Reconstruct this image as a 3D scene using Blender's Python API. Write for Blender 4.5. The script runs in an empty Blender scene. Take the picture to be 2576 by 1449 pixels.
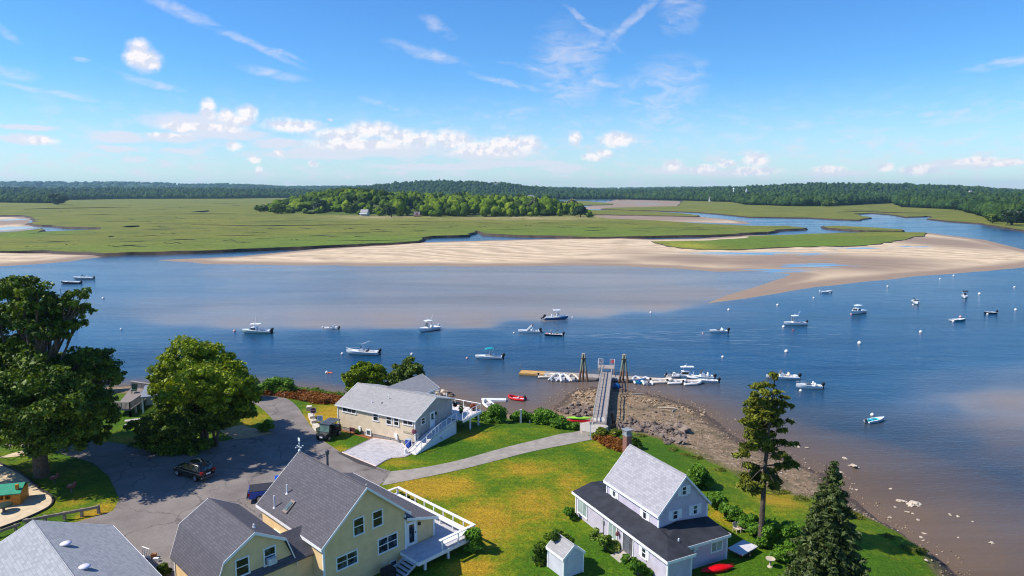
import bpy, math, random
import numpy as np
from mathutils import Vector, Matrix
from mathutils.geometry import tessellate_polygon, delaunay_2d_cdt
SC = bpy.context.scene
COL = SC.collection
R = math.radians

def S(r, g, b):
    f = lambda c: (c/255/12.92) if c/255 <= .04045 else ((c/255+.055)/1.055)**2.4
    return (f(r), f(g), f(b), 1)

# ---------------------------------------------------------------- camera, sky, sun
F, YH, CH = 1730., 476., 32.5          # focal length and horizon (photo 2576 px wide), camera height over the water
PITCH = math.atan((724.5-YH)/F)
cp, sp = math.cos(PITCH), math.sin(PITCH)
cam = bpy.data.cameras.new('camera')
cam.lens = F/2576*36; cam.sensor_width = 36; cam.clip_start = .5; cam.clip_end = 30000
camo = bpy.data.objects.new('camera', cam); COL.objects.link(camo)
camo.location = (0, 0, CH); camo.rotation_euler = (math.pi/2-PITCH, 0, 0)
SC.camera = camo
SC.view_settings.view_transform = 'Standard'; SC.view_settings.look = 'None'
SC.view_settings.exposure = 0.28; SC.view_settings.gamma = 1
SC.cycles.use_denoising = True; SC.cycles.filter_width = 1.15
SC.cycles.max_bounces = 6; SC.cycles.diffuse_bounces = 2; SC.cycles.glossy_bounces = 3
SC.cycles.transparent_max_bounces = 8; SC.cycles.volume_bounces = 1
SC.cycles.sample_clamp_indirect = 4

SUN_EL, SUN_AZ = R(47), R(-96)         # azimuth from +Y towards +X
sd = Vector((math.sin(SUN_AZ)*math.cos(SUN_EL), math.cos(SUN_AZ)*math.cos(SUN_EL), math.sin(SUN_EL)))
sun = bpy.data.lights.new('sun', 'SUN'); sun.energy = 5.0; sun.angle = R(.5); sun.color = (1, .93, .82)
suno = bpy.data.objects.new('sun', sun); COL.objects.link(suno)
suno.rotation_euler = (-sd).to_track_quat('-Z', 'Y').to_euler(); suno.location = (-60, 20, 90)

def ray(px, py):
    x, y = (px-1288)/F, (724.5-py)/F
    return np.array([x, cp+y*sp, -sp+y*cp])
def W(px, py, z=0.):                   # the point of height z seen at photo pixel px, py
    d = ray(px, py); t = (z-CH)/d[2]
    return np.array([0, 0, CH])+t*d
def atY(px, py, Y):                    # the point at distance Y seen at px, py
    d = ray(px, py); return np.array([0, 0, CH])+d*(Y/d[1])
def dist(py, z=0.): return W(1288, py, z)[1]

world = bpy.data.worlds.new('World'); SC.world = world; world.use_nodes = True
def build_world():
    nt = world.node_tree; N = nt.nodes; K = nt.links; N.clear()
    def nd(t, **kw):
        n = N.new(t)
        for k, v in kw.items(): setattr(n, k, v)
        return n
    def math_(op, a, b=None, c=None, clamp=False):
        n = nd('ShaderNodeMath', operation=op, use_clamp=clamp)
        for i, v in enumerate((a, b, c)):
            if v is None: continue
            if isinstance(v, (int, float)): n.inputs[i].default_value = v
            else: K.new(v, n.inputs[i])
        return n.outputs[0]
    def ramp(v, a, b, lo=0., hi=1., smooth=True):
        n = nd('ShaderNodeMapRange', interpolation_type='SMOOTHSTEP' if smooth else 'LINEAR', clamp=True)
        K.new(v, n.inputs['Value'])
        for k, x in (('From Min', a), ('From Max', b), ('To Min', lo), ('To Max', hi)): n.inputs[k].default_value = x
        return n.outputs[0]
    def noise(vec, scale, detail, rough=.55, dis=0.):
        n = nd('ShaderNodeTexNoise'); K.new(vec, n.inputs['Vector'])
        n.inputs['Scale'].default_value = scale; n.inputs['Detail'].default_value = detail
        n.inputs['Roughness'].default_value = rough; n.inputs['Distortion'].default_value = dis
        return n
    sky = nd('ShaderNodeTexSky', sky_type='NISHITA', sun_disc=False)
    sky.sun_elevation = SUN_EL; sky.sun_rotation = SUN_AZ; sky.altitude = 30
    sky.air_density = 1.0; sky.dust_density = .15; sky.ozone_density = 1.6
    hs = nd('ShaderNodeHueSaturation'); K.new(sky.outputs[0], hs.inputs['Color'])
    hs.inputs['Saturation'].default_value = 1.3; hs.inputs['Hue'].default_value = .5; hs.inputs['Value'].default_value = 1.0
    tn = nd('ShaderNodeMix', data_type='RGBA', blend_type='MULTIPLY'); tn.inputs['Factor'].default_value = 1; K.new(hs.outputs[0], tn.inputs['A']); tn.inputs['B'].default_value = (.60, 1.0, 1.36, 1)
    bg = nd('ShaderNodeBackground'); K.new(tn.outputs['Result'], bg.inputs['Color']); bg.inputs['Strength'].default_value = .104
    tc = nd('ShaderNodeTexCoord')
    sx = nd('ShaderNodeSeparateXYZ'); K.new(tc.outputs['Generated'], sx.inputs[0])
    az = math_('ARCTAN2', sx.outputs[0], sx.outputs[1]); el = math_('ARCSINE', sx.outputs[2])
    cv = nd('ShaderNodeCombineXYZ'); K.new(az, cv.inputs[0]); K.new(el, cv.inputs[1])
    V = cv.outputs[0]
    def azel(px, py):
        d = ray(px, py); d = d/np.linalg.norm(d)
        return math.atan2(d[0], d[1]), math.asin(d[2])
    def field(vec, blobs):
        m = None
        for b in blobs:
            px, py, rx, ry = b[:4]; rot = b[4] if len(b) > 4 else 0
            a, e = azel(px, py); ra = azel(px+1, py)[0]-a; re = e-azel(px, py+1)[1]
            mp = nd('ShaderNodeMapping', vector_type='TEXTURE'); K.new(vec, mp.inputs[0])
            mp.inputs['Location'].default_value = (a, e, 0); mp.inputs['Rotation'].default_value = (0, 0, R(rot))
            mp.inputs['Scale'].default_value = (rx*ra, ry*re, 1)
            ln = nd('ShaderNodeVectorMath', operation='LENGTH'); K.new(mp.outputs[0], ln.inputs[0])
            m = ln.outputs['Value'] if m is None else math_('MINIMUM', m, ln.outputs['Value'])
        return math_('SUBTRACT', 1., m)
    cum = [(350,126,26,24),(364,150,38,26),(340,146,26,20),(386,162,18,12),
        (524,266,16,16),(522,284,22,14),(572,290,22,16),(622,284,22,20),(612,302,30,12),
        (735,316,68,15),(860,340,62,18),(935,328,60,20),(1005,345,46,20),(1065,350,38,18),(1135,352,52,22),(1200,370,50,14),(1262,366,42,20),(1318,362,46,18),
        (1230,382,90,10),(900,362,120,14),(470,318,60,9),(560,322,60,9),(420,338,50,7),(1449,350,14,17),(1552,351,42,17),(1522,384,18,12),(1488,396,22,9),
        (588,368,22,12),(640,400,14,8),(702,383,12,7),(786,412,14,8),(830,300,6,3),(1905,402,30,18),(1898,430,56,11),(1832,412,27,10),(1770,425,36,10),(1692,414,20,14),
        (2086,426,40,8),(2230,421,16,10),(2312,430,50,13),(2450,403,62,9),(2530,412,55,7),(105,352,36,10),(648,428,8,10)]
    soft = [(500,310,130,26),(560,338,120,16),(300,345,80,18),(440,345,80,15),(960,378,190,20),(1230,388,140,18),(700,362,70,16),(60,350,70,16),
        (830,388,170,16),(290,375,60,9),(460,380,60,9),(340,402,40,8),(1290,412,160,10),(1100,420,200,10),(1010,434,20,8),(1420,425,60,12),(1690,430,70,12),(2440,412,150,14),(2100,438,90,9),(60,320,90,7),(1800,435,160,8)]
    cir = [(470,35,120,15,-20),(610,100,150,9,-22),(700,132,60,7,-14),(380,208,95,10,-13),(690,185,85,12,-8),(1072,136,92,15,-14),(1105,70,45,20,-32),
        (20,85,40,12,-35),(30,185,70,16,-5),(1650,250,120,85,30),(1700,215,90,30,35),(1430,180,80,110,20),(1470,140,90,34,35),(1580,60,140,12,38),(1450,198,180,8,-12),
        (1715,20,50,60,-20),(1290,212,110,8,-12),(1250,290,120,12,8),(2520,160,110,12,8),(2320,290,100,9,3),(2190,335,220,12,6),(2480,280,190,22,6),(150,238,170,10,-8),(960,262,60,8,-15),(200,148,22,6,-5),(1490,70,8,90,52),(1650,300,90,50,10)]
    n1 = noise(V, 34, 6, .62, .3)
    dv = nd('ShaderNodeVectorMath', operation='MULTIPLY_ADD')
    K.new(n1.outputs['Color'], dv.inputs[0]); dv.inputs[1].default_value = (.016, .012, 0); 
    off = nd('ShaderNodeVectorMath', operation='SUBTRACT'); K.new(V, off.inputs[0]); off.inputs[1].default_value = (.008, .006, 0)
    K.new(off.outputs[0], dv.inputs[2])
    fc = field(dv.outputs[0], cum)
    n2 = noise(V, 95, 5, .6)
    fc2 = math_('ADD', fc, math_('MULTIPLY', math_('SUBTRACT', n2.outputs[0], .5), .68))
    mc = math_('MULTIPLY', ramp(fc2, -.56, .48), .92)
    fs = field(dv.outputs[0], soft)
    mp = nd('ShaderNodeMapping'); K.new(V, mp.inputs[0]); mp.inputs['Scale'].default_value = (1, 2.6, 1)
    n3 = noise(mp.outputs[0], 30, 5, .6)
    ms = math_('MULTIPLY', ramp(math_('ADD', fs, math_('MULTIPLY', math_('SUBTRACT', n3.outputs[0], .5), 1.1)), -.5, .42), .84)
    mp2 = nd('ShaderNodeMapping'); K.new(V, mp2.inputs[0]); mp2.inputs['Rotation'].default_value = (0, 0, R(16)); mp2.inputs['Scale'].default_value = (1, 2.6, 1)
    n4 = noise(mp2.outputs[0], 20, 7, .66, .9)
    fw = field(dv.outputs[0], cir)
    mw = math_('MULTIPLY', math_('MULTIPLY', ramp(fw, -.6, .75), ramp(n4.outputs[0], .25, .78)), .62)
    veil = math_('ADD', math_('MULTIPLY', ramp(el, R(9), 0.), .40), .03)
    veil2 = math_('MULTIPLY', math_('MULTIPLY', ramp(el, R(9), R(1.)), ramp(n3.outputs[0], .45, .7)), .4)
    thin = math_('MAXIMUM', math_('MAXIMUM', ms, mw), math_('ADD', veil, veil2))
    # colour: bright tops, blue grey undersides (density higher up and to the sunny left means shade here)
    n2b_v = nd('ShaderNodeVectorMath', operation='ADD'); K.new(V, n2b_v.inputs[0]); n2b_v.inputs[1].default_value = (-.004, .007, 0)
    n1b = noise(n2b_v.outputs[0], 60, 4, .55); n1a = noise(V, 60, 4, .55)
    lit = ramp(math_('SUBTRACT', n1a.outputs[0], n1b.outputs[0]), -.1, .08)
    mixc = nd('ShaderNodeMix', data_type='RGBA'); K.new(lit, mixc.inputs['Factor'])
    mixc.inputs['A'].default_value = (.76, .79, .91, 1); mixc.inputs['B'].default_value = (1.06, 1.0, 1.0, 1)
    bc = nd('ShaderNodeBackground'); K.new(mixc.outputs['Result'], bc.inputs['Color']); bc.inputs['Strength'].default_value = .82
    bt = nd('ShaderNodeBackground'); bt.inputs['Color'].default_value = (.86, .86, .97, 1); bt.inputs['Strength'].default_value = .78
    m1 = nd('ShaderNodeMixShader'); K.new(thin, m1.inputs[0]); K.new(bg.outputs[0], m1.inputs[1]); K.new(bt.outputs[0], m1.inputs[2])
    m2 = nd('ShaderNodeMixShader'); K.new(mc, m2.inputs[0]); K.new(m1.outputs[0], m2.inputs[1]); K.new(bc.outputs[0], m2.inputs[2])
    out = nd('ShaderNodeOutputWorld'); K.new(m2.outputs[0], out.inputs[0])
    world.cycles.sampling_method = 'MANUAL'; world.cycles.sample_map_resolution = 256
build_world()

# ---------------------------------------------------------------- helpers
class MB:
    """collects faces and links them as ONE mesh object"""
    def __init__(s): s.v = []; s.f = []; s.m = []
    def add(s, vs, fs, m=0):
        b = len(s.v); s.v += [tuple(float(c) for c in v) for v in vs]
        s.f += [tuple(b+i for i in f) for f in fs]; s.m += [m]*len(fs); return s
    def poly(s, pts, m=0): return s.add(pts, [tuple(range(len(pts)))], m)
    def bx(s, x0, x1, y0, y1, z0, z1, m=0):
        return s.add([(x0,y0,z0),(x1,y0,z0),(x1,y1,z0),(x0,y1,z0),(x0,y0,z1),(x1,y0,z1),(x1,y1,z1),(x0,y1,z1)],
            [(0,3,2,1),(4,5,6,7),(0,1,5,4),(1,2,6,5),(2,3,7,6),(3,0,4,7)], m)
    def box(s, c, d, rz=0, m=0, rx=0, ry=0):
        M = Matrix.Translation(c) @ Matrix.Rotation(rz, 4, 'Z') @ Matrix.Rotation(ry, 4, 'Y') @ Matrix.Rotation(rx, 4, 'X')
        h = [x/2 for x in d]
        vs = [M @ Vector((a*h[0], b*h[1], e*h[2])) for e in (-1, 1) for a, b in ((-1,-1),(1,-1),(1,1),(-1,1))]
        return s.add(vs, [(0,3,2,1),(4,5,6,7),(0,1,5,4),(1,2,6,5),(2,3,7,6),(3,0,4,7)], m)
    def slab(s, top, th, m=0):                                  # top outline (counter-clockwise from above) and its thickness
        n = len(top); bot = [(p[0], p[1], p[2]-th) for p in top]
        return s.add(list(top)+bot, [tuple(range(n)), tuple(range(2*n-1, n-1, -1))]+[(i, i+n, (i+1) % n+n, (i+1) % n) for i in range(n)], m)
    def prism(s, prof, y0, y1, m=0):                            # (x, z) outline swept along y
        n = len(prof); a = [(x, y0, z) for x, z in prof]; b = [(x, y1, z) for x, z in prof]
        return s.add(a+b, [tuple(range(n)), tuple(range(2*n-1, n-1, -1))]+[(i, i+n, (i+1) % n+n, (i+1) % n) for i in range(n)], m)
    def prismx(s, prof, x0, x1, m=0):                           # (y, z) outline swept along x
        n = len(prof); a = [(x0, y, z) for y, z in prof]; b = [(x1, y, z) for y, z in prof]
        return s.add(a+b, [tuple(range(n)), tuple(range(2*n-1, n-1, -1))]+[(i, i+n, (i+1) % n+n, (i+1) % n) for i in range(n)], m)
    def tube(s, pts, r, n=6, m=0, cap=True):
        pts = [Vector(p) for p in pts]; rs = r if isinstance(r, (list, tuple)) else [r]*len(pts)
        vs = []; up = None
        for i, p in enumerate(pts):
            t = (pts[min(i+1, len(pts)-1)]-pts[max(i-1, 0)]).normalized()
            a = Vector((0, 0, 1)) if abs(t.z) < .9 else Vector((1, 0, 0))
            x = t.cross(a).normalized(); y = x.cross(t)
            if up is not None and x.dot(up) < 0: x = -x; y = -y
            up = x
            for k in range(n):
                an = 2*math.pi*k/n; vs.append(p+(x*math.cos(an)+y*math.sin(an))*rs[i])
        fs = [(i*n+k, i*n+(k+1) % n, (i+1)*n+(k+1) % n, (i+1)*n+k) for i in range(len(pts)-1) for k in range(n)]
        if cap: fs += [tuple(range(n-1, -1, -1)), tuple(range((len(pts)-1)*n, len(pts)*n))]
        return s.add(vs, fs, m)
    def lathe(s, prof, c=(0, 0, 0), n=12, m=0):
        vs = [(c[0]+r*math.cos(2*math.pi*k/n), c[1]+r*math.sin(2*math.pi*k/n), c[2]+z) for r, z in prof for k in range(n)]
        fs = [(i*n+k, i*n+(k+1) % n, (i+1)*n+(k+1) % n, (i+1)*n+k) for i in range(len(prof)-1) for k in range(n)]
        fs += [tuple(range(n-1, -1, -1)), tuple(range((len(prof)-1)*n, len(prof)*n))]
        return s.add(vs, fs, m)
    def wheel(s, c, r, w, m=0, n=16, ax='x'):
        vs = []
        for sgn in (-.5, .5):
            for k in range(n):
                a = 2*math.pi*k/n
                vs.append((c[0]+sgn*w, c[1]+r*math.cos(a), c[2]+r*math.sin(a)))
        return s.add(vs, [tuple(range(n)), tuple(range(2*n-1, n-1, -1))]+[(k, k+n, (k+1) % n+n, (k+1) % n) for k in range(n)], m)
    def blob(s, c, rad, seed=0, sub=2, amp=.2, m=0):
        V_, F_ = ICO[sub]; rng = np.random.default_rng(seed)
        ph = rng.random((3, 3))*6.28; fr = 1.2+rng.random((3, 3))*2.2
        d = np.ones(len(V_))
        for k in range(3): d += amp/1.8*np.sin(V_ @ fr[k]*1.6+ph[k, 0])*np.cos(V_[:, (k+1) % 3]*fr[k, 1]+ph[k, 1])
        d += (rng.random(len(V_))-.5)*amp*.5
        return s.add(V_*d[:, None]*np.array(rad)+np.array(c), F_, m)
    def build(s, name, mats, parent=None, smooth=False, loc=None, rz=0):
        me = bpy.data.meshes.new(name); me.from_pydata(s.v, [], s.f)
        mats = mats if isinstance(mats, (list, tuple)) else [mats]
        for m in mats: me.materials.append(m)
        if len(mats) > 1: me.polygons.foreach_set('material_index', s.m)
        if smooth: me.polygons.foreach_set('use_smooth', [True]*len(s.f))
        me.update()
        uv = me.uv_layers.new(name='UVMap')                     # metres along and up each face, for shingles and planks
        for p in me.polygons:
            n = p.normal
            t = Vector((-n.y, n.x, 0)); t = t.normalized() if t.length > .05 else Vector((1, 0, 0))
            b = n.cross(t)
            for li in p.loop_indices:
                co = me.vertices[me.loops[li].vertex_index].co
                uv.data[li].uv = (co.dot(t), co.dot(b))
        o = bpy.data.objects.new(name, me); COL.objects.link(o)
        if parent: o.parent = parent
        if loc is not None: o.location = loc
        if rz: o.rotation_euler.z = rz
        return o
def _ico():
    t = (1+5**.5)/2
    v = [(-1,t,0),(1,t,0),(-1,-t,0),(1,-t,0),(0,-1,t),(0,1,t),(0,-1,-t),(0,1,-t),(t,0,-1),(t,0,1),(-t,0,-1),(-t,0,1)]
    f = [(0,11,5),(0,5,1),(0,1,7),(0,7,10),(0,10,11),(1,5,9),(5,11,4),(11,10,2),(10,7,6),(7,1,8),(3,9,4),(3,4,2),(3,2,6),(3,6,8),(3,8,9),(4,9,5),(2,4,11),(6,2,10),(8,6,7),(9,8,1)]
    v = [np.array(x)/np.linalg.norm(x) for x in v]; out = {0: (np.array(v), list(f))}
    for lev in (1, 2, 3):
        cache = {}; nf = []
        def mid(a, b):
            k = (min(a, b), max(a, b))
            if k not in cache:
                p = v[a]+v[b]; v.append(p/np.linalg.norm(p)); cache[k] = len(v)-1
            return cache[k]
        for a, b, c in f:
            ab, bc, ca = mid(a, b), mid(b, c), mid(c, a); nf += [(a,ab,ca),(b,bc,ab),(c,ca,bc),(ab,bc,ca)]
        f = nf; out[lev] = (np.array(v), list(f))
    return out
ICO = _ico()

def tag(o, label=None, cat=None, group=None, kind=None):
    if label: o['label'] = label
    if cat: o['category'] = cat
    if group: o['group'] = group
    if kind: o['kind'] = kind
    return o
def thing(name, label, cat, loc=(0, 0, 0), rz=0, group=None):
    o = bpy.data.objects.new(name, None); COL.objects.link(o); o.empty_display_size = .3
    o.location = loc; o.rotation_euler.z = rz
    return tag(o, label, cat, group)
def structure(o): o['kind'] = 'structure'; return o
def copy_tree(o, parent=None):
    c = o.copy(); COL.objects.link(c)
    if parent: c.parent = parent; c.matrix_parent_inverse = o.matrix_parent_inverse
    for ch in o.children: copy_tree(ch, c)
    return c
def quick_mesh(name, verts, faces, mat, parent=None, smooth=False, attrs=None, mi=None):
    me = bpy.data.meshes.new(name); verts = np.asarray(verts, np.float32); faces = np.asarray(faces, np.int32)
    k = faces.shape[1]
    me.vertices.add(len(verts)); me.vertices.foreach_set('co', verts.ravel())
    me.loops.add(faces.size); me.loops.foreach_set('vertex_index', faces.ravel())
    me.polygons.add(len(faces)); me.polygons.foreach_set('loop_start', np.arange(0, faces.size, k, dtype=np.int32))
    for m in (mat if isinstance(mat, (list, tuple)) else [mat]): me.materials.append(m)
    if mi is not None: me.polygons.foreach_set('material_index', np.asarray(mi, np.int32))
    if smooth: me.polygons.foreach_set('use_smooth', np.ones(len(faces), bool))
    for nm, a in (attrs or {}).items():
        at = me.attributes.new(nm, 'FLOAT', 'POINT'); at.data.foreach_set('value', np.asarray(a, np.float32))
    me.update(calc_edges=True); me.validate()
    o = bpy.data.objects.new(name, me); COL.objects.link(o)
    if parent: o.parent = parent
    return o

# ---------------------------------------------------------------- materials
class NT:
    def __init__(s, name):
        s.mat = bpy.data.materials.new(name); s.mat.use_nodes = True
        s.t = s.mat.node_tree; s.N = s.t.nodes; s.K = s.t.links; s.p = s.N['Principled BSDF']; s.out = s.N['Material Output']
        s.p.inputs['Specular IOR Level'].default_value = .3
        s.tc = s.N.new('ShaderNodeTexCoord')
    def put(s, inp, v):
        if isinstance(v, (int, float)): inp.default_value = v
        elif isinstance(v, tuple): inp.default_value = v
        else: s.K.new(v, inp)
    def noise(s, scale, detail=4, rough=.55, vec=None, stretch=None, dis=0., out=0, rot=None):
        vec = vec or s.tc.outputs['Object']
        if stretch or rot:
            mp = s.N.new('ShaderNodeMapping'); s.K.new(vec, mp.inputs[0]); 
            if stretch: mp.inputs['Scale'].default_value = stretch
            if rot: mp.inputs['Rotation'].default_value = (0, 0, rot)
            vec = mp.outputs[0]
        n = s.N.new('ShaderNodeTexNoise'); s.K.new(vec, n.inputs['Vector'])
        n.inputs['Scale'].default_value = scale; n.inputs['Detail'].default_value = detail; n.inputs['Roughness'].default_value = rough
        n.inputs['Distortion'].default_value = dis
        return n.outputs[out]
    def rng(s, v, a, b, lo=0., hi=1.):
        n = s.N.new('ShaderNodeMapRange'); n.interpolation_type = 'SMOOTHSTEP'; s.K.new(v, n.inputs[0])
        for i, x in enumerate((a, b, lo, hi)): n.inputs[i+1].default_value = x
        return n.outputs[0]
    def math(s, op, a, b=0., c=None):
        n = s.N.new('ShaderNodeMath'); n.operation = op
        for i, v in enumerate((a, b, c)):
            if v is not None: s.put(n.inputs[i], v)
        return n.outputs[0]
    def mix(s, f, a, b, blend='MIX'):
        n = s.N.new('ShaderNodeMix'); n.data_type = 'RGBA'; n.blend_type = blend
        s.put(n.inputs['Factor'], f); s.put(n.inputs['A'], a); s.put(n.inputs['B'], b)
        return n.outputs['Result']
    def attr(s, name):
        n = s.N.new('ShaderNodeAttribute'); n.attribute_name = name; return n.outputs['Fac']
    def island(s):
        n = s.N.new('ShaderNodeNewGeometry'); return n.outputs['Random Per Island']
    def objrand(s):
        n = s.N.new('ShaderNodeObjectInfo'); return n.outputs['Random']
    def ramp(s, v, stops):
        n = s.N.new('ShaderNodeValToRGB'); s.K.new(v, n.inputs[0]); el = n.color_ramp.elements
        while len(el) < len(stops): el.new(.5)
        for e, (p, c) in zip(el, stops): e.position = p; e.color = c
        return n.outputs[0]
    def bump(s, h, strength=.3, dist=.05):
        n = s.N.new('ShaderNodeBump'); s.K.new(h, n.inputs['Height']); n.inputs['Strength'].default_value = strength; n.inputs['Distance'].default_value = dist
        s.K.new(n.outputs[0], s.p.inputs['Normal']); return n.outputs[0]
    def col(s, v): s.put(s.p.inputs['Base Color'], v); return s
    def rough(s, v): s.put(s.p.inputs['Roughness'], v); return s

def dk(c, k): return (c[0]*k, c[1]*k, c[2]*k, 1)
def plain(name, c, rough=.6, var=.18, scale=3., metal=0., bump=0., spec=.3, coat=0.):
    m = NT(name); n = m.noise(scale, 5)
    m.col(m.mix(m.rng(n, .3, .7), dk(c, 1-var), dk(c, 1+var))); m.rough(rough)
    m.p.inputs['Metallic'].default_value = metal; m.p.inputs['Specular IOR Level'].default_value = spec
    m.p.inputs['Coat Weight'].default_value = coat
    if bump: m.bump(m.noise(scale*6, 4), bump, .03)
    return m.mat
def shingle(name, a, b, dark, w=.42, h=.2, k=1.):
    m = NT(name); br = m.N.new('ShaderNodeTexBrick'); m.K.new(m.tc.outputs['UV'], br.inputs['Vector'])
    br.inputs['Color1'].default_value = a; br.inputs['Color2'].default_value = b; br.inputs['Mortar'].default_value = dark
    br.inputs['Scale'].default_value = 1; br.inputs['Mortar Size'].default_value = .018*k; br.inputs['Mortar Smooth'].default_value = .3
    br.inputs['Brick Width'].default_value = w; br.inputs['Row Height'].default_value = h; br.inputs['Bias'].default_value = -.25
    n = m.noise(.55, 4); n2 = m.noise(9, 3)
    c = m.mix(m.rng(n, .35, .7, 0, .35), br.outputs['Color'], dk(a, .7)); c = m.mix(m.rng(n2, .35, .75, 0, .25), c, dk(b, 1.2))
    m.col(c).rough(.9); return m.mat
def siding(name, c, h=.13, vary=.08):
    m = NT(name); sx = m.N.new('ShaderNodeSeparateXYZ'); m.K.new(m.tc.outputs['Object'], sx.inputs[0])
    fr = m.math('FRACT', m.math('DIVIDE', sx.outputs[2], h))
    line = m.rng(fr, .0, .16, .72, 1.)
    n = m.noise(1.2, 4)
    base = m.mix(m.rng(n, .3, .7), dk(c, 1-vary), dk(c, 1+vary))
    m.col(m.mix(1., base, line, 'MULTIPLY')).rough(.65); m.bump(fr, -.5, .02); return m.mat
def planks(name, a, b, w=.14, dark=.35):
    m = NT(name); sx = m.N.new('ShaderNodeSeparateXYZ'); m.K.new(m.tc.outputs['Object'], sx.inputs[0])
    q = m.math('DIVIDE', sx.outputs[1], w); fr = m.math('FRACT', q); fl = m.math('FLOOR', q)
    wn = m.N.new('ShaderNodeTexWhiteNoise'); wn.noise_dimensions = '1D'; m.K.new(fl, wn.inputs['W'])
    c = m.mix(wn.outputs['Value'], a, b); c = m.mix(m.rng(m.noise(2.5, 4), .35, .7, 0, .5), c, dk(a, .7))
    m.col(m.mix(1., c, m.rng(fr, 0, .15, dark, 1.), 'MULTIPLY')).rough(.8); return m.mat
def leafmat(name, cols, trans=.2, scale=.25, dry=None):
    m = NT(name); r = m.island(); n = m.noise(scale, 3)
    v = m.math('ADD', m.math('MULTIPLY', r, .5), m.math('MULTIPLY', m.rng(n, .32, .68), .28)); v = m.math('ADD', v, m.math('MULTIPLY', m.rng(m.noise(scale*4.5, 3), .35, .65), .26))
    c = m.ramp(v, [(i/(len(cols)-1)*.9+.05, x) for i, x in enumerate(cols)])
    if dry: c = m.mix(m.rng(m.noise(.35, 3), .52, .6), c, m.mix(r, dry[0], dry[1]))
    m.col(c).rough(.55); m.p.inputs['Specular IOR Level'].default_value = .25
    t = m.N.new('ShaderNodeBsdfTranslucent'); m.K.new(m.mix(1., c, (1.3, 1.2, .5, 1), 'MULTIPLY'), t.inputs['Color'])
    mx = m.N.new('ShaderNodeMixShader'); mx.inputs[0].default_value = trans
    m.K.new(m.p.outputs[0], mx.inputs[1]); m.K.new(t.outputs[0], mx.inputs[2]); m.K.new(mx.outputs[0], m.out.inputs[0]); return m.mat

WHITE = plain('white_paint', (.80, .80, .80, 1), .5, .05)
GEL = plain('boat_gelcoat', (.82, .82, .80, 1), .3, .05, coat=.3)
CREAM = plain('cream_rubber', (.66, .58, .47, 1), .55, .1)
GREYR = plain('grey_rubber', (.55, .56, .58, 1), .55, .1)
DGREY = plain('dark_grey', (.10, .10, .11, 1), .5, .2)
BLACK = plain('black_plastic', (.014, .014, .016, 1), .4, .3)
RUBBER = plain('black_rubber', (.02, .02, .02, 1), .8, .3)
GLASS = NT('window_glass'); GLASS.col(GLASS.mix(GLASS.rng(GLASS.noise(1.4, 2), .48, .62), (.010, .013, .017, 1), (.075, .095, .11, 1))).rough(.06); GLASS.p.inputs['Specular IOR Level'].default_value = .6; GLASS = GLASS.mat  # grey blue noise patches in the colour stand for reflections
CURT = plain('curtained_glass', (.30, .38, .36, 1), .12, .25, .9, spec=.6)
TAUPE = plain('weathered_trim', (.34, .31, .29, 1), .6, .1)
CONC = plain('concrete', (.42, .38, .32, 1), .9, .15, 2, bump=.2)
GRAN = plain('granite', (.60, .54, .45, 1), .85, .18, 2.5, bump=.3)
STEEL = plain('galvanised_steel', (.45, .46, .47, 1), .4, .12, metal=.7)
SILVER = plain('grey_aluminium', (.50, .50, .50, 1), .4, .1, metal=.3)
RED = plain('red_plastic', (.55, .008, .012, 1), .35, .15)
LIME = plain('lime_plastic', (.30, .62, .05, 1), .35, .1)
TEAL = plain('teal_canvas', (.0, .30, .34, 1), .7, .12)
TURQ = plain('turquoise_paint', (.03, .50, .58, 1), .45, .1)
BLUEH = plain('blue_gelcoat', (.035, .13, .32, 1), .3, .1)
BLUE = plain('blue_paint', (.01, .06, .38, 1), .25, .1, coat=.5)
NAVY = plain('navy_gelcoat', (.02, .03, .06, 1), .35, .2)
BRICK = NT('chimney_brick')
_b = BRICK.N.new('ShaderNodeTexBrick'); BRICK.K.new(BRICK.tc.outputs['UV'], _b.inputs['Vector']); _b.inputs['Scale'].default_value = 1
_b.inputs['Brick Width'].default_value = .21; _b.inputs['Row Height'].default_value = .075; _b.inputs['Mortar Size'].default_value = .01
_b.inputs['Color1'].default_value = (.26, .06, .035, 1); _b.inputs['Color2'].default_value = (.17, .04, .03, 1); _b.inputs['Mortar'].default_value = (.3, .26, .22, 1)
BRICK.col(_b.outputs['Color']).rough(.9); BRICK = BRICK.mat
BARK = plain('tree_bark', (.10, .075, .055, 1), .95, .35, 4, bump=.6)
GBARK = plain('grey_twigs', (.30, .27, .24, 1), .95, .25, 4)
SKIN = plain('skin', (.45, .24, .16, 1), .6, .08)
BUOYW = plain('buoy_white', (.80, .74, .70, 1), .5, .1)
BUOYP = plain('buoy_pink', (.72, .40, .36, 1), .5, .1)
BUOYO = plain('buoy_orange', (.70, .12, .05, 1), .5, .1)
LG = [(.030, .075, .006, 1), (.06, .125, .008, 1), (.11, .20, .010, 1)]
MAPLE = leafmat('maple_leaves', [(.014, .040, .003, 1), (.055, .115, .005, 1), (.20, .27, .010, 1)], .16)  # tone range widened so the colour carries crown shade and highlights
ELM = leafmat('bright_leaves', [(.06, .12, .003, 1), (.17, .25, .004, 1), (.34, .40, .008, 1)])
HEDGE = leafmat('hedge_leaves', [(0.0405, 0.1215, 0.0081, 1), (0.1013, 0.2295, 0.0135, 1), (0.1755, 0.3240, 0.0203, 1)])
SPRUCE = leafmat('spruce_needles', [(.035, .055, .006, 1), (.115, .135, .010, 1), (.24, .25, .018, 1)], .1)
BSPRUCE = leafmat('blue_spruce_needles', [(.026, .048, .010, 1), (.075, .108, .026, 1), (.165, .195, .065, 1)], .1)
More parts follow.
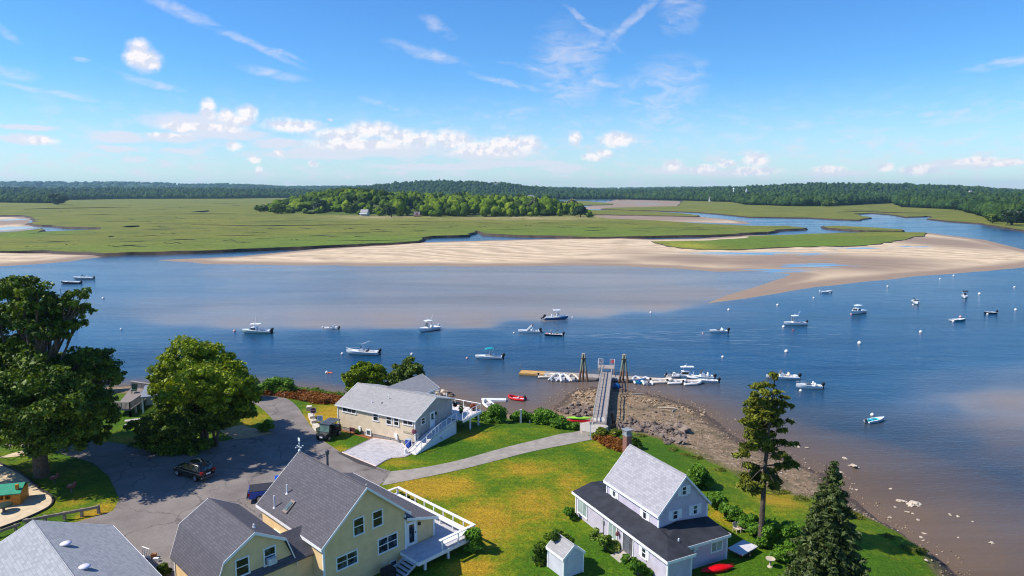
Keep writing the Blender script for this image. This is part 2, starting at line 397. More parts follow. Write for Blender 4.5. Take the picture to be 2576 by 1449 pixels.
RUST = leafmat('rusty_groundcover', [(.10, .04, .008, 1), (.24, .075, .012, 1), (.34, .15, .018, 1)], .2, .5)
FLOWER = leafmat('flowering_shrub', [(.05, .13, .01, 1), (.14, .24, .02, 1), (.55, .55, .12, 1)], .25)
SILVERG = leafmat('grey_green_leaves', [(.06, .10, .05, 1), (.13, .18, .09, 1), (.20, .25, .14, 1)])
# ---------------------------------------------------------------- ground, water, sand, marsh, hills
LW = 2.6                                 # height of the lawns above the water
rng0 = np.random.default_rng(7)
def sdist(P, poly):
    """signed distance (positive inside) of points P (n,2) to a closed polygon (m,2)"""
    P = np.asarray(P, float); poly = np.asarray(poly, float)
    d2 = np.full(len(P), 1e18); ins = np.zeros(len(P), bool); m = len(poly)
    for i in range(m):
        a, b = poly[i], poly[(i+1) % m]; e = b-a; w = P-a
        t = np.clip((w@e)/max(e@e, 1e-9), 0, 1); q = w-t[:, None]*e
        d2 = np.minimum(d2, (q*q).sum(1))
        c = ((a[1] <= P[:, 1]) != (b[1] <= P[:, 1]))
        with np.errstate(divide='ignore', invalid='ignore'):
            x = a[0]+(P[:, 1]-a[1])/(b[1]-a[1])*e[0]
        ins ^= c & (P[:, 0] < x)
    d = np.sqrt(d2); return np.where(ins, d, -d)
def wpoly(pts, z=0.): return np.array([W(x, y, z)[:2] for x, y in pts])
BACK = np.array([(220, 20), (220, -80), (-320, -80), (-320, 100)])
SHORE = np.vstack([wpoly([(-400,1000),(-100,985),(150,975),(330,970),(420,964),(560,966),(640,968),(750,978),(860,993),(980,985),(1080,985),(1130,1000),(1190,1020),(1215,1038),(1300,1041),(1390,1030),
    (1420,1005),(1440,985),(1490,974),(1530,976),(1590,984),(1640,992),(1700,1010),(1750,1026),(1785,1050),(1830,1085),(1870,1112),(1940,1142),(2010,1168),(2075,1195),(2110,1235),(2180,1290),(2260,1345),(2340,1400),(2400,1449),(2500,1560),(2650,1750)]), BACK])
TURF = np.vstack([wpoly([(-400,1020),(-100,1003),(150,995),(330,992),(500,985),(640,983),(750,993),(860,1008),(1000,1002),(1090,1008),(1150,1032),(1200,1052),(1300,1056),(1400,1060),(1470,1080),(1545,1090),(1610,1092),(1650,1103),(1700,1125),(1760,1152),(1840,1190),(1900,1228),(2000,1248),(2080,1262),
    (2150,1290),(2240,1330),(2310,1375),(2350,1449),(2430,1560),(2560,1750)], 1.8), BACK])
def sst(t): t = np.clip(t, 0, 1); return t*t*(3-2*t)
def gz_arr(P):
    dw, dg = sdist(P, SHORE), sdist(P, TURF)
    z = np.where(dg > 0, 1.9+(LW-1.9)*sst(dg/6), np.where(dw > 0, 1.9*np.clip(dw/np.maximum(dw-dg, .01), 0, 1)**.9, np.maximum(-2.2, dw*.07)))
    return z, dw, dg
def gz(x, y): return float(gz_arr(np.array([[x, y]]))[0][0])
def G(px, py):                           # the point of the ground seen at photo pixel px, py
    z = LW
    for _ in range(8):
        p = W(px, py, z); z = gz(p[0], p[1])
    return np.array([p[0], p[1], z])

# ---- ground: lawns and beach in one sheet
gx = np.arange(-130, 121, .8); gy = np.arange(14, 150, .8)
X, Y = np.meshgrid(gx, gy); Pg = np.stack([X.ravel(), Y.ravel()], 1)
Zg, DWg, DGg = gz_arr(Pg)
beach_n = np.sin(Pg[:, 0]*1.7+np.sin(Pg[:, 1]*1.1)*2)*np.sin(Pg[:, 1]*1.9+1)*.05
Zg = Zg+np.where(DGg < 0, beach_n, 0)
nx = len(gx); idx = np.arange(len(Pg)).reshape(X.shape)
fg = np.stack([idx[:-1, :-1], idx[:-1, 1:], idx[1:, 1:], idx[1:, :-1]], -1).reshape(-1, 4)
fg = fg[(Zg[fg].max(1) > -1.0)]
def blobs(P, lst, z=LW):
    a = np.zeros(len(P))
    for px, py, rx, ry, k in lst:
        c = W(px, py, z); ex = abs(W(px+rx, py, z)[0]-c[0]); ey = abs(W(px, py-ry, z)[1]-c[1])
        a = np.maximum(a, k*np.exp(-(((P[:, 0]-c[0])/ex)**2+((P[:, 1]-c[1])/ey)**2)))
    return a
DRY = [(1110,1225,110,28,1.),(1230,1300,90,60,.75),(1190,1430,60,22,1.),(1330,1180,120,30,.5),(1330,1270,100,60,.55),(1440,1230,60,70,.5),(820,1045,60,30,.8),(620,1065,50,30,.45),(1180,1095,60,14,.6),(250,1285,40,30,.9),
    (185,1265,40,20,.6),(1830,1300,60,30,.5),(1960,1250,60,25,.6),(1000,1165,60,10,.5),(850,1130,30,10,.6),(210,1190,30,12,.4),(1500,1120,60,15,.4),(2000,1230,50,14,.5),(2090,1440,40,30,.6),(80,1180,60,18,.6),(330,1105,60,14,.6),(2240,1370,50,30,.3)]
LUSH = [(1500,1400,160,60,.7),(1640,1130,60,20,.8),(1380,1410,80,40,.8),(2200,1430,120,60,1.),(120,1300,140,50,.6),(1300,1140,120,16,.8),(1900,1440,100,40,.7),(880,1110,40,14,.7),(860,1050,30,12,.4),(1120,1120,60,16,.7)]
g = NT('ground_turf_and_shingle')
aG, aW, aD, aL = g.attr('turf'), g.attr('shore'), g.attr('dry'), g.attr('lush')
nA, nB, nC = g.noise(.22, 5, .6), g.noise(1.3, 5, .65), g.noise(9, 4, .6)
dry = g.math('ADD', aD, g.math('MULTIPLY', g.math('SUBTRACT', nA, .5), 1.0)); dry = g.math('ADD', dry, g.math('MULTIPLY', g.math('SUBTRACT', nB, .5), .8))
dry = g.math('SUBTRACT', dry, g.math('MULTIPLY', aL, .35))
grass = g.mix(g.rng(dry, -.15, .3), (.050, .120, .004, 1), (.13, .172, .005, 1)); grass = g.mix(g.rng(dry, .12, .70), grass, (.33, .21, .014, 1))
grass = g.mix(1., grass, g.rng(nC, .25, .75, .5, 1.45), 'MULTIPLY')
grass = g.mix(1., grass, g.rng(g.noise(.9, 3, stretch=(.25, 2.2, 1), rot=R(25)), .3, .7, .88, 1.1), 'MULTIPLY')
grass = g.mix(g.math('MULTIPLY', g.rng(g.noise(2.1, 4, .6), .62, .72), g.rng(dry, .2, .6, .1, .75)), grass, (.36, .26, .10, 1))
pebv = g.N.new('ShaderNodeTexVoronoi'); g.K.new(g.tc.outputs['Object'], pebv.inputs['Vector']); pebv.inputs['Scale'].default_value = 2.6
peb = g.mix(g.rng(nB, .3, .7), (.175, .120, .075, 1), (.30, .205, .12, 1)); peb = g.mix(g.rng(pebv.outputs['Color'], .55, .9, 0, .6), peb, (.42, .33, .22, 1))
peb = g.mix(g.rng(g.noise(.5, 4), .5, .62, 0, .55), peb, (.10, .085, .045, 1))
wet = g.rng(g.math('ADD', aW, g.math('MULTIPLY', g.math('SUBTRACT', nB, .5), 3.)), 3.2, .2)
peb = g.mix(wet, peb, (.085, .060, .048, 1))
weed = g.rng(g.math('ADD', aG, g.math('MULTIPLY', g.math('SUBTRACT', nA, .5), 6.)), -2.2, .3)
peb = g.mix(g.math('MULTIPLY', weed, .8), peb, (.10, .11, .015, 1))
gm = g.rng(g.math('ADD', aG, g.math('MULTIPLY', g.math('SUBTRACT', nB, .5), 2.2)), -.35, .35)
g.col(g.mix(gm, peb, grass)).rough(.95); g.p.inputs['Specular IOR Level'].default_value = .15
g.bump(g.math('ADD', nC, g.math('MULTIPLY', pebv.outputs['Distance'], 1.2)), .55, .09)
ground = quick_mesh('ground', np.column_stack([Pg, Zg]), fg, g.mat, smooth=True, attrs=dict(turf=DGg, shore=DWg, dry=blobs(Pg, DRY), lush=blobs(Pg, LUSH)))
tag(structure(ground), 'green and straw coloured lawn falling to a brown shingle beach')

# ---- sheets laid on the ground
def resample(pts, n):
    pts = np.array(pts, float); d = np.r_[0, np.cumsum(np.linalg.norm(np.diff(pts, axis=0), axis=1))]
    t = np.linspace(0, d[-1], n); return np.stack([np.interp(t, d, pts[:, i]) for i in range(pts.shape[1])], 1)
def smooth_line(pts, it=2):
    pts = np.array(pts, float)
    for _ in range(it):
        q = [pts[0]]
        for a, b in zip(pts[:-1], pts[1:]): q += [a*.75+b*.25, a*.25+b*.75]
        pts = np.array(q+[pts[-1]])
    return pts
def strip(name, left, right, mat, dz=.03, n=60, m=6, th=.0, z=None):
    a = resample(smooth_line([(G(*p) if z is None else W(*p, z)) for p in left])[:, :2], n); b = resample(smooth_line([(G(*p) if z is None else W(*p, z)) for p in right])[:, :2], n)
    P = np.array([[a[i]*(1-j/m)+b[i]*j/m for j in range(m+1)] for i in range(n)]).reshape(-1, 2)
    zz = gz_arr(P)[0]+dz
    f = [[i*(m+1)+j, i*(m+1)+j+1, (i+1)*(m+1)+j+1, (i+1)*(m+1)+j] for i in range(n-1) for j in range(m)]
    return quick_mesh(name, np.column_stack([P, zz]), f, mat)
def flat(name, outline, mat, z, holes=(), smooth=0):
    loops = [[Vector((p[0], p[1], 0)) for p in (smooth_line(list(l)+[l[0]], smooth)[:-1] if smooth else l)] for l in [outline, *holes]]
    tri = tessellate_polygon(loops); vs = [(v.x, v.y, z) for l in loops for v in l]
    mb = MB(); mb.v = vs
    for t in tri:
        a, b, c = [Vector(vs[i]) for i in t]
        mb.f.append(tuple(t) if (b-a).cross(c-a).z > 0 else tuple(reversed(t))); mb.m.append(0)
    return mb.build(name, mat)
asp = NT('asphalt'); n_ = asp.noise(.35, 5); n2_ = asp.noise(14, 3)
c_ = asp.mix(asp.rng(n_, .3, .7), (.165, .140, .128, 1), (.235, .205, .185, 1)); c_ = asp.mix(1., c_, asp.rng(n2_, .25, .75, .75, 1.2), 'MULTIPLY')
c_ = asp.mix(asp.rng(asp.noise(.12, 4, stretch=(1, .25, 1), rot=R(40)), .5, .7, 0, .4), c_, (.26, .225, .19, 1))

vor = asp.N.new('ShaderNodeTexVoronoi'); vor.feature = 'DISTANCE_TO_EDGE'; vor.inputs['Scale'].default_value = .16
wv_ = asp.N.new('ShaderNodeVectorMath'); wv_.operation = 'MULTIPLY_ADD'; asp.K.new(asp.noise(.5, 4, out=1), wv_.inputs[0]); wv_.inputs[1].default_value = (3.2, 3.2, 0); asp.K.new(asp.tc.outputs['Object'], wv_.inputs[2]); asp.K.new(wv_.outputs[0], vor.inputs['Vector'])
c_ = asp.mix(asp.rng(vor.outputs['Distance'], .004, .016, .6, 0.), c_, (.07, .062, .058, 1))
c_ = asp.mix(asp.rng(asp.noise(.9, 3), .68, .74, 0, .45), c_, (.10, .09, .085, 1))
asp.col(c_).rough(.92); asp.bump(n2_, .15, .02)
PATHM = plain('path_asphalt', (.30, .265, .225, 1), .92, .14, 1.2, bump=.1)
DARKA = plain('fresh_asphalt', (.055, .05, .05, 1), .9, .15)
SANDP = plain('playground_sand', (.60, .475, .315, 1), .95, .12, 1.5, bump=.25)
DIRT = plain('bare_dirt', (.46, .30, .16, 1), .95, .15, 1.5, bump=.2)
MULCH = plain('bark_mulch', (.22, .085, .028, 1), .95, .35, 4, bump=.4)
lot = [G(*p) for p in [(960,1215),(1000,1205),(985,1186),(940,1172),(860,1140),(815,1110),(790,1080),(690,1060),(640,1095),(560,1110),(420,1130),(330,1120),(255,1110),(150,1115),(60,1095),(-300,1080),(-300,1125),(60,1122),(150,1140),(235,1165),(275,1200),(300,1255),(285,1285),(240,1300),(150,1325),(20,1390),(-100,1500),(100,1640),(420,1720),(640,1500),(900,1300)]]
structure(flat('parking_lot', [p[:2] for p in lot], asp.mat, LW+.012))
structure(strip('shore_road', [(700,1075),(690,1060),(668,1035),(640,1015),(610,1000),(560,990)], [(815,1112),(790,1085),(763,1045),(745,1018),(700,993),(620,976)], asp.mat, .024, 60))
structure(strip('footpath', [(985,1186),(1060,1178),(1160,1158),(1260,1128),(1370,1102),(1430,1090),(1462,1083)], [(960,1222),(1060,1203),(1160,1182),(1260,1156),(1340,1135),(1420,1120),(1492,1106)], PATHM, .03, 70))
structure(strip('dirt_patch', [(610,1070),(575,1075),(545,1080)], [(690,1090),(640,1100),(590,1105)], DIRT, .018, 14))
# brick patio with its asphalt apron
pv = NT('patio_pavers'); br = pv.N.new('ShaderNodeTexBrick'); pv.K.new(pv.tc.outputs['UV'], br.inputs['Vector']); br.inputs['Scale'].default_value = 1
br.inputs['Brick Width'].default_value = .42; br.inputs['Row Height'].default_value = .28; br.inputs['Mortar Size'].default_value = .012
br.inputs['Color1'].default_value = (.50, .48, .49, 1); br.inputs['Color2'].default_value = (.36, .35, .37, 1); br.inputs['Mortar'].default_value = (.22, .2, .2, 1)
pv.col(pv.mix(pv.rng(pv.noise(1.2, 4), .35, .7, 0, .5), br.outputs['Color'], (.55, .52, .52, 1))).rough(.9)
patio = [(861,1139),(938,1103),(1010,1114),(1036,1142),(1020,1150),(985,1153),(968,1160),(946,1174)]
o = flat('patio', [G(*p)[:2] for p in patio], pv.mat, LW+.045); structure(o)
mb = MB(); pp = [G(*p) for p in patio]; pp = [Vector((p[0], p[1], LW)) for p in pp]
edge = plain('patio_edging', (.62, .48, .42, 1), .9, .1)
for a, b in list(zip(pp, pp[1:]+pp[:1])): mb.tube([a+Vector((0, 0, .05)), b+Vector((0, 0, .05))], .07, 4)
e_ = mb.build('patio_edging', edge); structure(e_)
structure(flat('asphalt_apron', [G(*p)[:2] for p in [(848,1139),(862,1137),(948,1172),(945,1180),(900,1166)]], DARKA, LW+.026))
# mulch bed along the beige house, playground sand
structure(strip('mulch_bed', [(852,1075),(920,1092),(1010,1112)], [(862,1086),(918,1102),(1000,1124)], MULCH, .03, 30, 3))
sand_o = [(-260,1290),(-260,1180),(-40,1150),(20,1175),(60,1195),(100,1232),(128,1245),(136,1258),(128,1275),(100,1290),(50,1312),(0,1330),(-150,1390)]
structure(flat('playground_sand', smooth_line([G(*p)[:2] for p in sand_o]), SANDP, LW+.02))
structure(flat('swing_sand', smooth_line([G(*p)[:2] for p in [(-40,1150),(15,1152),(60,1146),(120,1140),(128,1130),(100,1125),(50,1135),(0,1150)]]), SANDP, LW+.022))
mb = MB(); l = smooth_line([G(*p) for p in sand_o[2:-1]]); l[:, 2] = LW+.05
mb.tube(l, .12, 6); structure(mb.build('sand_border', plain('rubber_edging', (.03, .03, .03, 1), .8)))

# ---- water: one sheet to the horizon, coloured by the depth of the bed below it
ctl = [ # photo x, y, depth (0 dry sand showing through .. 1 deep channel)
 (0,650,.5),(0,680,.72),(150,680,.75),(300,668,.6),(330,645,.7),(600,634,.75),(900,616,.75),(1150,600,.75),(1400,592,.7),(1700,598,.7),(1900,587,.75),(2050,580,.75),(400,690,.62),(300,720,.75),(450,720,.68),(600,690,.45),(600,730,.5),(800,690,.42),(800,740,.42),(1000,690,.32),(1000,740,.3),(1200,700,.24),(1200,750,.24),(1400,700,.22),(1400,760,.22),(1600,710,.2),(1600,750,.16),
 (1750,740,.12),(1750,700,.28),(1850,700,.42),(1930,695,.4),(1500,680,.2),(250,770,.55),(400,770,.45),(600,780,.32),(800,790,.24),(1000,795,.16),(1200,800,.12),(1350,795,.12),(1500,785,.14),(1650,772,.12),(1200,815,.10),(1000,814,.12),(800,812,.16),(600,812,.22),(450,805,.34),
 (300,830,.75),(450,840,.85),(600,850,.97),(800,848,1.),(1000,842,1.),(1200,840,.95),(1300,820,.75),(1450,815,.75),(1600,800,.75),(1750,790,.72),(1900,770,.75),(100,760,.8),(100,850,.9),(300,900,1.),(500,900,1.),(700,900,1.),(900,900,1.),(1100,900,1.),(1300,880,1.),(1500,870,.98),(1700,850,.96),(1900,830,.92),
 (2100,800,.9),(2300,780,.9),(2500,760,.9),(2000,760,.85),(2200,730,.88),(2400,705,.88),(2570,690,.85),(2100,860,.95),(2300,840,.95),(2500,820,.95),(1900,900,1.),(2100,920,1.),(2300,900,.95),(2500,890,.85),(1700,930,1.),(1400,940,.9),(1500,915,1.),(2000,980,.9),(2200,980,.8),(2400,960,.62),(2570,950,.5),
 (700,950,.72),(900,950,.75),(1100,950,.78),(1250,960,.62),(1150,985,.4),(1300,1000,.28),(1400,985,.4),(1250,1030,.10),(1350,1030,.12),(750,970,.42),(450,950,.85),(300,950,.85),(1600,965,.7),(1700,985,.5),(1800,1010,.6),(1850,1050,.5),(1750,1015,.2),(1820,1075,.2),
 (1950,1060,.62),(1950,1110,.45),(2050,1130,.62),(2100,1090,.72),(2250,1090,.7),(2400,1120,.62),(2000,1155,.12),(2100,1180,.3),(2200,1200,.5),(2350,1200,.62),(2500,1200,.62),(2570,1150,.5),(2450,1020,.3),(2540,1010,.2),(2560,1060,.25),(2380,1030,.55),(2550,1100,.35),(2150,1240,.03),(2250,1250,.10),(2300,1300,.04),(2400,1300,.16),(2500,1300,.36),(2570,1280,.5),(2400,1380,.04),(2500,1400,.08),(2570,1380,.2),(2200,1210,.2),(2350,1250,.22),(2450,1340,.12),(2200,1280,.04),(2480,1449,.05),(2570,1440,.15),(2100,1210,.1),(2650,1600,.2),(2300,1340,.05),
 (2000,550,.8),(2300,570,.85),(2570,590,.8),(1900,545,.7),(1700,540,.6),(2450,580,.85),(2570,610,.7),(1600,515,.6),(2300,550,.65),(2200,545,.5),(60,575,.4),(170,578,.6),(340,570,.6),(2576,560,.5)]
rows = [28.]
while rows[-1] < 9000: rows.append(rows[-1]*1.011+.05)
rows = np.array(rows); cols = np.linspace(-1.25, 1.25, 321)
cx, cy = np.meshgrid(cols, rows); PW = np.stack([(cx*cy).ravel(), cy.ravel()], 1)
cw = np.array([W(x, y)[:2] for x, y, d in ctl]); cd = np.array([c[2] for c in ctl])
lq = np.stack([PW[:, 0]/PW[:, 1], np.log(PW[:, 1])*1.1], 1); lc = np.stack([cw[:, 0]/cw[:, 1], np.log(cw[:, 1])*1.1], 1)
num = np.zeros(len(lq)); den = np.zeros(len(lq))
for c, d in zip(lc, cd):
    w = 1/((lq[:, 0]-c[0])**2*1.4+((lq[:, 1]-c[1])*1.0)**2+.0006)**1.8; num += w*d; den += w
dep = num/den
sdW = sdist(PW, SHORE); kR = np.clip((PW[:, 0]-15)/15, 0, 1)*np.clip((102-PW[:, 1])/28, 0, 1); kL = np.clip((-12-PW[:, 0])/14, 0, 1)
bl = lambda m, l, r_: m+(l-m)*kL+(r_-m)*kR
dep = np.minimum(dep, np.clip((-sdW+.2)/bl(15, 8, 34), 0, 1)*.8+np.clip((-sdW-bl(8, 4, 18))/bl(18, 12, 32), 0, 1))
idx = np.arange(len(PW)).reshape(cx.shape)
fw = np.stack([idx[:-1, :-1], idx[:-1, 1:], idx[1:, 1:], idx[1:, :-1]], -1).reshape(-1, 4); fw = fw[~(sdW[fw] > 5).all(1)]
w_ = NT('tidal_water'); d_ = w_.attr('depth')
d_ = w_.math('ADD', d_, w_.math('MULTIPLY', w_.math('SUBTRACT', w_.noise(.045, 5, .6, stretch=(.5, 1.6, 1)), .5), .22))
wc = w_.ramp(d_, [(0., (.235, .180, .135, 1)), (.16, (.215, .180, .160, 1)), (.34, (.165, .165, .175, 1)), (.55, (.070, .110, .165, 1)), (.80, (.018, .074, .145, 1)), (1., (.006, .046, .108, 1))])
wc = w_.mix(w_.attr('mud'), wc, w_.ramp(d_, [(0., (.145, .100, .068, 1)), (.3, (.108, .086, .076, 1)), (.7, (.035, .06, .09, 1)), (1., (.008, .045, .10, 1))]))
wc = w_.mix(1., wc, w_.rng(w_.noise(.03, 5, .6, stretch=(.22, 1.5, 1), rot=R(-4), dis=.8), .3, .7, .82, 1.18), 'MULTIPLY')
w_.col(wc).rough(w_.rng(w_.noise(.03, 3, stretch=(.4, 1, 1)), .35, .65, .10, .2)); w_.p.inputs['IOR'].default_value = 1.33; w_.p.inputs['Specular IOR Level'].default_value = .20; w_.K.new(w_.rng(d_, .0, .5, .035, .20), w_.p.inputs['Specular IOR Level'])
geo = w_.N.new('ShaderNodeNewGeometry')
h1 = w_.noise(1.4, 3, .6, stretch=(.7, 1.5, 1)); h2 = w_.noise(.22, 3, .5, stretch=(.5, 1.4, 1)); h3 = w_.noise(5, 2, .5)
hh = w_.math('ADD', w_.math('MULTIPLY', h1, .5), w_.math('MULTIPLY', h2, .9)); hh = w_.math('ADD', hh, w_.math('MULTIPLY', h3, .12))
# the wake of the dark skiff: two diverging trains of ripples astern
w_.bump(hh, .36, .35)
water = quick_mesh('water', np.column_stack([PW, np.zeros(len(PW))]), fw, w_.mat, attrs=dict(depth=dep, mud=np.clip(1-(-sdW-bl(10, 4, 30))/bl(22, 12, 55), 0, 1)))
tag(structure(water), 'blue tidal river water over pale shoals')
sb = MB(); sb.poly([(-2500, -100, -2.4), (2500, -100, -2.4), (12000, 9500, -2.4), (-12000, 9500, -2.4)]); structure(sb.build('seabed', plain('sea_bed', (.10, .085, .07, 1), .95)))

# the wake of the dark skiff: thin foam lines spreading astern
wk = MB(); c0 = W(1415, 845, 0); rw = random.Random(3)
for sgn, slope, l0, l1 in ((1,.16,0,26),(-1,.16,0,30),(1,.10,6,44),(-1,.11,10,40),(1,.05,2,34),(-1,.04,14,55),(1,.19,12,30),(-1,.18,20,48),(1,.13,24,60),(1,.02,30,62)):
    t0 = l0
    while t0 < l1:
        t1 = t0+rw.uniform(2.5, 7); w0 = rw.uniform(.05, .12); pts = [(c0[0]+u, c0[1]+sgn*slope*u*(1+.004*u)+.25*math.sin(u*.5+sgn), .012) for u in np.linspace(t0, t1, 6)]
        wk.add([(x, y+w0*(i not in (0, 5)), z) for i, (x, y, z) in enumerate(pts)]+[(x, y-w0*(i not in (0, 5)), z) for i, (x, y, z) in enumerate(pts)], [(i+6, i+7, i+1, i) for i in range(5)]); t0 = t1+rw.uniform(.5, 3)
fo = NT('wake_foam'); fo.col((.55, .62, .68, 1)).rough(.4); fo.p.inputs['Alpha'].default_value = .38
o = wk.build('wake', fo.mat); o['kind'] = 'stuff'; o['label'] = 'pale ripples of a wake spreading behind the dark skiff'

# ---- sand bars
sandm = NT('sandbar'); aw = sandm.attr('wet'); 
n1 = sandm.noise(.12, 5, .6, stretch=(1, 2.2, 1)); n2 = sandm.noise(.9, 4, .6)
wetf = sandm.rng(sandm.math('ADD', aw, sandm.math('MULTIPLY', sandm.math('SUBTRACT', n1, .5), .7)), .25, .85)
sc = sandm.mix(sandm.rng(n1, .3, .7), (.52, .385, .24, 1), (.68, .525, .345, 1)); sc = sandm.mix(wetf, sc, (.285, .205, .145, 1))
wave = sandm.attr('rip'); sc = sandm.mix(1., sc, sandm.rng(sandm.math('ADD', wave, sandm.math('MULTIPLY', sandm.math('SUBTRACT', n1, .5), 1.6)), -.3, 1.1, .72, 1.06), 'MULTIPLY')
pud = sandm.rng(sandm.math('ADD', sandm.attr('puddle'), sandm.math('MULTIPLY', sandm.math('SUBTRACT', sandm.noise(.16, 5, .65, stretch=(.35, 2., 1)), .5), 2.2)), .72, .86)
sc = sandm.mix(pud, sc, (.16, .26, .33, 1))
sandm.col(sc); sandm.rough(sandm.mix(pud, (.9, .9, .9, 1), (.08, .08, .08, 1))); sandm.bump(n2, .25, .06)
def warp(x, y): return np.sin(x*.05+np.sin(y*.06)*1.5)*9+np.sin(x*.021+1.)*14+np.sin(x*.11+y*.05)*2.5
def bar(name, pts, hmax, slope, wet, pud, label):
    poly = wpoly(pts)
    # the upper and lower edges wander a little
    q = []
    for i in range(len(poly)):
        a, b = poly[i], poly[(i+1) % len(poly)]; n = max(1, int(np.linalg.norm(b-a)/9))
        for k in range(n):
            p = a+(b-a)*k/n; j = (math.sin(p[0]*.31+p[1]*.17)+math.sin(p[0]*.13-p[1]*.41))*.9; q.append(p+np.array([j*.6, j]))
    poly = np.array(q)
    y0, y1 = poly[:, 1].min()-6, poly[:, 1].max()+6; s = poly[:, 0]/poly[:, 1]
    r = [y0]
    while r[-1] < y1: r.append(r[-1]*1.0035)
    c = np.linspace(s.min()-.02, s.max()+.02, int((s.max()-s.min())/.004))
    A, B = np.meshgrid(c, np.array(r)); P = np.stack([(A*B).ravel(), B.ravel()], 1)
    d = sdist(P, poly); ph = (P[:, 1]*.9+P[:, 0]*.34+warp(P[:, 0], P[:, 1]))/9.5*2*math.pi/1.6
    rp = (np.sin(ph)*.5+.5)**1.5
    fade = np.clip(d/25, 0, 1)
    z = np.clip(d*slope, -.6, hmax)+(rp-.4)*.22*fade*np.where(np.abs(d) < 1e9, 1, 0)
    i2 = np.arange(len(P)).reshape(A.shape); f = np.stack([i2[:-1, :-1], i2[:-1, 1:], i2[1:, 1:], i2[1:, :-1]], -1).reshape(-1, 4)
    f = f[z[f].max(1) > -.3]
    wv = blobs(P, wet, 0); wv = np.maximum(wv, np.clip(1-d/20, 0, 1)*1.15)
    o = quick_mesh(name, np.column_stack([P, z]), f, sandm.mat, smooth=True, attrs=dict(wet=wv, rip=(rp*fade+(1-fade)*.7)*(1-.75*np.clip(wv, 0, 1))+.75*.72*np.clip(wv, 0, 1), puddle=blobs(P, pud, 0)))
    return tag(structure(o), label)
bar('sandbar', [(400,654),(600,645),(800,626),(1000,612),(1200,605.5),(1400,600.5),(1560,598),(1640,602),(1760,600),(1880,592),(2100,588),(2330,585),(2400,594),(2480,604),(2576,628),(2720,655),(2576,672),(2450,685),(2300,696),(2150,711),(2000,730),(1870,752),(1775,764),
    (1830,742),(1900,722),(1975,697),(1990,690),(1900,683),(1800,684),(1700,675),(1500,668),(1300,670),(1100,670),(900,669),(700,667),(520,664)], .7, .03,
    [(2050,662,380,26,1.),(2350,610,160,22,.9),(1600,640,160,20,.55),(1900,700,140,20,.8),(1750,655,200,16,.9),(1500,660,200,9,.7),(2450,640,120,16,.2)],
    [(1900,641,280,6,1.05),(2150,628,150,5,.85),(2050,672,170,8,.95),(1950,682,130,7,.95),(2300,623,70,4,.85)], 'long rippled pale sandbar laid bare by the tide')
bar('sandbank', [(-200,632),(0,633),(150,637),(285,642),(180,657),(100,664),(0,670),(-200,676)], .7, .05, [(0,668,200,4,.4)], [], 'white sandbank tip below the marsh')
bar('mudflat', [(-60,546),(60,545),(82,552),(70,562),(110,570),(60,580),(-60,585)], .4, .012, [(0,560,120,30,1.2)], [(20,575,90,9,1.1),(40,553,60,5,1.)], 'pale mud of a drained creek in the marsh')
bar('creek_mud', [(1470,553),(1500,541),(1640,540),(1760,545),(1870,556),(1890,564),(1760,560),(1640,556)], .4, .008, [(1600,545,300,12,1.)], [], 'brown mud beside the far creek')
bar('far_mudflat', [(1450,527),(1560,500),(1640,497),(1720,508),(1700,520),(1600,524)], .4, .004, [(1600,510,300,20,1.)], [(1620,512,100,8,.7)], 'dark wet mud at the head of the estuary')

# ---- salt marsh: flat grass tables with steep mud banks, cut by creeks
mm = NT('marsh_grass'); n1 = mm.noise(.012, 5, .6, stretch=(1, 1.6, 1)); n2 = mm.noise(.09, 5, .65, stretch=(.7, 1.4, 1)); n3 = mm.noise(.5, 4, .6)
mc_ = mm.mix(mm.rng(n1, .35, .65), (.088, .120, .004, 1), (.165, .172, .010, 1)); mc_ = mm.mix(mm.rng(n2, .35, .7, 0, .75), mc_, (.20, .185, .025, 1))
mc_ = mm.mix(mm.math('MULTIPLY', mm.attr('vivid'), mm.rng(n2, .25, .6, .35, 1.)), mc_, (.105, .185, .006, 1))
mc_ = mm.mix(mm.attr('yellow'), mc_, (.30, .29, .02, 1)); mc_ = mm.mix(mm.math('MULTIPLY', mm.attr('straw'), mm.rng(n2, .3, .6)), mc_, (.42, .33, .16, 1))
mc_ = mm.mix(1., mc_, mm.rng(n3, .25, .75, .68, 1.25), 'MULTIPLY')
mc_ = mm.mix(mm.rng(mm.noise(.035, 5, .65, stretch=(.6, 2.4, 1), dis=1.2), .55, .62, 0, .7), mc_, (.065, .085, .012, 1))
mm.col(mc_).rough(.95); mm.bump(n3, .6, .5)
MUD = plain('marsh_mud', (.050, .034, .024, 1), .8, .45, .25, bump=.4)
VIV = [(1450,585,420,14,.75),(900,612,420,20,.9),(300,625,300,12,.6),(2000,608,330,22,1.),(60,590,90,12,1.)]
YEL = [(1740,618,60,9,.85),(1690,610,30,5,.6),(2290,592,40,6,.3)]
STR = [(960,546,120,5,.9),(1330,549,200,4.5,.9),(1480,546,60,4,.7)]
def jag(poly, step, amp, seed):
    r = np.random.default_rng(seed); q = []
    for i in range(len(poly)):
        a, b = np.array(poly[i]), np.array(poly[(i+1) % len(poly)]); L_ = np.linalg.norm(b-a); n = max(1, min(60, int(L_/step))); e = (b-a)/max(L_, 1e-6); nr = np.array([-e[1], e[0]])
        for k in range(n): q.append(a+(b-a)*k/n+nr*(r.random()-.5)*amp*(1 if k else .3))
    return q
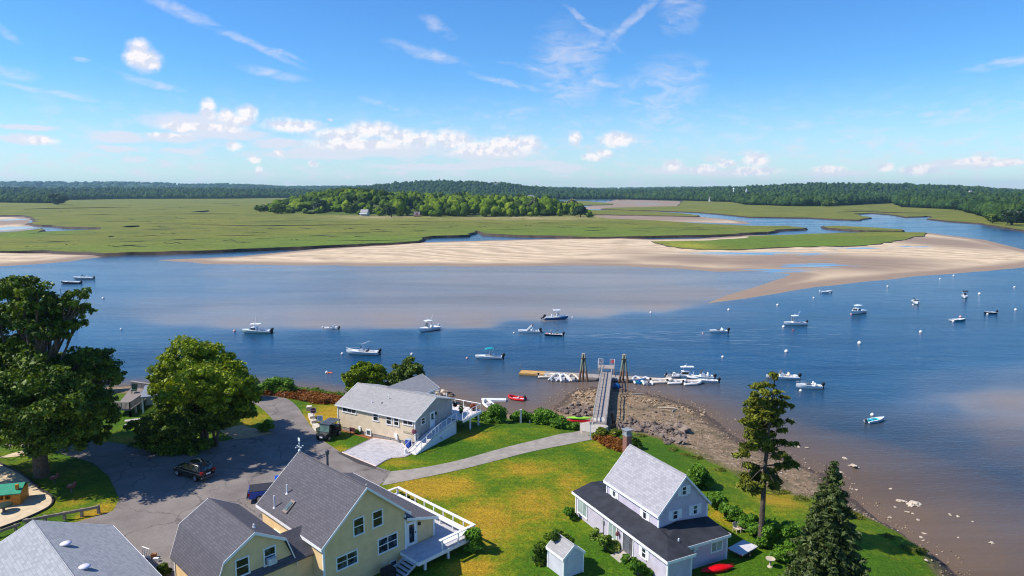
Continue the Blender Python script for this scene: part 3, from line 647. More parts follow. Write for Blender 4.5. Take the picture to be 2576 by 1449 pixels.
def marsh(name, pts, label, z=1.6, holes=(), step=9, amp=5, seed=1):
    sets = [jag(wpoly(pts, z), step, amp, seed)]+[jag(wpoly(h, z), step*.7, amp*.35, seed+5+i) for i, h in enumerate(holes)]
    loops = [[Vector((p[0], p[1])) for p in l] for l in sets]
    # constrained triangulation: outline and creeks as edges, plus inner points for the colours painted by place
    pin = []; xs = [p[0] for p in pts]; ys = [p[1] for p in pts]; ri = np.random.default_rng(seed)
    for y in np.arange(min(ys), max(ys), 2.6):
        for x in np.arange(min(xs), max(xs), 17.): pin.append(W(x+ri.uniform(-6, 6), y+ri.uniform(-.9, .9), z)[:2])
    pin = np.array(pin); ok = sdist(pin, np.array(sets[0])) > 1.5
    for l in sets[1:]: ok &= sdist(pin, np.array(l)) < -1.5
    vin = [v for l in loops for v in l]; ed = []; o_ = 0
    for l in loops: ed += [(o_+i, o_+(i+1) % len(l)) for i in range(len(l))]; o_ += len(l)
    vin += [Vector((p[0], p[1])) for p in pin[ok]]
    cv, ce, cf, ov_, oe_, of_ = delaunay_2d_cdt(vin, ed, [], 0, 1e-4)
    V_ = np.array([(v.x, v.y) for v in cv]); tris = np.array([list(f) for f in cf]); cen_ = V_[tris].mean(1)
    keep_ = sdist(cen_, np.array(sets[0])) > 0
    for l in sets[1:]: keep_ &= sdist(cen_, np.array(l)) < 0
    tris = tris[keep_]; n0 = len(V_); V_ = np.vstack([V_, np.array([(v.x, v.y) for l in loops for v in l])])
    rim = []; o_ = n0; base = []
    for l in loops:
        k = len(l); ii = list(range(o_, o_+k)); base.append(ii); o_ += k
    verts = [(x, y, z) for x, y in V_]; faces = []; mi = []
    for a, b, c in tris:
        A, B, C_ = V_[a], V_[b], V_[c]
        ccw = (B[0]-A[0])*(C_[1]-A[1])-(B[1]-A[1])*(C_[0]-A[0]) > 0
        faces.append((a, b, c) if ccw else (a, c, b)); mi.append(0)
    cen = {}
    for ii in base:
        k = len(ii); lo = len(verts)
        pts_ = np.array([verts[i][:2] for i in ii]); tg = np.roll(pts_, -1, 0)-np.roll(pts_, 1, 0); tg /= np.maximum(np.linalg.norm(tg, axis=1), 1e-6)[:, None]
        area = .5*np.sum(pts_[:, 0]*np.roll(pts_[:, 1], -1)-np.roll(pts_[:, 0], -1)*pts_[:, 1]); nr = np.stack([tg[:, 1], -tg[:, 0]], 1)*np.sign(area)
        rb = np.random.default_rng(seed+len(ii)); first = ii is base[0]
        for j_, i in enumerate(ii):
            x, y, _ = verts[i]; o__ = (.5+4.5*rb.random()**2*min(1., y/500)) if first else -.1
            verts.append((x+nr[j_, 0]*o__, y+nr[j_, 1]*o__, -.3))
        for j in range(k):
            a, b = ii[j], ii[(j+1) % k]; c, d = lo+(j+1) % k, lo+j
            faces += [(a, d, c), (a, c, b)]; mi += [1, 1]
    P = np.array(verts)[:, :2]
    o = quick_mesh(name, verts, faces, [mm.mat, MUD], attrs=dict(vivid=blobs(P, VIV, 1.2), yellow=blobs(P, YEL, 1.2), straw=blobs(P, STR, 1.2)), mi=mi)
    return tag(structure(o), label)
def creek(pts, w):                                           # a thin winding hole, w in photo pixels
    up = [(x, y-w*(.3+.7*math.sin(math.pi*min(1, max(0, i/(len(pts)-1)))))) for i, (x, y) in enumerate(pts)]
    return pts+[(x+2, y) for x, y in reversed(up)]
creeks = [creek([(480,565),(520,566),(560,567),(640,569),(720,568),(800,567),(880,566),(935,564)], 1.6), creek([(820,605),(900,606),(970,605),(1030,603)], 1.2), creek([(60,527),(120,525),(200,524),(330,521)], 1.8),
    creek([(610,556),(700,556.5),(780,555)], .8), creek([(1000,558),(1100,559),(1160,557)], .9), creek([(300,607),(350,608),(380,606)], 1.2), creek([(90,606),(150,608),(200,606)], 1.4),creek([(820,585),(900,586),(960,583),(1010,584)], 1.), creek([(350,538),(430,539),(500,537),(560,538),(600,537)], .7),
    creek([(1230,577),(1290,578),(1340,576)], .8), creek([(540,592),(600,593),(680,591)], 1.1), creek([(650,520),(720,521)], .5), creek([(180,541),(260,540),(300,541)], .8)]
rc = random.Random(12); taken = [(min(p[0] for p in c_)-6, max(p[0] for p in c_)+6, min(p[1] for p in c_)-1.6, max(p[1] for p in c_)+1.6) for c_ in creeks]+[(300,356,566,574),(478,532,528,536),(266,292,592,597),(886,920,592,597),(-80,260,538,604),(1175,1230,575,600)]
for _ in range(900):
    if len(creeks) > 70: break
    y = rc.uniform(507, 622); x = rc.uniform(20, 1800); l = rc.uniform(18, 95)*(.6+(y-500)/130); y2 = [y+rc.uniform(-.9, .9)*(.4+(y-500)/80) for _ in range(6)]; w = rc.uniform(.35, 1.15)*(.35+(y-500)/90)
    bot = np.interp(x+l, [0,330,500,700,850,980,1055,1090,1180,1300,1640,1800,1900], [625,628,626,617,610,606,600,588,584,585,588,585,580])-3; bot = min(bot, np.interp(x, [0,330,500,700,850,980,1055,1090,1180,1300,1640,1800,1900], [625,628,626,617,610,606,600,588,584,585,588,585,580])-3); topy = np.interp(x+l/2, [0,140,600,640,1440,1500,1640,1750,1880], [515,514,505,545,553,555,560,566,572])+2; topy = max(topy, np.interp(x+l, [0,140,600,640,1440,1500,1640,1750,1880], [515,514,505,545,553,555,560,566,572])+2)
    bb_ = (x-6, x+l+6, min(y2)-w-1.2, max(y2)+1.2)
    if bb_[3] > bot or bb_[2] < topy or x+l > 1850 or any(bb_[0] < t_[1] and bb_[1] > t_[0] and bb_[2] < t_[3] and bb_[3] > t_[2] for t_ in taken): continue
    taken.append(bb_); creeks.append(creek([(x+l*i/5, y2[i]) for i in range(6)], w))
pool = [(305,571),(318,568),(350,567),(352,570),(330,572)]
pool2 = [(482,533),(500,531),(525,529),(528,532),(510,534)]
pool3 = [(270,594),(285,593),(288,595),(275,596)]; pool4 = [(890,594),(915,593.3),(917,594.6),(895,595.3)]
mainp = [(-80,634),(110,629),(260,637),(330,634),(500,630.5),(700,622),(850,615.5),(980,610.5),(1055,606),(1066,601),(1062,597),(1090,593),(1180,590.5),(1193,581),(1200,580),(1215,586.5),(1280,590),(1500,596),(1640,593.5),(1800,590),(1930,583.5),(1948,578),(2030,573),(1985,568),(1880,567.5),(1750,561),(1640,554),(1520,549),(1490,540),(1440,520),(1400,505),(700,488),(-80,500),
    (-80,541),(60,541),(85,548),(96,556),(74,560),(92,565),(130,566),(160,570),(250,572),(255,577),(170,580),(120,582),(80,588),(-80,602)]
marsh('salt_marsh', mainp, 'wide yellow green salt marsh left and centre, cut by creeks', 1.6, creeks+[pool, pool2, pool3, pool4])
marsh('marsh_islet', [(-80,590),(60,580),(105,574),(112,577),(98,582),(70,590),(0,598),(-80,602)], 'small bright green marsh islet beside the drained creek', 1.2, seed=3)
marsh('marsh_spit', [(1640,607),(1700,606),(1760,605.5),(1810,602),(1870,599),(1885,594),(2000,590),(2100,586),(2200,583),(2330,584.5),(2325,591),(2260,604),(2180,617),(2000,621),(1850,627),(1770,628),(1700,622)], 'vivid green spit of marsh lying on the sandbar', 1.1, seed=4)
marsh('marsh_ledge', [(2068,569),(2100,567.5),(2200,572),(2272,577),(2266,580.5),(2180,579.5),(2120,576),(2085,573)], 'thin dark banked strip of marsh behind the green spit', 1.4, step=6, amp=2, seed=6)
zz = lambda x, y: (1446.5+.4385*x, 427.7+.4385*y)
marsh('far_marsh', [zz(*p) for p in [(595,205),(400,212),(200,216),(150,222),(300,229),(470,232),(700,241),(850,252),(1000,268),(1350,272),(1500,281),(1625,285),(1700,271),(1650,263),(1600,250),(1700,246),(1800,252),(1900,268),(2040,262),(2040,280),(2150,292),(2300,302),(2700,362),(2700,300),(2576,285),(2350,225),(2050,205),(1860,188),(1500,190),(1100,185),(900,172),(620,175)]], 'pale green marsh below the right hand woods', 1.25, [creek([zz(x, y) for x, y in [(1500,243),(1650,238),(1800,246),(2030,248)]], 2.2), creek([zz(x, y) for x, y in [(1540,228),(1640,230)]], 1.2)], seed=8)
marsh('marsh_tongue', [zz(*p) for p in [(40,228),(200,230),(420,236),(600,248),(715,260),(690,265),(400,259),(60,252),(0,250)]], 'narrow tongue of marsh between two far creeks', 1.25, seed=9)
marsh('upper_marsh', [zz(*p) for p in [(-60,176),(60,178),(215,192),(210,198),(60,201),(-60,204)]], 'far scrap of marsh at the head of the creek', 1.25, step=20, seed=10)

# ---- far land
def fr_y(x):                             # front edge of the woods in the photo
    return np.interp(x, [-900,0,140,150,300,600,640,720,830,1440,1560,1700,1850,1875,2000,2100,2250,2270,2420,2440,2490,2505,2576,3400], [511,510,512,504,501,500,499,498,498,501,501,504,509,515,519,518,511,521,528,535,547,557,562,570])
DC = 3200.
def h1f(x): return 32.5-13+DC/F*(476-np.interp(x, [-900,0,120,500,700,800,900,980,1060,1120,1180,1240,1290,1345,1400,1560,1700,1850,1950,2050,2200,2350,2450,2576,3400], [469,470,474,473,474,476,471,463,458,456,458.5,459,461.5,469,473,476,474,471,466,462,460.5,464,468,479,482]))
def h2f(x): return np.interp(x, [-900,0,120,300,400,480,560,640,720,900,1300,1500,1700,1900,2050,2400,2576,3400], [90,92,88,92,84,66,72,64,50,52,48,30,42,42,40,30,12,10])
cols2 = np.linspace(-1.15, 1.15, 420)
r2 = [600.]
while r2[-1] < 9000: r2.append(r2[-1]*1.012)
A, B = np.meshgrid(cols2, np.array(r2)); PH = np.stack([(A*B).ravel(), B.ravel()], 1)
def sx2px(s): return 1288+F*s/cp
FRD = {}
_tab_x = np.linspace(-900, 3400, 900); _tab_d = np.array([dist(fr_y(x), 1.2) for x in _tab_x])
def front_d(px): return np.interp(px, _tab_x, _tab_d)
def hz(P):
    px = sx2px(P[:, 0]/P[:, 1]); d = P[:, 1]; df = front_d(px); a, b = h1f(px), h2f(px)
    k = np.sin(P[:, 0]*.004)*np.sin(P[:, 1]*.0031+1)*3
    z = 1.2+(a-1.2)*sst((d-df)/(DC-df))*np.where(d < DC, 1, 1-.55*sst((d-DC)/1200))
    z = np.maximum(z, b*sst((d-4200)/2300))
    return np.where(d > df, z+k*sst((d-df)/600), 1.2-np.clip((df-d)/30, 0, 3))
zh = hz(PH); i2 = np.arange(len(PH)).reshape(A.shape); f = np.stack([i2[:-1, :-1], i2[:-1, 1:], i2[1:, 1:], i2[1:, :-1]], -1).reshape(-1, 4); f = f[zh[f].max(1) > -.5]
HILLM = plain('hill_ground', (.020, .045, .012, 1), .95, .3, .02)
tag(structure(quick_mesh('hills', np.column_stack([PH, zh]), f, HILLM, smooth=True)), 'low wooded hills along the skyline')
def woodmat(name, cols):
    m = NT(name); v = m.math('ADD', m.math('MULTIPLY', m.island(), .75), m.math('MULTIPLY', m.rng(m.noise(.004, 3), .35, .65), .25))
    c = m.ramp(v, cols); c = m.mix(1., c, m.rng(m.noise(.30, 4, .65), .3, .7, .45, 1.5), 'MULTIPLY'); m.col(c).rough(.9); m.p.inputs['Specular IOR Level'].default_value = .1
    m.bump(m.noise(.45, 3), .8, 2.); return m.mat
WOODM = woodmat('distant_woods', [(0., (.014, .036, .010, 1)), (.5, (.026, .060, .013, 1)), (1., (.052, .095, .018, 1))])
ISLM = woodmat('island_woods', [(0., (.016, .034, .006, 1)), (.3, (.034, .066, .006, 1)), (.6, (.085, .145, .006, 1)), (1., (.15, .20, .012, 1))])
def forest(name, P, z, rr, hh, mat, sub, amp, label, seed):
    V0, F0 = ICO[sub]; F0 = np.array(F0); r = np.random.default_rng(seed); n = len(P); k = len(V0)
    D = 1+(r.random((n, k))-.5)*amp
    V = V0[None]*D[..., None]; low = V[..., 2] < 0
    V[..., 2] = np.where(low, V[..., 2]*.8, V[..., 2])
    V = V*np.stack([rr, rr*(.8+.4*r.random(n)), hh*.55], 1)[:, None, :]+np.stack([P[:, 0], P[:, 1], z+hh*.5], 1)[:, None, :]
    Fa = (F0[None]+(np.arange(n)*k)[:, None, None]).reshape(-1, 3)
    o = quick_mesh(name, V.reshape(-1, 3), Fa, mat); o['kind'] = 'stuff'; o['label'] = label; return o
def scatter(n, x0, x1, d0, d1, seed, cond=None):
    r = np.random.default_rng(seed); px = r.uniform(x0, x1, n)
    df = np.maximum(front_d(px)+6, d0); t = r.random(n)**1.6
    d = df*np.exp(t*np.log(d1/df)); s = (px-1288)*cp/F
    P = np.stack([s*d, d], 1); return P[d > df*.999]
for nm, x0, x1, n, seed in (('left_woods', -350, 1000, 3600, 21), ('right_woods', 985, 2950, 6400, 22)):
    P = scatter(n, x0, x1, 0, 3350, seed); r = np.random.default_rng(seed)
    P = np.vstack([P, scatter(n//6, x0, x1, 0, 1, seed+50)]) if False else P
    # a closed row along the front edge
    px = np.linspace(x0, x1, int((x1-x0)/3.2)); d = front_d(px)*(1+.012*r.random(len(px)))+7; s = (px-1288)*cp/F
    P = np.vstack([P, np.stack([s*d, d], 1)])
    rr = (4.2+3.6*r.random(len(P)))*np.exp(.2*r.normal(size=len(P))); hh = (10+6*r.random(len(P)))*np.exp(.10*r.normal(size=len(P)))
    near = P[:, 1] < 1200; rr = np.where(near, rr*.8, rr)
    forest('woodland', P, hz(P), rr, hh, WOODM, 2, .5, {'left_woods': 'dark green wood behind the left half of the marsh', 'right_woods': 'dark green woods on the hill and shore to the right'}[nm], seed)
P = scatter(9000, -500, 3100, 3500, 7800, 23); r = np.random.default_rng(5)
forest('hill_forest', P, hz(P)-2, 12+9*r.random(len(P)), 15+4*r.random(len(P)), WOODM, 1, .5, 'bluish forest on the farthest hills', 6)
P = None
# wooded island in the marsh
isl = wpoly([(640,530),(700,536),(800,541),(940,544),(1060,546),(1250,547.5),(1400,545),(1488,545),(1470,536),(1420,523),(1300,515),(1000,512),(800,514),(680,520)], 1.2)
def hi(P):
    z = np.full(len(P), 1.2); d = sdist(P, isl)
    px = sx2px(P[:, 0]/P[:, 1]); top = np.interp(px, [640,700,760,830,900,960,1010,1080,1200,1350,1440,1490], [1,5,12,17,19,15,10,7,6,5,3,1])
    return 1.2+top*sst(d/95)
r = np.random.default_rng(31); bb = isl.min(0), isl.max(0)
gI = np.stack(np.meshgrid(np.linspace(bb[0][0], bb[1][0], 90), np.linspace(bb[0][1], bb[1][1], 60)), -1).reshape(-1, 2)
zI = np.where(sdist(gI, isl) > -4, hi(gI)+.1, .3); i2 = np.arange(len(gI)).reshape(60, 90); f = np.stack([i2[:-1, :-1], i2[:-1, 1:], i2[1:, 1:], i2[1:, :-1]], -1).reshape(-1, 4)
f = f[(sdist(gI, isl)[f] > -4).all(1)]
tag(structure(quick_mesh('island_ground', np.column_stack([gI, zI]), f, plain('island_floor', (.07, .10, .015, 1), .95, .3, .05), smooth=True)), 'rising ground under the wooded island')
P = r.uniform(bb[0], bb[1], (5200, 2)); dI = sdist(P, isl); P = P[dI > 2]; dI = dI[dI > 2]
COTT = [(918,543.5), (1049,545.5)]
for cpx, cpy in COTT:
    c = W(cpx, cpy, 1.3); m_ = (np.abs(P[:, 0]-c[0]) < 10) & (P[:, 1] < c[1]+13); P = P[~m_]; dI = dI[~m_]
px = sx2px(P[:, 0]/P[:, 1])
rr = np.interp(dI, [0, 12, 40], [2.2, 3.6, 5.2])*(.75+.5*r.random(len(P))); hh = np.interp(dI, [0, 10, 30], [3.2, 6.5, 11])*(.75+.5*r.random(len(P)))
hh = np.where(px > 1000, np.interp(dI, [0, 6, 30], [5, 11, 14])*(.7+.5*r.random(len(P))), hh)
rr *= np.exp(.28*r.normal(size=len(P))); hh *= .88*np.exp(.14*r.normal(size=len(P))); rr *= 1.12; keep = r.random(len(P)) < .46
forest('island_wood', P[keep], hi(P[keep]), rr[keep], hh[keep], ISLM, 2, .42, 'bright and dark green wood covering the island in the marsh', 33)
# ---------------------------------------------------------------- houses
class Fr:
    """a house frame: local x across the gable, y along the ridge away from the gable wall, z up from the lawn"""
    def __init__(s, x, y, a, z=LW): s.o = np.array([x, y, z]); s.a = a; s.rz = a-math.pi/2; s.X = np.array([math.sin(a), -math.cos(a), 0]); s.Y = np.array([math.cos(a), math.sin(a), 0])
    def hit(s, px, py, ax, val):         # local point where the ray through a photo pixel meets the plane x / y / z = val
        d = ray(px, py); o = np.array([0, 0, CH])-s.o; n = {'X': s.X, 'Y': s.Y, 'Z': np.array([0, 0, 1.])}[ax]
        t = (val-o@n)/(d@n); p = o+t*d; return np.array([p@s.X, p@s.Y, p[2]])
    def world(s, x, y, z=0): return s.o+s.X*x+s.Y*y+np.array([0, 0, z])
zm5 = lambda x, y: (1320.7+.25*x, 1086.7+.25*y)
zm2 = lambda x, y: (566+.25*x, 849+.25*y)
zm3 = lambda x, y: (377.3+.3233*x, 1086.7+.3233*y)
zm1 = lambda x, y: (.349*x, 943.4+.349*y)
zm4 = lambda x, y: (1195+.25*x, 849+.25*y)
def on_wall(mb, wall, val, u0, u1, z0, z1, d0, d1, m=0):        # a box standing d0..d1 proud of a wall
    if wall == 'S': mb.bx(u0, u1, val-d1, val-d0, z0, z1, m)     # faces -y
    if wall == 'N': mb.bx(u0, u1, val+d0, val+d1, z0, z1, m)
    if wall == 'W': mb.bx(val-d1, val-d0, u0, u1, z0, z1, m)     # faces -x
    if wall == 'E': mb.bx(val+d0, val+d1, u0, u1, z0, z1, m)
def window(par, wall, val, u0, u1, z0, z1, cols=1, hung=True, fm=None, gm=None, cw=.1, shut=None, label=None):
    fm = fm or WHITE; mb = MB()
    on_wall(mb, wall, val, u0, u0+cw, z0, z1, -.02, .055); on_wall(mb, wall, val, u1-cw, u1, z0, z1, -.02, .055)
    on_wall(mb, wall, val, u0+cw, u1-cw, z1-cw, z1, -.02, .055); on_wall(mb, wall, val, u0-.03, u1+.03, z0-.05, z0+.05, -.02, .09)
    iw = (u1-u0-2*cw)
    for i in range(1, cols):
        x = u0+cw+iw*i/cols; on_wall(mb, wall, val, x-.03, x+.03, z0+.05, z1-cw, -.02, .045)
    if hung:
        zm = (z0+z1)/2; on_wall(mb, wall, val, u0+cw, u1-cw, zm-.03, zm+.03, -.02, .04)
    w = MB().v; w = mb.build('window', fm, par)
    g_ = MB(); on_wall(g_, wall, val, u0+cw*.9, u1-cw*.9, z0+.04, z1-cw*.9, -.01, .018); g_.build('pane', gm or GLASS, w)
    if shut:
        for a, b in ((u0-shut-.02, u0-.02), (u1+.02, u1+shut+.02)):
            s_ = MB(); on_wall(s_, wall, val, a, b, z0, z1, -.01, .04)
            for k in range(7): on_wall(s_, wall, val, a+.05, b-.05, z0+.08+k*(z1-z0-.14)/7, z0+.08+(k+.55)*(z1-z0-.14)/7, .03, .055)
            s_.build('shutter', WHITE, par)
    if label: w['label'] = label
    return w
def winpx(par, fr, wall, val, p0, p1, **k):                    # corners given as photo pixels
    ax = 'Y' if wall in 'SN' else 'X'; a, b = fr.hit(*p0, ax, val), fr.hit(*p1, ax, val); i = 0 if wall in 'SN' else 1
    return window(par, wall, val, min(a[i], b[i]), max(a[i], b[i]), min(a[2], b[2]), max(a[2], b[2]), **k)
def door(par, wall, val, u0, u1, z0, z1, lite=True, mat=None):
    d = MB(); on_wall(d, wall, val, u0+.09, u1-.09, z0, z1-.09, -.02, .03); dd = d.build('door', mat or WHITE, par)
    f_ = MB(); on_wall(f_, wall, val, u0, u0+.09, z0, z1, -.02, .05); on_wall(f_, wall, val, u1-.09, u1, z0, z1, -.02, .05); on_wall(f_, wall, val, u0+.09, u1-.09, z1-.09, z1, -.02, .05); f_.build('frame', WHITE, dd)
    if lite:
        g_ = MB(); w = u1-u0; h = z1-z0; on_wall(g_, wall, val, u0+w*.27, u1-w*.27, z0+h*(.5 if lite == 1 else .12), z1-h*.12, .0, .038); g_.build('pane', GLASS, dd)
    h_ = MB(); on_wall(h_, wall, val, u1-.22, u1-.16, z0+.95, z0+1.08, .03, .08); h_.build('handle', DGREY, dd); return dd
def gable_solid(mb, x0, x1, y0, y1, z0, ze, xr, zr, ze2=None, m=0):
    ze2 = ze if ze2 is None else ze2; mb.prism([(x0, z0), (x1, z0), (x1, ze2), (xr, zr), (x0, ze)], y0, y1, m)
def vent_pipe(par, p, h=.5, r=.05, mat=None, boot=True):
    mb = MB(); mb.tube([(p[0], p[1], p[2]-.1), (p[0], p[1], p[2]+h)], r, 8)
    if boot: mb.lathe([(r*2.6, -.05), (r*1.2, .08), (r*1.1, .12)], p, 8)
    return mb.build('vent_pipe', mat or WHITE, par)
def rail_run(mb, a, b, h=1., n=4, post=.05, rail=.05, low=.12, top=True, mid=0):
    a, b = Vector(a), Vector(b)
    for i in range(n+1):
        p = a.lerp(b, i/n); mb.box(p+Vector((0, 0, h/2)), (post*1.6, post*1.6, h))
    for z in ([h] if top else [])+([low] if low else []): mb.tube([a+Vector((0, 0, z)), b+Vector((0, 0, z))], rail, 4)
    for i in range(mid):
        z = low+(h-low)*(i+1)/(mid+1); mb.tube([a+Vector((0, 0, z)), b+Vector((0, 0, z))], rail*.4, 4)

# materials of the houses
LAVW = siding('lavender_siding', (.53, .485, .575, 1)); BEIW = siding('beige_siding', (.70, .57, .41, 1), .14); YELW = siding('yellow_siding', (.78, .56, .30, 1))
BEIG = siding('beige_gable_shingle', (.40, .375, .35, 1), .12, .12); FOUND = plain('foundation', (.30, .28, .26, 1), .9, .12)
SHL = shingle('light_shingles', (.37, .36, .385, 1), (.25, .245, .27, 1), (.22, .215, .23, 1), .36, .22, .8); SHB = shingle('grey_shingles', (.37, .36, .355, 1), (.27, .265, .265, 1), (.24, .24, .24, 1), .4, .2)
SHD = shingle('charcoal_shingles', (.118, .112, .128, 1), (.078, .075, .088, 1), (.055, .05, .055, 1), .4, .2); SHG = shingle('silver_shingles', (.36, .37, .39, 1), (.24, .25, .27, 1), (.22, .23, .24, 1), .36, .22, .8)
BITU = plain('black_roofing', (.028, .030, .038, 1), .75, .25, 1.2, bump=.2); DECKW = planks('white_decking', (.62, .58, .57, 1), (.72, .68, .66, 1), .15, .6); DECKL = planks('lilac_decking', (.48, .47, .50, 1), (.57, .55, .58, 1), .15, .55)

# --- lavender cape with black porch roof
a_ = 2.035; fr = Fr(11.88, 52.42, a_); LVF = fr
Lm, Wm, ze, zr, ov = 7.33, 5.06, 3.95, 6.76, .21; Pf, D, E_, E2, zp = 9.86, 2.04, 3.66, 2.67, 2.2
t = thing('lavender_house', 'lavender cape house with pale shingle roof, black porch roof and brick chimney', 'house', fr.o, fr.rz)
w = MB(); gable_solid(w, 0, Wm, 0, Lm, 0, ze+.05, Wm/2, zr-.12)
w.prism([(-D+.22, 0), (0.02, 0), (.02, 2.5), (-D+.22, zp-.14)], -1.3, Pf-.22); w.bx(-D+.22, -D+2.52, -E_+.22, -1.3, 0, zp-.14)          # long front porch
w.bx(-D+2.5, Wm-.02, -E2+.22, .02, 0, zp-.12)                                          # annex under the gable
w.build('wall', LAVW, t)
def gable_roof(par, x0, x1, y0, y1, ze, xr, zr, mat, th=.14, ze2=None, trim=WHITE, name='roof', rake=True, h=.2):
    ze2 = ze if ze2 is None else ze2
    mb = MB(); mb.slab([(x0, y0, ze), (xr, y0, zr), (xr, y1, zr), (x0, y1, ze)], th); mb.slab([(xr, y0, zr), (x1, y0, ze2), (x1, y1, ze2), (xr, y1, zr)], th)
    mb.tube([(xr, y0, zr-.01), (xr, y1, zr-.01)], .07, 5)
    r_ = mb.build(name, mat, par)
    tb = MB(); d = .03
    for (xa, za, xb, zb) in ((x0, ze, xr, zr), (xr, zr, x1, ze2)):
        for ya, yb in ((y0-d, y0+.0), (y1, y1+d)): tb.add([(xa, ya, za+.01), (xb, ya, zb+.01), (xb, ya, zb-h-.02), (xa, ya, za-h-.02), (xa, yb, za+.01), (xb, yb, zb+.01), (xb, yb, zb-h-.02), (xa, yb, za-h-.02)],
            [(0,1,2,3),(7,6,5,4),(0,4,5,1),(3,2,6,7),(0,3,7,4),(1,5,6,2)])
    tb.bx(x0-d, x0, y0-d, y1+d, ze-h-.03, ze+.0); tb.bx(x1, x1+d, y0-d, y1+d, ze2-h-.03, ze2+.0)
    tb.build('roof_trim', trim, r_); return r_
rf = gable_roof(t, -.24, Wm+.24, -ov, Lm+ov, ze-.08, Wm/2, zr+.02, SHL)
# porch roof: front slope, hipped near end, annex plane
pr = MB(); xe, yn, yf = -D-.06, -E_-.06, Pf+.06; zt = 2.72
hip = (-.35, -1.55, zt-.02)
pr.slab([(xe, yn, zp), hip, (0.0, -.1, zt), (0.0, yf, zt), (xe, yf, zp)], .14)
e1 = (xe+2.78, yn, zp)
pr.slab([(xe, yn, zp), e1, hip], .14)
ax = xe+2.6; ay = -E2-.05
pr.slab([hip, e1, (ax+.2, ay, zp+.03), (Wm+.12, ay, zp+.03), (Wm+.12, -.05, zt-.12), (1.9, -.05, zt+.2), (0.0, -.1, zt)], .13)
pr.slab([(-.0, Lm+.02, zt), (2.4, Lm+.02, zt-.25), (2.4, yf, zt-.25), (0., yf, zt)], .12)
pr.build('porch_roof', BITU, t)
tb = MB(); tb.bx(xe-.03, xe, yn-.03, yf+.03, zp-.22, zp+.015); tb.bx(xe, e1[0], yn-.03, yn, zp-.22, zp+.015); tb.bx(ax+.2, Wm+.15, ay-.03, ay, zp-.20, zp+.04); tb.bx(Wm+.12, Wm+.15, ay, -.05, zp-.15, zp+.06)
tb.bx(xe, 0, yf, yf+.03, zp-.2, zp+.02); tb.build('porch_trim', WHITE, t)
for x, y, z0, z1 in ((-D+.22, -E_+.22, 0, zp-.2), (-D+.22, Pf-.22, 0, zp-.2), (0, 0, zt+.02, ze-.2), (0, Lm, zt, ze-.2), (Wm, 0, zp, ze-.2), (Wm-.02, -E2+.22, 0, zp-.2), (-D+2.5, -E_+.22, 0, zp-.2)): MB().bx(x-.06, x+.06, y-.06, y+.06, z0, z1).build('corner_board', WHITE, t)
for p0, p1 in (((880,640),(920,548)), ((1185,862),(1232,752))): winpx(t, fr, 'W', 0, zm5(*p0), zm5(*p1), shut=.34)
for p0, p1 in (((1572,640),(1630,535)), ((1478,885),(1543,775)), ((1683,832),(1740,722))): winpx(t, fr, 'S', 0, zm5(*p0), zm5(*p1), shut=.34)
xf = -D+.22
for p0, p1, c in (((533,775),(632,705),2), ((838,1010),(932,948),2)):
    a = fr.hit(*zm5(*p0), 'X', xf); b = fr.hit(*zm5(*p1), 'X', xf); window(t, 'W', xf, min(a[1], b[1]), max(a[1], b[1]), .42, 1.78, cols=c, hung=False, gm=CURT, label='wide curtained porch window')
a = fr.hit(*zm5(1175,1190), 'X', xf); b = fr.hit(*zm5(1225,1190), 'X', xf); window(t, 'W', xf, b[1], a[1], .85, 1.75, shut=.3)
a = fr.hit(*zm5(985,1200), 'X', xf); b = fr.hit(*zm5(1085,1250), 'X', xf)
dm = MB(); on_wall(dm, 'W', xf, b[1], a[1], .12, 2.0, -.02, .02); dd = dm.build('entry_shade_panel', DGREY, t)  # flat dark panel, the shade of a recessed doorway put into its colour
dm = MB(); on_wall(dm, 'W', xf, b[1]-.1, b[1], .05, 2.05, -.01, .06); on_wall(dm, 'W', xf, a[1], a[1]+.1, .05, 2.05, -.01, .06); on_wall(dm, 'W', xf, b[1], a[1], .02, .14, -.01, .12); dm.build('frame', WHITE, dd)
dm = MB(); on_wall(dm, 'W', xf, b[1]+.42, a[1]-.12, .16, 1.95, .02, .04); dm.build('storm_door', plain('storm_door_glass', (.12, .13, .15, 1), .2, .2), dd)
st = MB(); st.bx(xf-.9, xf-.02, b[1]-.1, a[1]+.1, -.1, .16); st.bx(xf-1.25, xf-.9, b[1]-.0, a[1]+.0, -.1, .06); st.build('doorstep', CONC, t)
winpx(t, fr, 'S', -E2+.22, zm5(1865,1215), zm5(1990,1075), cols=2, hung=False, gm=CURT)
winpx(t, fr, 'S', -E2+.22, zm5(1668,1205), zm5(1712,1150), shut=.3)
ch = MB(); cx0 = Wm/2; y0 = Lm+.3; ch.bx(cx0-.29, cx0+.29, y0-.02, y0+.58, 0, zr+.75); c = ch.build('chimney', BRICK, t)
ch = MB(); ch.bx(cx0-.33, cx0+.33, y0-.06, y0+.62, zr+.75, zr+.87); ch.bx(cx0-.25, cx0+.25, y0+.05, y0+.55, zr+.87, zr+1.25); ch.bx(cx0-.40, cx0+.40, y0-.12, y0+.70, zr+1.30, zr+1.35)
for dx in (-.3, .3):
    for dy in (.0, .6): ch.bx(cx0+dx-.02, cx0+dx+.02, y0+dy-.02, y0+dy+.02, zr+.87, zr+1.30)
ch.build('chimney_cap', plain('lead_cap', (.30, .31, .32, 1), .6, .2, metal=.2), c)
p = fr.hit(*zm5(1545,1108), 'Z', 2.35); vent_pipe(t, (p[0], p[1], 2.3), .35, .06)
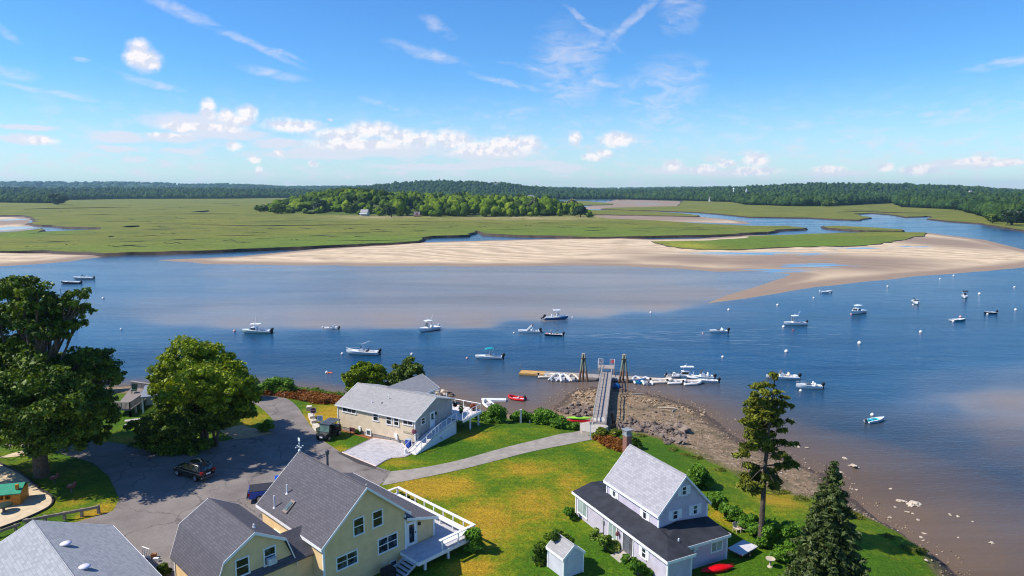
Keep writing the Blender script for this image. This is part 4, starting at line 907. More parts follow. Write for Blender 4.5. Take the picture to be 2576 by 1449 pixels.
mb = MB(); p = fr.hit(*zm5(792,960), 'X', xf); on_wall(mb, 'W', xf, p[1]-.03, p[1]+.03, .1, 1.75, .02, .08); on_wall(mb, 'W', xf, p[1]-.1, p[1]+.1, 1.2, 1.5, .02, .16); mb.build('electric_meter', SILVER, t)
mb = MB(); p = fr.hit(*zm5(948,1000), 'X', xf); mb.blob((xf-.2, p[1], 1.35), (.14, .14, .22), 4, 1, .4); mb.tube([(xf-.2, p[1], 1.5), (xf-.2, p[1], 1.9)], .015, 4); mb.build('hanging_basket', leafmat('basket_flowers', [(.05,.09,.02,1),(.3,.1,.12,1),(.12,.18,.03,1)]), t)

# --- beige house with the long white stair and deck
fr = Fr(-11.33, 77.18, 2.622); BEF = fr; Lm, Wm, ze, zr, zb, rv, ov = 12.09, 7.52, 3.22, 4.94, 3.83, 3.94, .25
t = thing('beige_house', 'beige clapboard cottage with grey roof and a long white outside stair', 'house', fr.o, fr.rz)
w = MB(); w.prism([(0, .45), (Wm, .45), (Wm, zb-.12), (rv, zr-.1), (0, ze-.1)], .06, Lm); w.build('wall', BEIW, t)
w = MB(); w.prism([(.0, .45), (Wm, .45), (Wm, zb-.12), (rv, zr-.1), (0, ze-.1)], 0, .06); w.build('gable_wall', BEIG, t)
w = MB(); w.bx(.06, Wm-.06, .06, Lm-.06, -.3, .45); w.build('foundation', FOUND, t)
gable_roof(t, -.24, Wm+.3, -ov, Lm+ov, ze-.0, rv, zr+.06, SHB, ze2=zb-.02, trim=WHITE, h=.1, th=.1)
# cross wing behind
w = MB(); w.bx(Wm-.1, Wm+4.2, 5.6, 10.6, 0, 3.3); w.build('wing_wall', BEIW, t)
wr = MB(); y0, y1, ym = 5.2, 11., 8.1; x0, x1 = rv+1.2, Wm+4.6
wr.slab([(x0, y0, 3.35), (x1, y0, 3.35), (x1, ym, 4.85), (x0-.6, ym, 4.85)], .13); wr.slab([(x1, y1, 3.35), (x0, y1, 3.35), (x0-.6, ym, 4.85), (x1, ym, 4.85)], .13); wr.build('wing_roof', SHB, t)
tb = MB()
for (ya, za, yb, zb_) in ((y0, 3.35, ym, 4.85), (ym, 4.85, y1, 3.35)): tb.slab([(x1, ya, za+.01), (x1+.04, ya, za+.01), (x1+.04, yb, zb_+.01), (x1, yb, zb_+.01)], .2)
tb.bx(x0+1.5, x1, y0-.04, y0, 3.12, 3.35); tb.build('wing_trim', WHITE, t)
for x, y, z_ in ((0, .0, ze-.25), (0, Lm, ze-.25), (Wm, 0, zb-.3)): MB().bx(x-.06, x+.06, y-.06, y+.06, .3, z_).build('corner_board', WHITE, t)
for p0, p1, c, h in (((1183,742),(1322,712),3,0), ((1490,832),(1545,758),1,1), ((1622,868),(1678,790),1,1), ((1698,880),(1752,808),1,1), ((1790,868),(1893,826),2,0)):
    winpx(t, fr, 'W', 0, zm2(*p0), zm2(*p1), cols=c, hung=bool(h))
a = fr.hit(*zm2(1420,940), 'X', 0); b = fr.hit(*zm2(1472,940), 'X', 0); window(t, 'W', 0, b[1], a[1], .1, .85, hung=False, cw=.14)
winpx(t, fr, 'S', 0, zm2(1972,880), zm2(2012,793))
a = fr.hit(*zm2(2062,905), 'Y', 0); b = fr.hit(*zm2(2110,905), 'Y', 0); door(t, 'S', 0, a[0], b[0], 1.35, 3.3, 1)
mb = MB(); on_wall(mb, 'S', 0, b[0]+.15, b[0]+.32, 2.75, 3.05, .0, .16); mb.build('porch_light', BLACK, t)
for q in ((1647,580), (1478,672)):
    p = fr.hit(*zm2(*q), 'X', 1.5); xx = (q[0] > 1500) and 2.3 or 1.2
    p = fr.hit(*zm2(*q), 'X', xx); vent_pipe(t, (xx, p[1], ze-.12+(zr-ze)*(xx+.3)/(rv+.3)+.05), .55, .045)
p = fr.hit(*zm2(1582,655), 'X', 1.5); mb = MB(); mb.blob((1.5, p[1], ze+(zr-ze)*1.8/4.2-.05), (.16, .16, .1), 3, 2, .1); mb.build('roof_vent', BLACK, t)
for xx, y in ((rv+.0, -.1), (Wm-.9, .1)): vent_pipe(t, (xx, y, zr-.1 if xx < 5 else zb+.2), .75, .045, boot=False)
mb = MB(); p = fr.hit(*zm2(1845,892), 'X', 0); on_wall(mb, 'W', 0, p[1]-.75, p[1]+.75, 1.45, 1.66, .0, .04); q = mb.build('quarter_board', plain('sign_board', (.35, .30, .24, 1), .6, .15), t)
mb = MB(); on_wall(mb, 'W', 0, p[1]-.5, p[1]+.5, 1.53, 1.58, .04, .055); mb.build('lettering', plain('gilt', (.7, .62, .4, 1), .5), q)
mb = MB(); p = fr.hit(*zm2(1282,900), 'X', -.5); mb.bx(-.56, -.5, p[1]-.42, p[1]+.42, .35, .85); mb.bx(-.55, -.51, p[1]-.3, p[1]-.25, 0, .35); mb.bx(-.55, -.51, p[1]+.25, p[1]+.3, 0, .35)
tag(mb.build('yard_sign', plain('maroon_sign', (.09, .025, .03, 1), .6, .2), None), 'small maroon board sign in the mulch bed below the beige wall', 'sign'); o = bpy.data.objects['yard_sign']; o.location = fr.o; o.rotation_euler.z = fr.rz
for q, s_ in (((1357,885), .16), ((1722,960), .22)):
    mb = MB(); p = fr.hit(*zm2(*q), 'X', 0); on_wall(mb, 'W', 0, p[1]-s_, p[1]+s_, .65, .65+s_*2, .0, .12); on_wall(mb, 'W', 0, p[1]-s_*1.5, p[1]-s_*.2, .45, .8, .12, .2); mb.build('wall_vent', WHITE, t)
# stair, deck
s1 = (-1.93, -.94); s2 = (8.3, -2.47); zd = 1.82
yi, yo = -.12, -1.62
srp = MB(); prof = [(-2., .02), (1.1, .98), (3.0, 1.38), (8.4, zd)]
for (xa, za), (xb, zb2) in zip(prof[:-1], prof[1:]):
    n = 14 if xa > 1 else 5
    srp.slab([(xa, yo, za), (xb, yo, zb2), (xb, yi, zb2), (xa, yi, za)], .09)
dk_ = srp.build('stair_ramp', plain('pale_deck_paint', (.66, .60, .57, 1), .6, .1), t)
sk = MB(); sk.add([(-2.0, yo-.02, -.05), (6.1, yo-.02, -.05), (6.1, yo-.02, 1.55), (3.0, yo-.02, 1.26), (1.1, yo-.02, .86), (-2., yo-.02, .0), (-2.0, yo+.06, -.05), (6.1, yo+.06, -.05), (6.1, yo+.06, 1.55), (3.0, yo+.06, 1.26), (1.1, yo+.06, .86), (-2., yo+.06, .0)],
    [(0,1,2,3,4,5),(11,10,9,8,7,6),(0,6,7,1),(1,7,8,2)]); sk.build('skirt_wall', plain('white_skirting', (.66, .70, .74, 1), .7, .08), t)
dm = MB(); dm.slab([(6.1, -2.6, zd+.02), (10.4, -2.6, zd+.02), (10.4, -.1, zd+.02), (6.1, -.1, zd+.02)], .1)
dm.slab([(Wm+.05, -.1, zd+.02), (10.4, -.1, zd+.02), (10.4, 4.2, zd+.02), (Wm+.05, 4.2, zd+.02)], .1)
d_ = dm.build('deck', plain('pale_deck_paint', (.66, .60, .57, 1), .6, .1), t)
ed = MB(); ed.bx(6.1, 10.45, -2.66, -2.6, zd-.3, zd+.03); ed.bx(10.4, 10.46, -2.6, 4.2, zd-.3, zd+.03); ed.build('rim_board', WHITE, d_)
for x, y in ((10.1, -2.3), (8.2, -2.3), (10.1, 1.), (10.1, 4.)): mb = MB(); mb.bx(x-.09, x+.09, y-.09, y+.09, -1.2, zd-.08); mb.build('post', WHITE, d_)
rm = MB()
for (xa, za), (xb, zb2) in zip(prof[:-1], prof[1:]): rail_run(rm, (xa, yo, za), (min(xb, 6.15), yo, za+(zb2-za)*(min(xb, 6.15)-xa)/(xb-xa)), .95, 3, .04, .045, .1)
rail_run(rm, (-2., yi-.05, .02), (.3, yi-.05, .72), .95, 2, .04, .045, .1)
rail_run(rm, (6.15, -2.55, zd), (10.35, -2.55, zd), .95, 4, .04, .045, .1); rail_run(rm, (10.35, -2.55, zd), (10.35, 4.1, zd), .95, 5, .04, .045, .1); rail_run(rm, (Wm+.2, 4.1, zd), (10.35, 4.1, zd), .95, 2, .04, .045, .1)
rm.build('railing', WHITE, d_)
def potted(name, label, p, r, h, mat, pot):
    e = thing(name, label, 'plant', p); mb = MB(); mb.lathe([(r*.55, 0), (r*.75, h*.4)], (0, 0, 0), 10); mb.build('pot', pot, e)
    foliage(e, 'flowers', [((0, 0, h*.7), (r, r, h*.4))], 160, .09, mat, 3); return e
def leaf_cloud(lobes, n, size, seed, flat=.0, shell=.55, droop=0., sub=0, tight=False):
    """leaf-sized quads spread through ellipsoid lobes (centre, radii)"""
    r = np.random.default_rng(seed); vol = np.array([l[1][0]*l[1][1]*l[1][2] for l in lobes])**.72; cnt = np.maximum(3, (n*vol/vol.sum()).astype(int))
    C = []; Nn = []
    if sub:                                                     # break every lobe into smaller tufts so that the outline is ragged
        nl = []
        for (c, rad), k in zip(lobes, cnt):
            m = max(6, int(sub*max(.6, min(1.8, rad[0]/1.6))))
            for _ in range(m):
                d = r.normal(size=3); d /= np.linalg.norm(d); q, f = (.1+.62*r.random()**.6, .34+.2*r.random()) if tight else (.25+.68*r.random()**.55, .24+.2*r.random())
                nl.append(((tuple(np.array(c)+d*np.array(rad)*q), tuple(np.array(rad)*f*np.array([1.1, 1.1, .8]))), k/m))
        lobes = [l for l, _ in nl]; cnt = [max(3, int(k)) for _, k in nl]
    for (c, rad), k in zip(lobes, cnt):
        d = r.normal(size=(k, 3)); d /= np.linalg.norm(d, axis=1)[:, None]
        ph = r.random(6)*6.28
        lump = 1+.16*np.sin(d[:, 0]*4.1+ph[0])*np.sin(d[:, 1]*4.7+ph[1])+.12*np.sin(d[:, 2]*6+ph[2]+d[:, 0]*5)+.08*np.sin(d[:, 1]*11+ph[3])*np.sin(d[:, 0]*10+ph[4])
        rr_ = (shell+(1-shell)*r.random(k)**.7)*lump*(1+.10*r.normal(size=k)*(r.random(k) < .2))
        C.append(np.array(c)+d*np.array(rad)*rr_[:, None]); Nn.append(d)
    C = np.vstack(C); Nn = np.vstack(Nn); k = len(C)
    nn = Nn*.7+r.normal(size=(k, 3))*.65+np.array([0, 0, .45]); nn /= np.linalg.norm(nn, axis=1)[:, None]
    a = r.normal(size=(k, 3)); a -= (a*nn).sum(1)[:, None]*nn; a /= np.linalg.norm(a, axis=1)[:, None]; b = np.cross(nn, a)
    s = size*np.clip(np.exp(.42*r.normal(size=k)), .35, 2.3)[:, None]; wdt = s*(.55 if not flat else flat)
    bend = nn*s*.25
    V = np.stack([C-a*s, C-b*wdt+bend, C+a*s, C+b*wdt+bend], 1).reshape(-1, 3)
    V[:, 2] -= droop
    Fq = (np.arange(k)*4)[:, None]+np.array([0, 1, 2, 3])
    return V, Fq
def foliage(par, name, lobes, n, size, mat, seed, **k):
    V, Fq = leaf_cloud(lobes, n, size, seed, **k); return quick_mesh(name, V, Fq, mat, par)
PINKF = leafmat('pink_petunias', [(.05,.09,.02,1),(.35,.10,.20,1),(.40,.15,.25,1)]); REDF = leafmat('red_geraniums', [(.05,.10,.02,1),(.45,.03,.03,1),(.12,.18,.03,1)]); TERRA = plain('dark_pot', (.04, .035, .03, 1), .7)
potted('flower_pot', 'red geranium pot on the deck of the beige house', fr.world(9.9, -1.6, zd), .38, .8, REDF, TERRA)
potted('flower_pot', 'dark pot of grasses beside the deck rail corner', fr.world(8.3, -.9, zd), .32, .9, HEDGE, TERRA)
for nm, q, lab in (('hanging_basket', (-.35, -.12, 1.95), 'pink petunia basket hanging at the near corner of the beige house'), ('hanging_basket', (Wm+.35, -.25, 2.9), 'dark purple basket hanging at the deck corner of the beige house')):
    e = thing(nm, lab, 'plant', fr.world(*q)); mb = MB(); mb.lathe([(.12, -.15), (.22, .05)], (0, 0, 0), 10); mb.tube([(0, 0, .05), (0, 0, .5)], .012, 4); mb.build('basket', TERRA, e)
    foliage(e, 'flowers', [((0, 0, .05), (.3, .3, .25))], 150, .09, PINKF if q[0] < 1 else leafmat('dark_leaves', [(.02,.015,.02,1),(.06,.02,.04,1)]), 5)
bn = thing('wheelie_bin', 'blue lidded bin standing at the foot of the white stair', 'bin', fr.world(-.55, .55), fr.rz)
mb = MB(); mb.prism([(-.22, .0), (.22, .0), (.28, .95), (-.28, .95)], -.3, .3); mb.build('body', BLUE, bn); mb = MB(); mb.slab([(-.3, -.33, 1.06), (.3, -.33, 1.0), (.3, .33, 1.0), (-.3, .33, 1.06)], .06); mb.build('lid', plain('pale_blue_lid', (.35, .42, .52, 1), .5), bn)
mb = MB(); mb.lathe([(.13, 0), (.16, .5), (.14, .52)], (0, 0, 0), 12); mb.lathe([(.17, .52), (.1, .6)], (0, 0, 0), 12)
o = tag(mb.build('bucket', WHITE), 'small white bucket on the patio by the lower stair post', 'bucket'); o.location = fr.world(-2.2, -.3)

# --- yellow house: main gable, side addition with deck, connector and gambrel garage
fr = Fr(-13.774, 46.973, 2.37); YF = fr; Lm, Wm, ov = 9.59, 7.38, .34; ze, zr = 4.14, 7.58; A = 3.22; za = 2.74; Al = 12.58
t = thing('yellow_house', 'yellow clapboard house with charcoal roofs, gambrel wing and white deck', 'house', fr.o, fr.rz)
zw = ze+.28
w = MB(); gable_solid(w, 0, Wm, 0, Lm, -.2, zw-.1, Wm/2, zr-.14); w.build('wall', YELW, t)
gable_roof(t, -ov, Wm+ov, -ov, Lm+ov, ze, Wm/2, zr+.02, SHD)
# addition along the right side, shed roof, nearer end set back a little
w = MB(); w.prism([(Wm, -.2), (Wm+A-.2, -.2), (Wm+A-.2, za-.1), (Wm, za+.75)], .12, Al-.2); w.build('addition_wall', YELW, t)
r_ = MB(); r_.slab([(Wm-.1, -.28, za+1.02), (Wm+A, -.28, za), (Wm+A, Al, za), (Wm-.1, Al, za+1.02)], .14); ar = r_.build('addition_roof', SHD, t)
tb = MB(); tb.bx(Wm+A, Wm+A+.03, -.3, Al, za-.2, za+.01); tb.add([(Wm-.02, -.31, za+1.0), (Wm+A, -.31, za+.01), (Wm+A, -.31, za-.2), (Wm-.02, -.31, za+.78), (Wm-.02, -.28, za+1.0), (Wm+A, -.28, za+.01), (Wm+A, -.28, za-.2), (Wm-.02, -.28, za+.78)], [(0,1,2,3),(7,6,5,4),(0,4,5,1),(3,2,6,7),(0,3,7,4),(1,5,6,2)]); tb.build('roof_trim', WHITE, ar)
# far dormer ridge seen above the addition
for x, y, zt_ in ((0, 0, ze-.2), (Wm, 0, ze-.2), (Wm+A-.2, .12, za-.2)): MB().bx(x-.08, x+.08, y-.05, y+.08, -.1, zt_).build('corner_board', WHITE, t)
for p0, p1, c, h in (((1580,815),(1665,645),1,1), ((1728,750),(1810,590),1,1)): winpx(t, fr, 'S', 0, zm3(*p0), zm3(*p1), cols=c, hung=True)
for p0, p1 in (((1772,955),(1925,770)), ((1448,1085),(1615,905))):
    a, b = fr.hit(*zm3(*p0), 'Y', 0), fr.hit(*zm3(*p1), 'Y', 0); window(t, 'S', 0, a[0], b[0], a[2]+.0, b[2], cols=2, hung=True, label='wide double window')
a = fr.hit(*zm3(1865,1010), 'Y', 0); b = fr.hit(*zm3(1918,1005), 'Y', 0); window(t, 'S', 0, a[0], b[0], .05, .5, hung=False, cw=.05)
a = fr.hit(*zm3(1992,800), 'Y', .12); b = fr.hit(*zm3(2078,800), 'Y', .12); door(t, 'S', .12, a[0], b[0], 1.0, 3.05, 2)
mb = MB(); on_wall(mb, 'S', .12, b[0]+.12, b[0]+.3, 2.5, 2.75, 0, .16); mb.build('porch_light', BLACK, t)
# vents, skylights, weather vane, flue
def on_left(q): # left roof slope point from a photo pixel
    n = np.array([-(zr-ze), 0, Wm/2+ov]); n /= np.linalg.norm(n); p0 = np.array([-ov, 0, ze]); d = ray(*q); dl = np.array([d@fr.X, d@fr.Y, d[2]]); o = np.array([0, 0, CH])-fr.o; ol = np.array([o@fr.X, o@fr.Y, o[2]])
    return ol+dl*((p0-ol)@n/(dl@n))
for q in ((1068,478), (970,588)): vent_pipe(t, on_left(zm3(*q)), .75 if q[0] > 1000 else 1.0, .06)
p = on_left(zm3(1085,585)); sl = math.atan2(zr-ze, Wm/2+ov)
mb = MB(); mb.box((p[0]-.02, p[1], p[2]+.05), (1.1, .62, .14), ry=-sl); s_ = mb.build('skylight', plain('skylight_frame', (.20, .15, .13, 1), .5), t); mb = MB(); mb.box((p[0]-.06, p[1], p[2]+.11), (.72, .42, .1), ry=-sl); mb.build('pane', plain('skylight_glass', (.10, .14, .14, 1), .1, spec=.5), s_)
mb = MB(); px_, pz_ = Wm+1.3, za+1.02-1.02*1.4/3.32; mb.box((Wm+.9, 3.2, za+.74), (.7, .9, .14), ry=.3); s_ = mb.build('skylight', plain('skylight_frame', (.20, .15, .13, 1), .5), t); mb = MB(); mb.box((Wm+.91, 3.2, za+.77), (.52, .7, .14), ry=.3); mb.build('pane', plain('skylight_glass_lit', (.35, .40, .42, 1), .08, spec=.6), s_)
vent_pipe(t, (Wm+.5, 6.2, za+.8), .9, .05)
mb = MB(); fx, fy = Wm/2+.35, 2.9+3.0; mb.tube([(fx, fy, zr-.5), (fx, fy, zr+.75)], .1, 10); mb.lathe([(.13, 0), (.17, .1), (.17, .38), (.05, .45)], (fx, fy, zr+.72), 10); mb.build('flue_pipe', DGREY, t)
wv = MB(); vy = Lm+ov-.1; vx = Wm/2; wv.tube([(vx, vy, zr), (vx, vy, zr+1.25)], .03, 6); wv.blob((vx, vy, zr+.1), (.12, .12, .14), 1, 2, 0); wv.blob((vx, vy, zr+.72), (.06, .06, .06), 1, 1, 0)
for an in (0, math.pi/2): wv.tube([(vx-.3*math.cos(an), vy-.3*math.sin(an), zr+.45), (vx+.3*math.cos(an), vy+.3*math.sin(an), zr+.45)], .02, 5); [wv.blob((vx+k*.33*math.cos(an), vy+k*.33*math.sin(an), zr+.45), (.06, .06, .06), 1, 1, 0) for k in (-1, 1)]
wv.box((vx, vy, zr+1.1), (.05, .3, .26)); wv.build('weather_vane', plain('white_metal', (.7, .75, .72, 1), .4), t)
# deck
zk = 1.0; x0, x1, y0, y1 = Wm+.02, 12.74, -2.43, 8.3
dm = MB(); dm.slab([(Wm-.6, y0, zk), (x1, y0, zk), (x1, -.02, zk), (Wm-.6, -.02, zk)], .07); dm.slab([(Wm+A-.2, -.02, zk), (x1, -.02, zk), (x1, y1, zk), (Wm+A-.2, y1, zk)], .07); d_ = dm.build('deck', DECKL, t)
ed = MB(); ed.bx(Wm-.6, x1, y0-.05, y0, zk-.28, zk+.01); ed.bx(x1, x1+.05, y0-.05, y1, zk-.28, zk+.01); ed.bx(Wm-.64, Wm-.6, y0, -.05, zk-.28, zk+.01); ed.build('rim_board', WHITE, d_)
for x, y in ((Wm+.2, y0+.2), (Wm+2.6, y0+.2), (x1-.2, y0+.2), (x1-.2, 1.4), (x1-.2, 5), (x1-.2, 8)): mb = MB(); mb.bx(x-.08, x+.08, y-.08, y+.08, -.3, zk-.07); mb.build('post', WHITE, d_)
rm = MB(); rm.bx(x1-.18, x1+.1, y0-.05, y1, zk+.93, zk+.99); rm.bx(9.0, x1-.18, y0-.08, y0+.2, zk+.93, zk+.99); rm.bx(Wm+A+.4, x1-.18, y1-.2, y1+.05, zk+.93, zk+.99)
for i in range(9): y = y0+.05+(y1-y0-.1)*i/8; rm.bx(x1-.06, x1+.02, y-.045, y+.045, zk, zk+.93)
for i in range(3): x = x1-.1-i*1.7; rm.bx(x-.045, x+.045, y0, y0+.08, zk, zk+.93)
for i in range(3): x = x1-.1-i*.8; rm.bx(x-.045, x+.045, y1-.08, y1, zk, zk+.93)
rm.build('railing', WHITE, d_)
bm = MB(); bm.bx(x1-.75, x1-.2, y0+.1, y1-.1, zk+.42, zk+.48); bm.bx(9.6, x1-.75, y0+.1, y0+.55, zk+.42, zk+.48)
for i in range(7): y = y0+.4+(y1-y0-.8)*i/6; bm.bx(x1-.7, x1-.62, y-.04, y+.04, zk, zk+.42)
bm.build('bench', WHITE, d_)
sm = MB(); sa = Wm-.6
for k in range(5): sm.bx(sa-.28*(k+1), sa-.28*k, y0+.3, y0+1.8, zk-.19*(k+1)-.04, zk-.19*(k+1))
for y in (y0+.28, y0+1.82): sm.add([(sa-1.4, y-.02, -.05), (sa-1.4, y-.02, .1), (sa, y-.02, zk-.1), (sa, y-.02, zk-.35), (sa-1.4, y+.02, -.05), (sa-1.4, y+.02, .1), (sa, y+.02, zk-.1), (sa, y+.02, zk-.35)], [(0,1,2,3),(7,6,5,4),(0,4,5,1),(1,5,6,2),(2,6,7,3),(3,7,4,0)])
sm.build('deck_stairs', DECKL, d_)
# connector
w = MB(); w.bx(-5.2, .02, 1.6, 4.9, -.2, 3.05); w.build('connector_wall', YELW, t)
r_ = MB(); ym, zt = 3.25, 4.55; r_.slab([(-5.4, 1.3, 3.1), (-.05, 1.3, 3.1), (.5, ym, zt), (-5.4, ym, zt)], .13); r_.slab([(-.05, 5.2, 3.1), (-5.4, 5.2, 3.1), (-5.4, ym, zt), (.5, ym, zt)], .13); r_.build('connector_roof', SHD, t)
w = MB(); w.bx(-2.6, .02, 5.0, 7.4, -.2, 2.5); w.build('entry_wall', YELW, t)
r_ = MB(); r_.slab([(-2.8, 4.9, 2.5), (.0, 4.9, 2.75), (.0, 7.6, 2.75), (-2.8, 7.6, 2.5)], .12); r_.build('entry_roof', WHITE, t)
# gambrel wing in its own local position
gfr = Fr(-20.043, 43.018, 2.37); off = gfr.o-fr.o; gx0, gy0 = off@fr.X, off@fr.Y
gL, gW, gze, gzr, kx, zk2 = 7.25, 5.71, 2.7, 6.31, .62, 5.0
gprof = [(-.25, gze), (kx-.05, zk2), (gW/2, gzr), (gW-kx+.05, zk2), (gW+.25, gze)]
g_ = MB(); g_.prism([(gx0, -.2), (gx0+gW, -.2), (gx0+gW, gze+.5)]+[(gx0+x, z-.16) for x, z in ((gW-kx-.05, zk2), (gW/2, gzr), (kx+.05, zk2))]+[(gx0, gze+.5)], gy0, gy0+gL); g_.build('gambrel_wall', YELW, t)
r_ = MB(); ya, yb = gy0-.25, gy0+gL+.25
for (xa, z0_), (xb, z1_) in zip(gprof[:-1], gprof[1:]): r_.slab([(gx0+xa, ya, z0_), (gx0+xb, ya, z1_), (gx0+xb, yb, z1_), (gx0+xa, yb, z0_)], .13)
r_.tube([(gx0+gW/2, ya, gzr-.02), (gx0+gW/2, yb, gzr-.02)], .06, 5); gr = r_.build('gambrel_roof', SHD, t)
tb = MB()
for y in (ya-.03, yb):
  tb = MB()
  for (xa, z0_), (xb, z1_) in zip(gprof[:-1], gprof[1:]): tb.add([(gx0+xa, y, z0_+.01), (gx0+xb, y, z1_+.01), (gx0+xb, y, z1_-.21), (gx0+xa, y, z0_-.21), (gx0+xa, y+.03, z0_+.01), (gx0+xb, y+.03, z1_+.01), (gx0+xb, y+.03, z1_-.21), (gx0+xa, y+.03, z0_-.21)], [(0,1,2,3),(7,6,5,4),(0,4,5,1),(3,2,6,7),(0,3,7,4),(1,5,6,2)])
  tb.build('roof_trim', WHITE, gr)
for x, y in ((gx0+.02, gy0), (gx0+gW-.02, gy0), (gx0, gy0+gL)): MB().bx(x-.065, x+.065, y-.06, y+.06, -.1, gze).build('corner_board', WHITE, t)
w1 = winpx(t, fr, 'S', gy0, zm3(665,1135), zm3(770,955)); w2 = winpx(t, fr, 'S', gy0, zm3(885,1045), zm3(977,872))
a, b = fr.hit(*zm3(900,1040), 'Y', gy0), fr.hit(*zm3(968,980), 'Y', gy0); mb = MB(); on_wall(mb, 'S', gy0, a[0]+.05, b[0]-.02, a[2]+.08, a[2]+.55, .05, .4); o = tag(mb.build('air_conditioner', plain('ac_case', (.55, .58, .62, 1), .5)), 'white air conditioner box in the right window of the gambrel gable', 'air conditioner'); o.location = fr.o; o.rotation_euler.z = fr.rz
vent_pipe(t, (gx0+gW/2+.5, gy0+1.0, gzr-.28), .25, .06)
# things against the gable wall
mb = MB(); p = fr.hit(*zm3(1785,1080), 'Z', 0); mb.tube([(p[0]-.15, -.5, 0), (p[0]-.15, -.5, .9), (p[0], -.5, 1.05), (p[0]+.15, -.5, .9), (p[0]+.15, -.5, 0)], .03, 6); o = tag(mb.build('hose_hoop', SILVER), 'white hoop standing by the yellow gable wall', 'hoop'); o.location = fr.o; o.rotation_euler.z = fr.rz
mb = MB(); mb.prism([(-.5, 0), (.5, 0), (.5, .75), (.42, .85), (-.42, .85), (-.5, .75)], -.35, .35); o = tag(mb.build('grill', plain('grill_cover', (.02, .02, .022, 1), .7, .3)), 'dark covered grill in the shade of the yellow gable', 'grill'); o.location = fr.world(p[0]-.1, -1.1); o.rotation_euler.z = fr.rz

# --- silver roofed house at the lower left corner
fr = Fr(-31.906, 37.414, 2.375); Lm, Wm, ze, zr = 10.83, 10.55, 2.89, 5.25
t = thing('grey_roof_house', 'low house with broad silver grey shingle roof and two white vents', 'house', fr.o, fr.rz)
w = MB(); gable_solid(w, .4, Wm-.4, -6, Lm-.3, -.2, ze+.0, Wm/2, zr-.2); w.build('wall', YELW, t)
gable_roof(t, 0, Wm, -7, Lm, ze, Wm/2, zr, SHG)
nrm = np.array([zr-ze, 0, Wm/2]); nrm /= np.linalg.norm(nrm)
for q in ((475,1228), (612,1395)):
    d = ray(*zm1(*q)); dl = np.array([d@fr.X, d@fr.Y, d[2]]); o = np.array([0, 0, CH])-fr.o; ol = np.array([o@fr.X, o@fr.Y, o[2]]); p = ol+dl*((np.array([Wm, 0, ze])-ol)@nrm/(dl@nrm))
    mb = MB(); mb.lathe([(.13, -.2), (.13, .12), (.36, .12), (.37, .17), (.25, .24), (.1, .28)], p, 18); mb.build('roof_vent', plain('white_vent', (.66, .64, .72, 1), .45), t, True)
# small porch rail and step lights beside it
mb = MB(); p = W(*zm1(1030,1310), LW); q = W(*zm1(1085,1330), LW); rail_run(mb, p, q, .9, 4, .03, .04, .1); o = tag(mb.build('stair_rail', WHITE), 'short white balustrade beside the silver roof eave', 'railing')

# --- shed
fr = Fr(*W(*zm5(388,1480), LW)[:2], 2.14); p = fr
t = thing('garden_shed', 'small pale grey garden shed with a gabled shingle roof', 'shed', fr.o, fr.rz)
w = MB(); gable_solid(w, 0, 1.9, 0, 2.1, -.05, 1.75, .95, 2.5); w.build('wall', siding('shed_siding', (.56, .57, .64, 1), .12), t)
gable_roof(t, -.12, 2.02, -.08, 2.18, 1.74, .95, 2.58, SHB, .08)
for x, y in ((0, 0), (1.9, 0), (0, 2.1)): MB().bx(x-.05, x+.05, y-.05, y+.05, -.05, 1.72).build('corner_board', WHITE, t)
mb = MB(); on_wall(mb, 'S', 0, .35, 1.55, .05, 1.62, 0, .03); mb.build('door', siding('shed_siding', (.56, .57, .64, 1), .12), t)

# --- waterfront house behind the maple, with its grey deck, and the little porch roof beside it
dz = .75; c = G(318, 1042); zc = gz(c[0], c[1])
b0 = W(328,1012,LW-.3); b1 = W(392,978,LW-.3)
t = thing('waterfront_house', 'white clapboard house mostly hidden behind the big maple', 'house', (-68, 99, LW-.4), .15)
w = MB(); gable_solid(w, -12, 4.9, -4, 6.5, -.5, 3.0, -3.5, 4.6); w.build('wall', siding('white_siding', (.62, .64, .66, 1)), t); gable_roof(t, -12.3, 5.2, -4.3, 6.8, 2.95, -3.5, 4.75, SHD)
window(t, 'E', 4.9, -1.5, .2, 1.3, 2.6, cols=2); window(t, 'E', 4.9, 2., 3.5, 1.3, 2.6)
w = MB(); w.bx(4., 8.1, -9.5, -7.2, -.5, 2.4); w.build('lean_to', siding('white_siding', (.62, .64, .66, 1)), t)
dd = thing('grey_deck', 'weathered grey deck with slatted rail above the shore', 'deck', (0, 0, 0))
zt = LW+1.0
q0, q1, q2, q3 = [Vector(W(x, y, zt)) for x, y in ((285,1030),(327,1031),(392,985),(330,976))]
mb = MB(); mb.slab([q0, q1, q2, q3], .12); mb.build('deck_floor', planks('grey_decking', (.24, .20, .175, 1), (.31, .26, .23, 1), .15), dd)
mb = MB()
for a, b, n in ((q0, q1, 2), (q1, q2, 8), (q2, q3, 4)):
    rail_run(mb, a, b, 1., n, .06, .05, .12); 
    for i in range(int((b-a).length/.16)): p = a.lerp(b, (i+.5)/int((b-a).length/.16)); mb.box(p+Vector((0, 0, .55)), (.07, .07, .86))
    mb.slab([a+Vector((0, 0, 1.08)), b+Vector((0, 0, 1.08)), b+Vector((.1, .12, 1.08)), a+Vector((.1, .12, 1.08))], .05)
mb.build('railing', planks('grey_rail', (.30, .26, .235, 1), (.38, .33, .30, 1), .15), dd)
mb = MB()
for a, b, n in ((q0, q1, 1), (q1, q2, 5)):
    for i in range(n+1): p = a.lerp(b, i/n); mb.bx(p[0]-.1, p[0]+.1, p[1]-.1, p[1]+.1, 0., zt-.12)
mb.build('post', TAUPE, dd)
